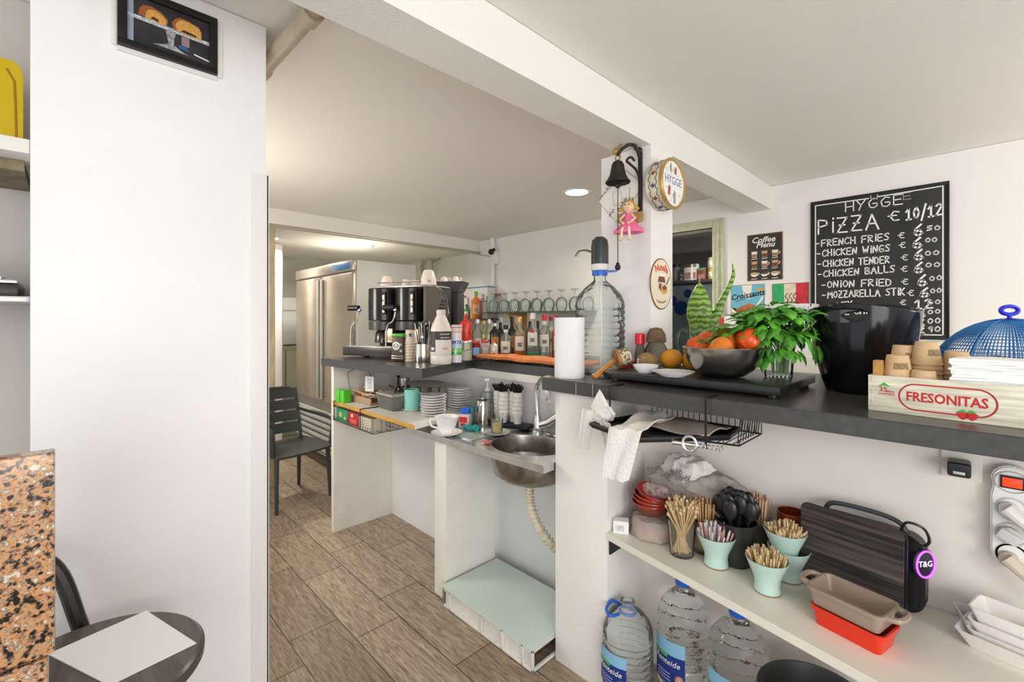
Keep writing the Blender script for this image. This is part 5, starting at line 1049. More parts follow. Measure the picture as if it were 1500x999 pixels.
bottle('clear spirit bottle with dark red cap beside the paper roll', KB(807, 518.5), .315, .040, CLR, M('label_cream', (.72, .66, .52), .5), M('cap_wine', (.40, .01, .03), .35), lab_z=(.25, .55))
bottle('orange spirit bottle with red cap, half hidden by the paper roll', KB(815.5, 524), .315, .036, M('bottle_orange', (.65, .17, .05), .12, trans=.2), WHL, M('cap_wine'))
bottle('clear bottle with white cap behind the red-lidded jars', KB(699, 513), .285, .044, CLR, M('label_ivory'), WCP, lab_z=(.15, .4))
bottle('gold-necked bottle with yellow label behind the pink jar', KB(709, 509.5), .27, .037, M('bottle_olive', (.30, .28, .12), .12, trans=.3), M('label_yellow', (.68, .56, .22), .5), GCP)
bottle('clear bottle with pale cap right of the gold-necked bottle', KB(716, 513.8), .285, .034, CLR, M('label_ivory'), WCP)
# orange towel
p0 = atZ(694, 537, ZK); p1_ = atZ(815, 543, ZK)
tw = MB().grid(lambda u, v: Vector((-2.27+.86*u, 1.900+.20*v+.008*sin(u*9)*(1-v), .0025*sin(u*23+v*4)+.003*sin(v*14)+.012)), 30, 8, .016).out('orange_towel', M('towel_orange', (.80, .25, .08), .95, var=.2, vscale=40, bump=.6, bscale=220), loc=(0, 0, ZK+.0065)); tag(tw, 'folded orange towel along the counter edge before the bottles', 'towel')
# glass shelf with stemware on the back wall
gA = atY(706, 459, 3.45); gB = atY(846, 453, 3.45)
zg = (gA.z+gB.z)/2; gx0, gx1 = gA.x, gB.x+.05
gs_ = T('glass_shelf', 'green glass wall shelf full of stemmed glasses', 'shelf', (0, 0, 0))
MB().box((gx0, 3.38, zg-.012), (gx1, 3.69, zg), .002).out('glass_pane', TG('shelf_glass', (.55, .70, .63), .3, (.16, .26, .22), .05, .2), gs_)
bkx = atY(752, 470, 3.5).x
MB().box((bkx-.02, 3.42, zg-.045), (bkx+.02, 3.69, zg-.013), .003).box((bkx-.02, 3.655, zg-.34), (bkx+.02, 3.69, zg-.045), .003).tube([(bkx, 3.44, zg-.05), (bkx, 3.675, zg-.32)], .016, 8).out('wooden_bracket', M('bracket_wood', (.50, .26, .06), .5, var=.2, vscale=15), gs_)
SG = TG('stem_glass', (.95, .98, .965), .16, (.76, .84, .79), .05, .2)
def goblet(lab, loc, first=None):
    t = T('wine_glass', lab, 'glass', loc, group='stemmed glasses on the glass shelf')
    MB().lathe([(.040, 0), (.052, .035), (.057, .070), (.051, .105), (.030, .128), (.007, .138), (.005, .188), (.012, .20), (.040, .206), (.040, .209), (0, .210)], 24).out('bowl_and_stem', SG, t); return t
n = 15; g0 = None
ordw = ['first', 'second', 'third', 'fourth', 'fifth', 'sixth', 'seventh', 'eighth']
gxs = gx0+.20; st_ = (gx1-gxs-.08)/7
for r_ in range(2):
    for k in range(8):
        loc = (gxs+k*st_+r_*.05, 3.45+r_*.14, zg+.0008); lab = 'stemmed glass upside down, %s from the left in the %s row of the glass shelf' % (ordw[k], ['front', 'back'][r_])
        if g0 is None: g0 = goblet(lab, loc)
        else: dup(g0, loc, .1*k, lab)
t = T('glass_mug', 'tall clear beer mug at the left end of the glass shelf', 'mug', (gx0+.09, 3.50, zg+.0008)); MB().lathe([(0, 0), (.042, 0), (.045, .01), (.047, .19), (.044, .19), (.042, .015), (0, .012)], 28).out('mug_body', SG, t); MB().tube(spline([(.046, 0, .15), (.08, 0, .14), (.08, 0, .06), (.046, 0, .05)], 6), .006, 8).out('handle', SG, t)
# small wall shelf with box and bottles
ws = atY(690, 467, 3.5); wx0, wx1 = atY(664, 467, 3.5).x, atY(716, 467, 3.5).x
t = T('wall_shelf', 'small dark wooden wall shelf with bottles behind the red pouch', 'shelf', (0, 0, 0)); zw = ws.z
MB().box((wx0, 3.36, zw-.018), (wx1, 3.69, zw), .002).out('board', M('dark_wood', (.10, .055, .03), .5), t)
zr = atY(668, 432, 3.5).z; MB().box((wx0, 3.66, zr-.03), (wx1, 3.69, zr), .002).out('rear_rail', M('rail_wood', (.36, .18, .06), .5), t)
def wsx(px): return atY(px, 460, 3.5).x
x0, x1 = wsx(681), wsx(712); hb = atY(690, 421, 3.5).z-zw
t = T('cocktail_carton', 'large pale lilac carton with blue top edge on the small wall shelf', 'box', (x0, 3.52, zw+.0008)); MB().box((0, 0, 0), (x1-x0, .12, hb), .003).out('carton', M('carton_lilac', (.66, .60, .64), .5), t); MB().box((-.001, -.002, hb-.012), (x1-x0+.001, .121, hb+.004), .001).out('blue_edge', M('edge_blue', (.08, .28, .45), .4), t); MB().box((.10, -.002, hb*.52), (x1-x0-.02, 0, hb*.56)).box((.12, -.002, hb*.6), (x1-x0-.05, 0, hb*.63)).out('print_lines', M('print_plum', (.3, .18, .2), .6), t)
bottle('orange bottle with bright green cap in front of the lilac carton', (wsx(702), 3.45, zw+.0008), .32, .055, M('aperol', (.62, .18, .04), .12), M('label_peach', (.66, .35, .2), .5), M('cap_lime', (.05, .50, .06), .35), neck=.22, cap_h=.06, group='bottles on the small wall shelf')
bottle('bright green bottle at the left of the small wall shelf', (wsx(674), 3.46, zw+.0008), .29, .038, M('lime_bottle', (.10, .45, .03), .15), WHL, M('cap_copper', (.5, .22, .08), .4), group='bottles on the small wall shelf')
bottle('clear bottle with white label, leftmost on the small wall shelf', (wsx(667.5), 3.46, zw+.0008), .29, .034, CLR, WHL, BLACK, group='bottles on the small wall shelf')
bottle('brown amber bottle between green bottle and carton on the small wall shelf', (wsx(681), 3.44, zw+.0008), .30, .034, AMB, M('label_yellow'), M('cap_brown', (.2, .08, .03), .4), group='bottles on the small wall shelf')
bottle('small green bottle with white label before the lilac carton', (wsx(690), 3.43, zw+.0008), .17, .03, GRN, WHL, BLACK, group='bottles on the small wall shelf')
# hanging key ring loop on the back wall
hp = atY(627, 390, 3.64); lo = T('cable_loop', 'coiled pale cable loop hanging from the conduit above the cups', 'cable', tuple(hp)); 
for k in range(3): MB().tube([((.11+.012*k)*cos(a*pi/14), -.01*k, (.14+.01*k)*sin(a*pi/14)) for a in range(28)], .012, 6, closed=True).out('coil', M('cable_olive', (.40, .37, .26), .5), lo)
MB().tube(spline([(.12, 0, .05), (.4, 0, .12), (.75, 0, .20), (.95, 0, .22)], 8), .012, 6).out('lead', M('cable_olive'), lo)

# ============================================================ BAY SHELF, BASKET, SINK THINGS
def V_(px, py): p = atZ(px, py, ZV); return (p.x, p.y, ZV+.0005)
x, y, z = V_(497, 590); t = T('green_box', 'small bright green box at the left end of the wooden shelf', 'box', (x, y+.03, z), rz=.2); MB().box((-.045, -.03, 0), (.045, .03, .085), .003).out('carton', M('bright_green', (.10, .60, .03), .4), t); MB().box((-.004, -.031, .0), (.004, -.03, .085)).out('seam', M('dark_green', (.02, .2, .02), .5), t)
x, y, z = V_(525, 590)
t = T('cutlery_tray', 'brown tray of wrapped sachets on the wooden shelf', 'tray', (x, y+.10, z), rz=.05); MB().box((-.16, -.10, 0), (.16, .10, .012), .004).out('tray_base', M('tray_tan', (.42, .28, .18), .5), t)
for s in (-1, 1): MB().box((-.16, s*.10-.005, .0), (.16, s*.10+.005, .045), .003).out('tray_side', M('tray_tan'), t)
rn = random.Random(9); a_ = [MB(), MB(), MB()]
for i in range(46): a_[i % 3].box((-.035, -.007, -.003), (.035, .007, .003), .002, mx=Rm((rn.uniform(-.13, .13), rn.uniform(-.08, .08), .02+rn.uniform(0, .045)), rn.uniform(-.6, .6), 0, rn.uniform(-.4, .4)))
for m_, c in zip(a_, ((.70, .60, .52), (.30, .13, .06), (.55, .36, .20))): m_.out('sachets', M('sachet%.2f' % c[0], c, .5), t)['kind'] = 'stuff'
for i in range(2): MB().tube([(-.15, -.06+i*.08, .07+i*.012), (.10, -.08+i*.1, .055+i*.02)], .007, 6).out('wooden_stick', WOODL, t)
x, y, z = V_(566, 600); t = T('clear_tub', 'clear plastic tub with dark lid and black cutlery on top', 'tub', (x, y+.08, z), rz=.0)
MB().lathe([(0, 0), (.10, 0), (.105, .005), (.118, .09), (.116, .09), (.10, .008), (0, .007)], 4*8, shape=lambda a, z: 1/max(abs(cos(a)), abs(sin(a)))*.82 if True else 1).out('tub_body', TG('tub_clear', (.7, .7, .66), .30, (.50, .50, .46), .08, .18), t); MB().box((-.102, -.102, .09), (.102, .102, .104), .006).out('lid', M('lid_olive', (.40, .40, .32), .4), t)
ct = MB(); rn = random.Random(6)
for i in range(10): a = rn.uniform(0, pi); ct.tube([(rn.uniform(-.05, .05), rn.uniform(-.05, .05), .11), (rn.uniform(-.05, .05)+.06*cos(a), rn.uniform(-.05, .05)+.05*sin(a), .125+rn.uniform(0, .02))], .006, 6)
ct.out('cutlery_heap', M('cutlery_dark', (.05, .025, .025), .25), t)['kind'] = 'stuff'
x, y, z = V_(597, 602); t = dish('saucer', 'white saucer under the teal mug', (x, y+.03, z), .062, .012)
tm = T('teal_mug', 'straight teal glazed mug on a saucer', 'mug', (x, y+.03, z+.0067), rz=FACE); MB().lathe([(0, 0), (.044, 0), (.047, .004), (.047, .125), (.045, .127), (.042, .124), (.042, .008), (0, .006)], 36).out('mug_body', TEAL, tm); MB().tube(spline([(.046, .0, .10), (.075, .0, .095), (.075, .0, .04), (.046, .0, .03)], 6), .006, 8).out('handle', TEAL, tm)
def plates(lab, px, py, n, r, grp, dz=.0155, base=None):
    x, y, z = base or V_(px, py); z0 = z; p0 = None
    for k in range(n):
        nm = ['bottom', 'second from bottom', 'third from bottom', 'fourth from bottom', 'fifth from bottom', 'sixth from bottom', 'seventh from bottom', 'eighth from bottom', 'ninth from bottom'][k] if k < n-1 else 'topmost'
        l = 'white saucer, %s of the %s' % (nm, lab); loc = (x+random.uniform(-.002, .002), y+random.uniform(-.002, .002), z0+k*dz)
        if p0 is None:
            p0 = T('saucer', l, 'plate', loc, group=grp); MB().lathe([(0, 0), (r*.5, 0), (r*.55, .004), (r*.95, .011), (r, .0155), (r*.97, .016), (r*.52, .0065), (0, .0065)], 36, shape=lambda a, z: 1+.02*cos(4*a)).out('saucer_body', PORC, p0)
        else: dup(p0, loc, random.uniform(0, 6), l)
plates('front saucer stack on the wooden shelf', 625, 613, 8, .078, 'front saucer stack', base=(-2.265, 1.56, ZV+.0005))
plates('taller saucer stack behind, near the soap bottle', 659, 603, 9, .078, 'rear saucer stack', base=(-2.29, 1.775, ZV+.0005))
# glass dishes at the back with a glass plate on top
gd_ = []
for i, (px, lab) in enumerate(((606, 'left'), (622, 'second from left'), (638, 'second from right'), (650, 'right'))):
    p = atY(px, 570, 1.80); t = T('tumbler', 'clear tumbler under the glass plate, %s' % lab, 'glass', (p.x, 1.80, ZV+.0005), group='tumblers under the glass plate')
    MB().lathe([(0, 0), (.030, 0), (.036, .11), (.0345, .11), (.028, .008), (0, .007)], 24).out('tumbler_body', TG('tumbler_glass', (.95, .95, .91), .12, (.72, .71, .64), .05, .18), t); gd_.append(p.x)
gp_ = T('glass_plate', 'round yellowish glass plate resting on the tumblers', 'plate', ((gd_[0]+gd_[-1])/2, 1.79, ZV+.1112)); MB().lathe([(0, 0), (.10, 0), (.16, .012), (.162, .016), (.158, .017), (.10, .006), (0, .006)], 40, sy=.72).out('plate_body', M('plate_olive', (.55, .50, .34), .15, trans=.3), gp_); MB().tube([(.161*cos(2*pi*i/50), .116*sin(2*pi*i/50), .0155) for i in range(50)], .002, 6, closed=True).out('plate_rim', M('olive_rim', (.42, .38, .24), .2), gp_)
p = atY(670, 566, 1.885); t = T('small_glass', 'small clear glass right of the glass plate behind the tall saucer stack', 'glass', (p.x, 1.885, ZV+.0005)); MB().lathe([(0, 0), (.028, 0), (.034, .12), (.0325, .12), (.026, .008), (0, .007)], 24).out('glass_body', M('tumbler_glass'), t)
p = atY(592.5, 570, 1.74); t = T('steel_beaker', 'narrow steel beaker behind the teal mug', 'beaker', (p.x, 1.74, ZV+.0005)); MB().lathe([(0, 0), (.034, 0), (.036, .15), (.034, .15), (.032, .006), (0, .005)], 28).out('beaker_body', STEEL, t)
p = atY(583, 575, 1.70); t = T('black_ladle', 'black brush with long handle standing upright behind the clear tub', 'brush', (p.x, 1.70, ZV+.0005)); MB().tube([(-.01, 0, .0), (0, 0, .10), (.006, 0, .15)], .006, 8).out('handle', BLACK, t); MB().ball(.026, (.008, 0, .185), (.8, .6, 1.35), 14).out('brush_head', BLACK, t); MB().cyl(.03, 0, .02).out('base', BLACK, t)
p = atY(541, 562, 1.50); t = T('price_tag', 'white printed card hanging from a wire under the counter', 'card', (p.x, 1.50, p.z), rz=radians(18)); MB().box((-.040, 0, -.055), (.040, .002, .050), .0005).out('card', PAPER, t)
for k in range(5): MB().box((-.02, -.0006, -.03+k*.014), (.022, -.0001, -.026+k*.014)).out('print_line', M('print_grey'), t)
MB().tube(spline([(-.04, .02, .12), (0, .01, .06), (.02, .002, .055), (.05, .02, .12)], 6), .002, 5).out('wire', M('wire_brown', (.25, .16, .08), .4, .4), t)
p = atY(510, 555, 1.62); t = T('wire_lead', 'thin brown wire dangling under the coffee counter at left', 'wire', (-3.1575, 1.444, 0)); MB().tube(spline([(.0015, .03, ZK-.053), (.0015, .04, ZK-.10), (.0015, .0, ZK-.11), (.0015, -.002, ZK-.15), (.0015, .012, ZV+.06), (.0015, .01, ZV+.002)], 6), .002, 5).out('wire', M('wire_brown'), t); MB().box((0, .02, ZK-.066), (.012, .04, ZK-.053)).out('clip', BLACK, t)
# under-shelf wire basket with tea boxes
bx0, bx1, by0, by1, bz0 = -3.135, -2.56, 1.325, 1.56, ZV-.125
wbk = T('wire_basket', 'black wire basket hanging under the wooden shelf', 'basket', (0, 0, 0))
fm = MB(); rr_ = .0028
for z in (bz0, ZV-.030): fm.tube([(bx0, by0, z), (bx1, by0, z), (bx1, by1, z), (bx0, by1, z)], rr_, 5, closed=True)
fm.out('rim_wire', BLKM, wbk); wv_ = MB()
for k in range(19): xx = bx0+(bx1-bx0)*k/18; wv_.tube([(xx, by1, ZV-.03), (xx, by1, bz0), (xx, by0, bz0), (xx, by0, bz0+.028)], .0017, 4)
for k in range(5): yy = by0+(by1-by0)*k/4; wv_.tube([(bx0, yy, ZV-.03 if k else bz0), (bx0, yy, bz0), (bx1, yy, bz0), (bx1, yy, ZV-.03)], .0017, 4)
wv_.out('wire_mesh', BLKM, wbk)
for xx in (bx0+.02, bx1-.16): MB().tube([(xx, by1-.1, ZV+.004), (xx, by0-.002, ZV+.004), (xx, by0-.002, bz0)], .0035, 6).out('hook', BLKM, wbk)
def teabox(lab, x0, x1, h, col, cols):
    t = T('tea_box', lab, 'box', (x0, by0+.012, bz0+.003), group='boxes in the wire basket'); w = x1-x0
    MB().box((0, 0, 0), (w, .10, h), .002).out('carton', M('tea_'+cols, col, .4), t)
    return t, w, h
t, w, h = teabox('green tea box with leaf print in the wire basket', -3.10, -2.935, .085, (.02, .30, .14), 'green'); MB().ball(.024, (w*.35, 0, h*.5), (1, .06, .8), 12).out('leaf_print', M('tea_print', (.62, .45, .08), .5), t); MB().ball(.016, (w*.75, 0, h*.3), (1, .06, .8), 12).out('leaf_print', M('tea_print'), t)
t, w, h = teabox('red tea box beside the green one in the wire basket', -2.925, -2.775, .085, (.48, .02, .035), 'red'); MB().box((w*.3, -.001, h*.6), (w*.5, 0, h*.85)).out('label', M('tea_pale', (.75, .6, .6), .5), t); MB().box((w*.2, -.001, h*.1), (w*.8, 0, h*.45)).out('print', M('tea_orange', (.72, .12, .08), .5), t)
t, w, h = teabox('cream printed box at the right end of the wire basket', -2.765, -2.61, .075, (.62, .56, .45), 'cream')
for k in range(4): MB().box((w*.1, -.001, h*(.15+.2*k)), (w*.9, 0, h*(.22+.2*k))).out('print', M('tea_grey', (.35, .31, .25), .6), t)
# on the sink
def SK(px, py): p = atZ(px, py, ZS); return (p.x, p.y, ZS+.0008)
gbd = MB().box((-2.30, 1.50, ZS+.0005), (-1.83, 1.88, ZS+.0055), .001).out('glass_board', M('board_glass', (.50, .58, .53), .06, .35), None); tag(gbd, 'green glass cutting board covering the left of the sink top', 'cutting board')
zb_ = ZS+.006
def SB(px, py): p = atZ(px, py, zb_); return (p.x, p.y, zb_)
x, y, z = -2.02, 1.48, ZS+.0008; t = dish('saucer', 'white saucer under the fluted coffee cup on the sink edge', (x, y, z), .086, .018)
t = T('fluted_cup', 'white fluted coffee cup on a saucer at the sink edge', 'cup', (x, y, z+.0065), rz=pi+YAW-.25)
MB().lathe([(0, 0), (.030, 0), (.032, .006), (.050, .045), (.068, .096), (.064, .096), (.046, .043), (.024, .008), (0, .007)], 48, shape=lambda a, z: 1+.02*cos(14*a)).out('cup_body', PORC, t); MB().tube(spline([(.060, 0, .074), (.096, 0, .074), (.090, 0, .038), (.046, 0, .028)], 6), .005, 8).out('handle', PORC, t)
x, y, z = SB(722, 637); t = dish('saucer', 'white saucer under the glass of yellow sauce', (x, y+.03, z), .074, .014)
t = T('sauce_glass', 'faceted glass with yellow sauce on a white saucer', 'glass', (x, y+.03, z+.0065)); MB().lathe([(0, 0), (.030, 0), (.036, .075), (.0345, .075), (.0285, .008), (0, .007)], 12).out('glass_body', M('tumbler_glass'), t); MB().cyl(.0275, .0085, .05, 20, r2=.0315).out('sauce', M('mustard', (.72, .48, .08), .5), t)
x, y, z = SB(702, 620); t = T('steel_pitcher', 'tall brushed steel milk pitcher on the glass board', 'pitcher', (-2.045, 1.76, z), rz=FACE); MB().lathe([(0, 0), (.050, 0), (.052, .006), (.047, .08), (.043, .14), (.044, .15), (.042, .15), (.041, .14), (.045, .08), (.048, .01), (0, .008)], 36).out('pitcher_body', M('pitcher_steel', (.66, .60, .54), .2, 1), t); MB().tube(spline([(-.01, -.044, .13), (-.01, -.075, .12), (-.01, -.078, .06), (-.01, -.048, .04)], 6), .006, 8).out('handle', M('pitcher_steel'), t)
x, y, z = SB(704, 612); t = T('soap_dispenser', 'grey soap bottle with white pump behind the steel pitcher', 'soap dispenser', (-2.125, 1.868, ZS+.0065), rz=FACE); MB().lathe([(0, 0), (.042, 0), (.044, .006), (.044, .15), (.040, .172), (.016, .182), (0, .182)], 32).out('bottle_body', M('soap_grey', (.42, .44, .46), .2, trans=.3), t); MB().lathe([(.0445, .02), (.0445, .11)], 20, a0=-2.4, a1=-.7).out('label', M('soap_label', (.62, .63, .66), .5), t); MB().cyl(.018, .182, .20, 20).cyl(.007, .20, .245, 12).box((-.016, -.042, .243), (.016, .016, .262), .006).out('pump', WPLA, t)
x, y, z = SB(683, 616); t = T('sugar_carton', 'red and white carton with blue cap beside the steel pitcher', 'box', (-2.078, 1.655, z), rz=FACE-.3); MB().box((-.032, -.024, 0), (.032, .024, .078), .004).out('carton', M('carton_pinkwhite', (.74, .55, .55), .5), t); MB().box((-.028, -.025, .03), (.022, -.0245, .062)).box((-.02, -.025, .01), (.012, -.0245, .026)).out('red_print', RED, t); MB().box((-.026, -.022, .078), (.026, .022, .11), .006).out('blue_cap', M('cap_blue'), t)
for i, (px, py, lab) in enumerate(((676, 627, 'front'), )):
    x, y, z = SB(px, py); k = MB().grid(lambda u, v: Vector(((u-.5)*.095, (v-.5)*.06, .012+.010*sin(u*11)*sin(v*9+1)+.008*sin(u*5+v*7))), 14, 10, .005).out('turquoise_cloth', M('cloth_turq', (.03, .36, .38), .8, var=.2, vscale=40), loc=(-1.985, 1.625, z), rot=(0, 0, .6)); tag(k, 'crumpled turquoise cleaning cloth before the steel pitcher', 'cloth')
t = T('teal_sponge', 'teal scouring sponge standing behind the blue-capped carton', 'sponge', (-2.135, 1.745, zb_)); MB().box((-.035, -.015, 0), (.035, .015, .10), .008).out('foam', M('sponge_teal', (.10, .38, .36), .9, bump=.6, bscale=150), t)
x, y, z = SB(713, 648); k = MB().box((-.026, -.012, 0), (.026, .012, .007), .002).out('red_packet', M('packet_red', (.62, .12, .16), .4), loc=(x, y, z), rot=(0, 0, .2)); tag(k, 'small red and pink packet on the glass board by the basin', 'packet')
# glass washing brushes
gb_ = T('glass_brush_set', 'set of four white bristle glass brushes with black tufts by the tap', 'brush set', (-1.93, 1.845, ZS+.0065), rz=radians(20)); gb_.scale = (1.05, 1.05, 1.2); 
MB().box((-.085, -.05, 0), (.15, .05, .016), .006).out('base_plate', M('brush_base', (.012, .012, .03), .3), gb_)
BRW = M('bristle_white', (.88, .83, .78), .9, var=.22, vscale=150, bump=.45, bscale=240)
for k, (x, y) in enumerate(((-.058, .015), (-.012, -.018), (.035, .02), (.075, -.015))):
    g = MB().lathe([(.012, .016), (.020, .02), (.022, .045), (.026, .05), (.029, .06)]+[(.027+.0035*(i % 2), .06+i*.010) for i in range(11)]+[(.024, .168), (0, .17)], 26, (x, y, 0), shape=lambda a, z: 1+.03*sin(13*a+z*300)).out('bristles', BRW, gb_)
    MB().cyl(.019, .016, .05, 20, (x, y, 0)).out('brush_socket', M('brush_base'), g)
    tf = MB(); rn = random.Random(k)
    for i in range(46):
        a = rn.uniform(0, 2*pi); q = rn.uniform(.004, .026); tf.tube([(x+q*.7*cos(a), y+q*.7*sin(a), .165), (x+q*1.5*cos(a), y+q*1.5*sin(a), .195+rn.uniform(-.008, .012))], .0028, 4)
    tf.out('black_tuft', BLACK, g)
# tap
fx, fy = -1.71, 1.875; tp = T('tap', 'chrome gooseneck tap with long lever beside the brushes', 'tap', (fx, fy, ZS+.0008), rz=radians(25))
MB().lathe([(0, 0), (.034, 0), (.034, .008), (.027, .016), (.025, .06), (.020, .075), (.018, .10), (0, .10)], 28).out('tap_base', CHROME, tp)
MB().tube(spline([(-.0, 0, .09), (-.005, 0, .20), (.005, -.01, .265), (.05, -.05, .31), (.115, -.09, .315), (.165, -.12, .27), (.17, -.125, .235)], 8), .013, 14).out('spout', CHROME, tp)
MB().tube([(.02, -.015, .045), (.07, -.02, .062), (.12, -.02, .10), (.165, -.015, .145), (.185, -.012, .165)], [.022, .026, .026, .022, .012], 16).out('lever', CHROME, tp)
ck = atY(812, 571, 1.49); t = T('bottle_opener', 'small steel bottle opener hanging under the left bar corner', 'bottle opener', (-1.325, 1.52, ZB-.0545)); MB().box((-.012, -.006, -.04), (.012, .004, 0), .004).tube([(.012*cos(a*pi/8), -.001, -.05+.012*sin(a*pi/8)) for a in range(16)], .004, 6, closed=True).out('opener_body', M('satin_steel'), t)

# ============================================================ UNDER THE BAR
# wire basket hooked over the bar front
ux0, ux1, uy0, uy1, uzt, uzb = -.975, -.545, 1.478, 1.80, ZB-.070, ZB-.158
ub = T('wire_basket', 'black wire basket hooked over the bar front holding a tray and cloth', 'basket', (0, 0, 0))
for nm, x in (('hook', ux0), ('hook', -.612)):
    MB().tube([(x, uy0+.09, ZB+.004), (x, uy0-.002, ZB+.004), (x, uy0-.002, uzb)], .0042, 6).out('hook', BLKM, ub)
MB().tube([(ux0, uy0, uzb), (ux1, uy0+.10, uzb), (ux1, uy1, uzb), (ux0, uy1, uzb)], .0034, 6, closed=True).out('bottom_rim', BLKM, ub)
MB().tube([(ux0, uy1, uzt+.014), (ux1, uy1, uzt+.014), (ux1, uy0+.12, uzt+.014)], .003, 6).out('top_rim', BLKM, ub)
for k in range(20):
    x = ux0+(ux1-ux0)*k/19; y_ = uy0+.10*k/19
    MB().tube([(x, uy1, uzt+.014), (x, uy1, uzb), (x, y_, uzb)]+([(x, y_-.003, uzb+.02)] if k % 2 else []), .0019, 5).out('wire', BLKM, ub)
for k in range(9):
    y = uy0+.12+(uy1-uy0-.12)*k/8
    MB().tube([(ux1, y, uzt+.014), (ux1-.012, y, uzb)], .0019, 5).out('wire', BLKM, ub)
# flat black tray with a taupe cloth inside
bt = T('flat_tray', 'flat black baking tray lying in the wire basket under the bar', 'tray', (0, 0, 0))
tzz = uzb+.006
MB().prism([(-1.02, 1.42), (-.79, 1.345), (-.585, 1.60), (-.60, 1.74), (-.97, 1.74)], tzz, tzz+.006).out('tray_floor', BLACK, bt)
e_ = [(-1.02, 1.42), (-.79, 1.345), (-.585, 1.60), (-.60, 1.74), (-.97, 1.74)]
MB().tube([(x, y, tzz+.012) for x, y in e_], .009, 8, closed=True).out('tray_rim', BLACK, bt)
CLT = M('taupe_cloth', (.46, .40, .34), .9, var=.15, vscale=30, bump=.4, bscale=120)
k = MB().grid(lambda u, v: Vector((-.90+.28*u, 1.50+.20*v+.02*u, tzz+.024+.006*sin(u*7+v*5)+.012*(1-abs(2*v-1)))), 14, 10, .006).out('taupe_cloth', CLT); tag(k, 'folded taupe cloth lying on the black tray in the basket', 'cloth')
WCL = M('white_cloth', (.80, .77, .73), .95, bump=.5, bscale=90, var=.05, vscale=12)
p0 = Vector((-.86, 1.64, tzz+.045)); p1_ = Vector((-.812, 1.340, tzz+.048))
def clothfn(u, v):
    d = Vector((.95, .3, 0)).normalized(); w = .115
    if u < .5: c = p0.lerp(p1_, u/.5)+Vector((0, 0, .010*sin(u*12+v*4)))
    else:
        s = (u-.5)/.5; c = p1_+Vector((-.004-.035*s, -.014-.006*s, -.175*s-.004)); w = .115-.03*s
    return c+d*(v-.5)*w+Vector((0, .006*sin(v*9+u*5), .004*sin(v*14)))
k = MB().grid(clothfn, 26, 10, .004).out('hanging_cloth', WCL); tag(k, 'white cloth strip hanging over the front of the basket tray', 'cloth')
kt = T('knotted_cloth', 'white knotted cloth hanging on the basket corner by the pier', 'cloth', (-1.0, 1.462, ZB-.105))
MB().ball(.040, (0, 0, .0), (1.25, .75, .8), 22, fn=lambda c: 1+.16*sin(5*c.x+2)*sin(6*c.z)+.10*sin(9*c.y)).out('knot', WCL, kt)
MB().lathe([(0, .095), (.012, .075), (.035, .03), (.030, .0), (0, -.01)], 16, (-.012, .0, .0), shape=lambda a, z: 1+.22*sin(5*a), sy=.6).out('peak', WCL, kt)
MB().grid(lambda u, v: Vector((-.052-.018*u+(v-.5)*.052, -.022-.01*u+.006*sin(v*8), .015-.155*u)), 12, 6, .005).out('tail', WCL, kt)
MB().grid(lambda u, v: Vector((.02+.06*u+(v-.5)*.05, -.02-.03*u+.006*sin(v*8), -.005-.13*u-.02*v)), 10, 6, .005).out('tail', WCL, kt)
cs = T('ring_corkscrew', 'small chrome ring corkscrew hooked on the front of the basket', 'corkscrew', (-.655, 1.455, uzb+.006), rz=.25)
MB().tube([(.021*cos(2*pi*i/24), -.004, .004+.024*sin(2*pi*i/24)) for i in range(24)], .005, 8, closed=True).out('ring', CHROME, cs); MB().tube([(-.055, 0, 0), (.03, 0, 0)], .007, 10).out('shaft', CHROME, cs)
MB().tube([(.03+.0016*i, .007*cos(i*.8), .007*sin(i*.8)) for i in range(44)], .0025, 6).out('spiral', CHROME, cs)

# shelf things
def L(px, py): p = atZ(px, py, ZL); return (p.x, p.y, ZL+.0005)
CEL = M('celadon', (.50, .68, .62), .22, var=.06, vscale=15); STK = M('pale_stick', (.70, .52, .28), .7, var=.15, vscale=60); TIP = M('stick_tip', (.74, .58, .33), .7)
def celadon(lab, loc, s=1, grp='celadon cups'):
    t = T('ceramic_cup', lab, 'cup', loc, group=None)
    MB().lathe([(0, 0), (.040, 0), (.043, .005), (.040, .028), (.043, .05), (.058, .085), (.069, .112), (.070, .115), (.067, .115), (.054, .083), (.038, .045), (.034, .02), (0, .018)], 36).out('cup_body', CEL, t); t.scale = (s, s, s)
    MB().lathe([(.0405, -.0002), (.0425, .001), (.0425, .004)], 36).out('bare_foot', M('bare_clay', (.36, .14, .07), .8), t); return t
def sticks(parent, n, r0, r1, z0, z1, w, mat, seed, spread=.3, zj=.012, name='wooden_stick', seg=4):
    rn = random.Random(seed); 
    for i in range(n):
        a = rn.uniform(0, 2*pi); q = sqrt(rn.random()); e = z1+rn.uniform(-zj, zj)-(.02*q if spread else 0)
        b0 = Vector((r0*q*cos(a), r0*q*sin(a), z0)); b1 = Vector((r1*q*cos(a+rn.uniform(-spread, spread)), r1*q*sin(a+rn.uniform(-spread, spread)), e))
        MB().tube([b0, b1], w, seg).out(name, mat, parent)
x, y, z = L(990, 818)
t = T('skewer_glass', 'clear plastic cup of knotted bamboo picks on the shelf front', 'cup of picks', (x, y+.045, z))
MB().lathe([(0, 0), (.040, 0), (.041, .004), (.054, .128), (.0525, .128), (.0395, .008), (0, .007)], 32).out('cup_body', TG('clear_plastic', (.96, .945, .91), .07, (.75, .70, .6)), t)
rn = random.Random(21)
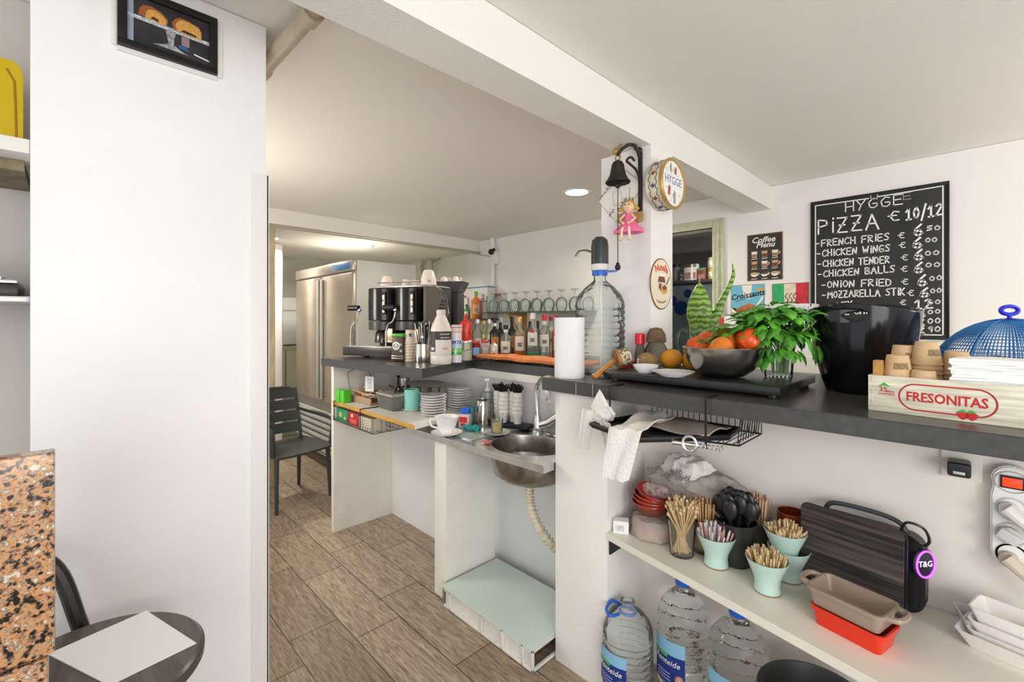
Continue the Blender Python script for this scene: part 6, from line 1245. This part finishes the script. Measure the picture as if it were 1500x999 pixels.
for i in range(62):
    a = rn.uniform(0, 2*pi); q = sqrt(rn.random()); b0 = Vector((.032*q*cos(a+2.5), .032*q*sin(a+2.5), .012)); b1 = Vector((.066*q*cos(a), .066*q*sin(a), .205-.035*q+rn.uniform(-.012, .016)))
    k_ = MB().tube([b0, b1], .0022, 4); d_ = (b1-b0).normalized(); k_.ball(.0052, tuple(b1-d_*.008), (1, 1, 1.3), 6).out('bamboo_pick', STK, t)
x, y, z = L(1043, 833)
t = celadon('celadon cup filled with wrapped sugar sticks beside the bamboo picks', (x, y+.035, z), .93)
sg = (M('sugar_stick', (.72, .66, .64), .5), M('sugar_stick_red', (.60, .25, .22), .5), M('sugar_stick_blue', (.45, .42, .50), .5)); rn = random.Random(8)
for i in range(74):
    a = rn.uniform(0, 2*pi); q = sqrt(rn.random()); MB().tube([(.034*q*cos(a), .034*q*sin(a), .03), (.066*q*cos(a+.3), .066*q*sin(a+.3), .158-.025*q+rn.uniform(-.008, .01))], .003, 5).out('sugar_stick', sg[(i % 5 == 0)+2*(i % 7 == 0 and i % 5 != 0)], t)
x, y, z = L(1095, 826)
t = T('spoon_cup', 'tall smoky black cup full of black plastic spoons', 'cup of spoons', (-.588, 1.672, z))
MB().lathe([(0, 0), (.046, 0), (.048, .004), (.066, .150), (.0645, .150), (.045, .008), (0, .007)], 32).out('cup_body', M('smoke_cup', (.030, .030, .028), .18), t)
rn = random.Random(13)
for i in range(15):
    a = 2*pi*i/15+rn.uniform(-.2, .2); q = .018+.040*(i % 3)/2; tx_, ty_ = q*cos(a), q*sin(a)
    MB().ball(.0205, (tx_, ty_, .195+rn.uniform(-.016, .014)+.012*(2-i % 3)), (1.15, .6, 1.75), 14, mx=Matrix.Translation((0, 0, 0))).tube([(tx_*.4, ty_*.4, .03), (tx_, ty_, .18)], .004, 5).out('spoon', BLACK, t)
x, y, z = L(1118, 864)
t = celadon('front celadon cup packed with square wooden sticks', (-.458, 1.568, z), .89)
sticks(t, 95, .034, .066, .03, .150, .0030, STK, 31, .12, .007)
x, y, z = (-.43, 1.692, ZL+.0005)
t = celadon('lower celadon cup carrying another cup, behind the front one', (x, y, z), .89)
t = celadon('upper celadon cup of wooden sticks stacked in a second cup', (x-.010, y-.003, z+.053), .91)
sticks(t, 90, .032, .068, .03, .146, .0032, STK, 33, .12, .009)
t = T('brown_bowl', 'glossy red brown bowl behind the stacked celadon cups', 'bowl', (-.515, 1.765, ZL+.0005)); MB().lathe([(0, 0), (.035, 0), (.038, .004), (.05, .08), (.060, .15), (.062, .205), (.059, .205), (.056, .15), (.045, .08), (.03, .012), (0, .010)], 36).out('bowl_body', M('red_glaze', (.22, .035, .012), .12, var=.4, vscale=14), t); t.location = (-.445, 1.784, ZL+.0005); t.scale = (.72, .72, .92)
# skewer bundles behind
t = T('skewer_jar', 'clear jar of flat wooden skewers behind the sugar sticks', 'jar of skewers', (-.70, 1.685, ZL+.0005)); MB().lathe([(0, 0), (.048, 0), (.05, .004), (.058, .115), (.0565, .115), (.048, .008), (0, .007)], 28).out('jar_body', M('clear_plastic'), t); sticks(t, 60, .036, .058, .012, .205, .0032, M('skewer_wood', (.60, .36, .16), .6, var=.2, vscale=40), 41, .1, .006, 'wooden_skewer')
t = T('skewer_bundle', 'pink tinted bundle of wooden skewers behind the black spoons', 'bundle of skewers', (-.56, 1.782, ZL+.0005)); MB().lathe([(0, 0), (.045, 0), (.047, .12), (.046, .12), (.044, .005), (0, .005)], 28).out('holder', M('holder_dark', (.10, .08, .07), .4), t); sticks(t, 56, .034, .052, .012, .222, .003, M('skewer_pink', (.66, .44, .30), .6, var=.2, vscale=40), 43, .1, .008, 'wooden_skewer')
# red bowls, wrapped dish, small box, plastic bag
x, y, z = L(905, 779); t = T('tooth_pick_box', 'small white carton at the left end of the bar shelf', 'box', (-.995, 1.585, ZL+.0005), rz=FACE-.25); MB().box((-.03, -.022, 0), (.03, .022, .05), .002).out('carton', PAPER, t); MB().box((-.02, -.0226, .012), (.012, -.022, .034)).out('print', M('faint_print'), t)
t = T('clay_dish', 'stack of terracotta dishes wrapped in clear film under the red bowls', 'dish', (-.895, 1.665, ZL+.0005))
MB().lathe([(0, 0), (.07, 0), (.078, .012), (.070, .018), (.078, .03), (.070, .036), (.078, .048), (0, .05)], 36).out('dishes', M('terracotta', (.56, .30, .14), .6), t)
FILM = TG('cling_film', (.9, .86, .84), .42, (.80, .72, .68), .12, .15, 1, 40)
MB().lathe([(.075, .0), (.092, .006), (.088, .03), (.085, .05), (.078, .072), (.05, .080), (0, .081)], 40, shape=lambda a, z: 1+.05*sin(7*a+z*90)+.03*sin(13*a)).out('film_wrap', FILM, t)
RB = M('red_lacquer', (.50, .025, .012), .15); rb0 = None
for k, (dx, rx_) in enumerate(((0, 0), (.002, .05), (.004, .1), (.012, .2))):
    lab = 'red lacquer bowl, %s of the tilted stack on the wrapped dishes' % ['lowest', 'second from below', 'third from below', 'topmost'][k]; loc = (-.905+dx, 1.662, ZL+.083+k*.0155)
    if rb0 is None:
        rb0 = T('lacquer_bowl', lab, 'bowl', loc, group='red bowls on the shelf'); MB().lathe([(0, 0), (.045, 0), (.062, .014), (.073, .042), (.072, .044), (.058, .016), (.04, .004), (0, .004)], 36).out('bowl_body', M('red_brown_lacquer', (.20, .05, .025), .18, var=.5, vscale=20), rb0); MB().lathe([(.0725, .0395), (.0745, .042), (.0735, .046), (.070, .044)], 36).out('red_rim', RB, rb0)
    else: bb = dup(rb0, loc, .3*k, lab); bb.rotation_euler = (0, rx_, 0)
MB().lathe([(0, .012), (.055, .014), (.069, .042)], 36).out('red_inside', RB, bb)
bgm = TG('plastic_bag', (.90, .86, .83), .40, (.62, .56, .52), .14, .16, 1, 24)
pb_ = T('plastic_bag', 'crumpled clear plastic bag with printed wrappers slumped on the shelf back', 'bag', (-.775, 1.737, ZL+.160))
rn = random.Random(17)
def crump(c): return 1+.10*sin(5.3*c.x+2*c.z)*sin(4.1*c.z+1.3)+.07*sin(11*c.x-7*c.y)+.05*sin(17*c.z+9*c.x)
MB().ball(1, (.02, 0, .045), (.185, .066, .075), 40, fn=crump).out('bag_body', bgm, pb_)
MB().grid(lambda u, v: Vector((-.14+.32*u, -.085+.11*v+.02*sin(u*8), .008+.030*sin(u*5+1)*sin(v*4)+.012*sin(u*19+v*7)-.035*(u-.4)**2)), 34, 12).out('bag_flap', bgm, pb_)
MB().ball(1, (-.01, .0, .09), (.105, .055, .07), 30, fn=crump).out('inner_wrapper', M('wrapper_white', (.74, .70, .66), .5, var=.3, vscale=30), pb_)
for k, (x, z) in enumerate(((-.06, .085), (-.035, .105), (.0, .09))):
    scribble(pb_, M('wrapper_ink', (.16, .15, .16), .7), -.035, .035, 0, .016, (x, -.066-.004*k, z), (pi/2-.3, radians(-18), .1), .0035, 9+k)
MB().ball(1, (-.12, -.045, .0), (.07, .04, .03), 24, fn=crump).out('wrapper', M('wrapper_pink', (.66, .48, .46), .5, var=.6, vscale=50), pb_)
# ribbed black case, speaker
RIB = bpy.data.materials.new('ribbed_black_fabric'); RIB.use_nodes = True; nt = RIB.node_tree; b = nt.nodes['Principled BSDF']; tc = nt.nodes.new('ShaderNodeTexCoord'); mp = nt.nodes.new('ShaderNodeMapping'); mp.inputs['Scale'].default_value = (1.2, 1, 45); nz_ = nt.nodes.new('ShaderNodeTexNoise'); nz_.inputs['Scale'].default_value = 1.6; nz_.inputs['Detail'].default_value = 4
r = nt.nodes.new('ShaderNodeValToRGB'); r.color_ramp.elements[0].position = .38; r.color_ramp.elements[1].position = .72; r.color_ramp.elements[0].color = (.010, .008, .009, 1); r.color_ramp.elements[1].color = (.11, .085, .088, 1)
nt.links.new(tc.outputs['Object'], mp.inputs[0]); nt.links.new(mp.outputs[0], nz_.inputs['Vector']); nt.links.new(nz_.outputs['Fac'], r.inputs[0]); nt.links.new(r.outputs[0], b.inputs['Base Color']); b.inputs['Roughness'].default_value = .75
bp = nt.nodes.new('ShaderNodeBump'); bp.inputs['Strength'].default_value = .4; bp.inputs['Distance'].default_value = .004; nt.links.new(nz_.outputs['Fac'], bp.inputs['Height']); nt.links.new(bp.outputs[0], b.inputs['Normal'])
A = Vector(L(1176, 851)); Bv = Vector(L(1326, 926)); A.y = 1.70; ang = atan2(Bv.y-A.y-.0, Bv.x-A.x); wd = (Bv-A).length
A = Vector((-.405, 1.705, ZL+.0005)); Bv = Vector((-.145, 1.655, ZL+.0005)); ang = atan2(Bv.y-A.y, Bv.x-A.x); wd = (Bv-A).length
sp_ = T('ribbed_case', 'flat black ribbed fabric case leaning upright on the shelf', 'case', tuple(A), rot=(radians(-3), 0, ang))
def rrect(w, h, r): return [(x+r*cos(a0+k*pi/12), z+r*sin(a0+k*pi/12)) for x, z, a0 in ((w-r, r, -pi/2), (w-r, h-r, 0), (r, h-r, pi/2), (r, r, pi)) for k in range(7)]
mxu = Matrix.Rotation(pi/2, 4, 'X')
MB().prism(rrect(wd, .255, .018), -.016, .0, mx=mxu, bev=.003).out('front_panel', RIB, sp_)
MB().prism(rrect(wd+.004, .250, .02), -.030, -.017, mx=mxu, bev=.003).out('back_panel', BLACK, sp_)
spk = T('portable_speaker', 'black portable speaker with glowing purple ring behind the ribbed case', 'speaker', (-.258, 1.777, ZL+.0005), rz=ang*.5)
MB().prism(rrect(.285, .225, .045), -.034, .034, mx=Matrix.Translation((-.125, 0, 0)) @ mxu, bev=.012).out('speaker_body', BLACK, spk)
ed = .1605; mr = Matrix.Translation((ed-.006, -.018, 0)) @ Matrix.Rotation(pi/2-radians(32), 4, 'Z') @ Matrix.Rotation(pi/2, 4, 'X')
MB().cyl(.042, -.020, .006, 32, bev=.003, mx=mr @ Matrix.Translation((0, .155, 0)), sx=.85).out('end_cap', M('speaker_gloss', (.02, .02, .04), .15), spk)
MB().tube([(.034*.85*cos(2*pi*i/40), .155+.037*sin(2*pi*i/40), .0075) for i in range(40)], .0028, 8, closed=True, mx=mr).out('light_ring', M('purple_glow', (.5, .1, .7), .4, emit=(.55, .10, .95), es=1.2), spk)
text('T&G', .023, M('speaker_white', (.8, .8, .85), .4, emit=(.8, .7, .95), es=.25), spk, tuple(mr @ Vector((0, .155, .0068))), (pi/2, 0, pi/2-radians(32)), bold=.0003)
MB().tube(spline([(-.09, 0, .222), (-.075, 0, .25), (-.02, 0, .258), (.06, 0, .256), (.10, 0, .245), (.115, 0, .222)], 8), .0075, 8).out('carry_handle', M('strap_grey', (.055, .06, .065), .5), spk)
MB().tube(spline([(.105, -.02, .225), (.12, -.03, .262), (.155, -.02, .255), (.165, .0, .215), (.15, .0, .19)], 8), .004, 6).out('strap_loop', BLACK, spk)
# terrine dishes
TAU = M('taupe_enamel', (.33, .255, .20), .28); REDT = M('red_enamel', (.70, .035, .012), .28)
ta = atan2(-.045, .19)
def terrine(lab, loc, w, d, h, mat, handles=True):
    t = T('terrine_dish', lab, 'dish', loc, rz=ta); 
    b = bmesh.new()
    def ring(wx, dy, z, rr): return [b.verts.new((x+rr*cos(a0+k*pi/8), y+rr*sin(a0+k*pi/8), z)) for x, y, a0 in ((wx/2-rr, -dy/2+rr, -pi/2), (wx/2-rr, dy/2-rr, 0), (-wx/2+rr, dy/2-rr, pi/2), (-wx/2+rr, -dy/2+rr, pi)) for k in range(5)]
    R = [ring(w*.86, d*.80, 0, .012), ring(w*.93, d*.92, h*.8, .016), ring(w, d, h*.80, .02), ring(w, d, h, .02), ring(w*.94, d*.90, h, .016), ring(w*.80, d*.74, h*.16, .012)]
    for p, q in zip(R, R[1:]):
        for i in range(20): b.faces.new((p[i], p[(i+1) % 20], q[(i+1) % 20], q[i]))
    b.faces.new(R[0][::-1]); b.faces.new(R[-1]); bmesh.ops.recalc_face_normals(b, faces=b.faces[:])
    m_ = MB(); m_._add(b); m_.out('dish_body', mat, t)
    if handles:
        for s in (-1, 1): MB().tube(spline([(s*w*.48, -d*.30, h*.88), (s*(w*.5+.022), -d*.22, h*.92), (s*(w*.5+.028), 0, h*.93), (s*(w*.5+.022), d*.22, h*.92), (s*w*.48, d*.30, h*.88)], 6), .0075, 8).out('handle', mat, t)
    return t
tcx, tcy = -.236, 1.530
terrine('bright red enamel dish under the taupe one on the bar shelf', (tcx+.003, tcy-.004, ZL+.0005), .175, .115, .052, REDT, False)
terrine('taupe enamel loaf dish stacked on the red dish', (tcx-.002, tcy-.001, ZL+.0535), .182, .122, .050, TAU)
# white ramekins
RAM = M('ramekin_white', (.86, .82, .80), .25)
def ram(lab, loc, w, d, h, rz, mat=RAM):
    t = T('ramekin', lab, 'dish', loc, rz=rz, group='white dishes at the right end of the shelf'); b = bmesh.new()
    def ring(wx, dy, z, rr): return [b.verts.new((x+rr*cos(a0+k*pi/8), y+rr*sin(a0+k*pi/8), z)) for x, y, a0 in ((wx/2-rr, -dy/2+rr, -pi/2), (wx/2-rr, dy/2-rr, 0), (-wx/2+rr, dy/2-rr, pi/2), (-wx/2+rr, -dy/2+rr, pi)) for k in range(5)]
    R = [ring(w*.74, d*.64, 0, .010), ring(w, d, h, .014), ring(w*.95, d*.93, h, .012), ring(w*.70, d*.60, h*.14, .01)]
    for p, q in zip(R, R[1:]):
        for i in range(20): b.faces.new((p[i], p[(i+1) % 20], q[(i+1) % 20], q[i]))
    b.faces.new(R[0][::-1]); b.faces.new(R[-1]); bmesh.ops.recalc_face_normals(b, faces=b.faces[:]); m_ = MB(); m_._add(b); m_.out('dish_body', mat, t); return t
rx_, ry_ = .062, 1.700; rz_ = radians(-12)
ram('wide white dish at the bottom of the stack at the right shelf end', (rx_-.006, ry_+.004, ZL+.0005), .175, .13, .042, rz_)
for k in range(3): ram('small white rectangular ramekin, %s on the wide dish at the right shelf end' % ['lowest', 'middle one', 'topmost'][k], (rx_+.002*k, ry_+.002*k, ZL+.009+k*.024), .148, .10, .042+(.008 if k == 2 else 0), rz_)
tag(ram('translucent plastic tray behind the stack of white ramekins', (rx_-.03, ry_+.05, ZL+.0005), .14, .10, .06, rz_+.5, M('cloudy_plastic', (.62, .62, .62), .3)), 'cloudy plastic tub leaning behind the white ramekin stack', 'tub')['group'] = 'tub behind the ramekins'
# socket with adapter, power strip
YW = 1.83
a = atY(1386, 668, YW); c = atY(1432, 712, YW)
so = T('wall_socket', 'cream wall socket with a black plug adapter under the bar', 'socket', ((a.x+c.x)/2, YW-.0005, atY(1408, 685, YW).z)); MB().box((-.043, -.010, -.030), (.043, 0, .056), .004).out('cover_plate', M('socket_cream', (.74, .70, .64), .4), so)
ad = T('plug_adapter', 'black plug adapter pushed into the cream wall socket', 'adapter', (so.location.x-.004, YW-.0115, so.location.z+.008)); MB().box((-.024, -.06, -.020), (.024, 0, .020), .008, 3).out('adapter_body', BLACK, ad); MB().box((-.012, -.0615, -.012), (.012, -.0605, -.004), .001).out('label', M('satin_steel'), ad)
q0 = atY(1455, 675, YW); q1 = atY(1485, 828, YW)
ps = T('power_strip', 'white power strip with glowing red switch hanging under the bar', 'power strip', (atY(1480, 750, YW).x+.002, YW-.0005, (q0.z+q1.z)/2)); Hs = (q0.z-q1.z)/2
pr_ = []
for k in range(13): pr_.append((.040*cos(pi*k/12), Hs-.042+.042*sin(pi*k/12)))
pr_ += [(-.034, Hs-.055), (-.040, Hs-.085)]+[(-.040*cos(pi*k/12), -Hs+.045-.045*sin(pi*k/12)) for k in range(13)]+[(.040, Hs-.085), (.034, Hs-.055)]
MB().prism(pr_, 0, .032, mx=mxu, bev=.004).out('strip_body', M('strip_white', (.80, .79, .77), .4), ps)
MB().lathe([(.034, .032), (.034, .034), (.031, .034)], 32, mx=mxu @ Matrix.Translation((0, Hs-.043, 0)), sy=.85).out('switch_bezel', M('grey_line', (.40, .39, .38), .5), ps)
MB().box((-.022, -.036, Hs-.060), (.022, -.032, Hs-.026), .001).out('switch_frame', BLACK, ps)
MB().box((-.018, -.041, Hs-.055), (.018, -.036, Hs-.031), .002).out('red_switch', M('red_glow', (.8, .06, .01), .3, emit=(1, .03, .006), es=.9), ps)
for k in range(4):
    zc2 = Hs-.115-k*.066
    if zc2 < -Hs+.03: zc2 = -Hs+.036
    MB().lathe([(.029, .0325), (.031, .0345), (.027, .0345), (.026, .030), (0, .030)], 32, mx=mxu @ Matrix.Translation((0, zc2, 0))).out('outlet', M('outlet_grey', (.55, .54, .52), .45), ps)
for k, (zz, m_, lab) in enumerate(((Hs-.115, M('plug_white', (.80, .77, .74), .45), 'white plug in the upper outlet of the power strip'), (Hs-.181, M('plug_grey', (.55, .55, .54), .5), 'grey plug in the middle outlet of the power strip'), (Hs-.247, M('plug_cream', (.62, .55, .44), .5), 'cream plug in the lower outlet of the power strip'))):
    t = T('cable_plug', lab, 'plug', (ps.location.x-.006, YW-.0315, ps.location.z+zz))
    MB().cyl(.020, 0, .020, 20, bev=.003, mx=mxu).out('plug_face', m_, t); 
    if k != 1: MB().tube([(-.005, -.028, .008), (.03, -.035, -.022), (.085, -.032, -.07)], [.017, .015, .009], 10).out('plug_body', m_, t); MB().tube([(.08, -.032, -.066), (.14, -.02, -.13), (.2, .02, -.25)], .004, 6).out('cord', m_, t)
    else: MB().box((-.022, -.034, -.016), (.022, -.018, .012), .005, mx=Matrix.Rotation(.5, 4, 'Y')).out('plug_body', m_, t)
# water jugs on the floor
WJ2 = M('jug_full', (.97, .99, .98), .02, trans=1, ior=1.25, bump=.6, bscale=20)
def floor_jug(lab, x, y, h, r, rz, cap=True):
    t = jug('water_jug', lab, (x, y, .0005), h, r, WJ if not cap else WJ2, rz, solid=cap); t['group'] = 'water jugs under the bar shelf'
    if cap:
        MB().cyl(r*.30, h-.02, h+.012, 24, bev=.003).out('cap', CAPB, t)
    else:
        MB().tube([(r*.30*cos(2*pi*i/28), r*.30*sin(2*pi*i/28), h-.045) for i in range(28)], .006, 8, closed=True).tube(spline([(-r*.3, -.03, h-.045), (-r*.62, -.055, h-.043), (-r*.80, -.03, h-.035), (-r*.6, .02, h-.03), (-r*.3, .03, h-.045)], 6), .006, 8).out('blue_handle', CAPB, t)
        MB().tube([(r*.27*cos(2*pi*i/28), r*.27*sin(2*pi*i/28), h-.008) for i in range(28)], .003, 6, closed=True).out('neck_ring', WJ, t)
    rr = r*1.045; z0, z1 = h*.27, h*.60
    aa = -pi/2-.62
    MB().lathe([(rr, z0), (rr, z1)], 20, a0=aa-.62, a1=aa+.62).out('label', M('water_label', (.012, .035, .22), .4), t)
    MB().lathe([(rr+.0008, z1-(z1-z0)*.32), (rr+.0008, z1)], 20, a0=aa-.62, a1=aa+.62).out('label_sky', M('label_skyblue', (.25, .50, .72), .4), t)
    MB().lathe([(rr+.0012, z1-(z1-z0)*.40), (rr+.0012, z1-(z1-z0)*.32)], 12, a0=aa-.62, a1=aa+.0).out('label_green', M('label_grass', (.10, .38, .08), .4), t)
    o = text('Fonteide', .030, M('mark_white'), t, (0, 0, z1-(z1-z0)*.50), (0, 0, aa+pi/2-.05), wrap=rr+.001, shear=.2)
    MB().ball(.017, (rr*cos(aa+.42), rr*sin(aa+.42), z0+.025), (1, 1, 1.15), 14).out('label_portrait', M('portrait_skin', (.58, .30, .20), .5, var=.3, vscale=40), t)
    for k in range(3): MB().lathe([(rr+.001, z0+.012+k*.012), (rr+.001, z0+.015+k*.012)], 8, a0=aa-.45, a1=aa+.1).out('label_print', M('label_pale_blue', (.45, .55, .72), .5), t)
    return t
floor_jug('open empty water jug with blue handle, nearest the white pier', -.955, 1.570, .405, .100, .5, cap=False)
floor_jug('full blue-capped water jug in the middle under the bar shelf', -.802, 1.722, .485, .100, .5)
floor_jug('full water jug on the right, beside the black waste bin', -.590, 1.700, .475, .103, .5)
wb_ = T('waste_bin', 'black round plastic bin on the floor under the bar shelf', 'bin', (-.325, 1.565, .0005))
MB().lathe([(0, 0), (.11, 0), (.115, .006), (.140, .37), (.150, .372), (.156, .382), (.152, .395), (.142, .398), (.136, .388), (.110, .01), (0, .008)], 48).out('bin_body', M('bin_black', (.03, .03, .03), .45), wb_)
MB().lathe([(.1535, .374), (.158, .380), (.1575, .388), (.153, .394)], 48).out('rim_band', M('bin_rim', (.07, .068, .062), .5), wb_)
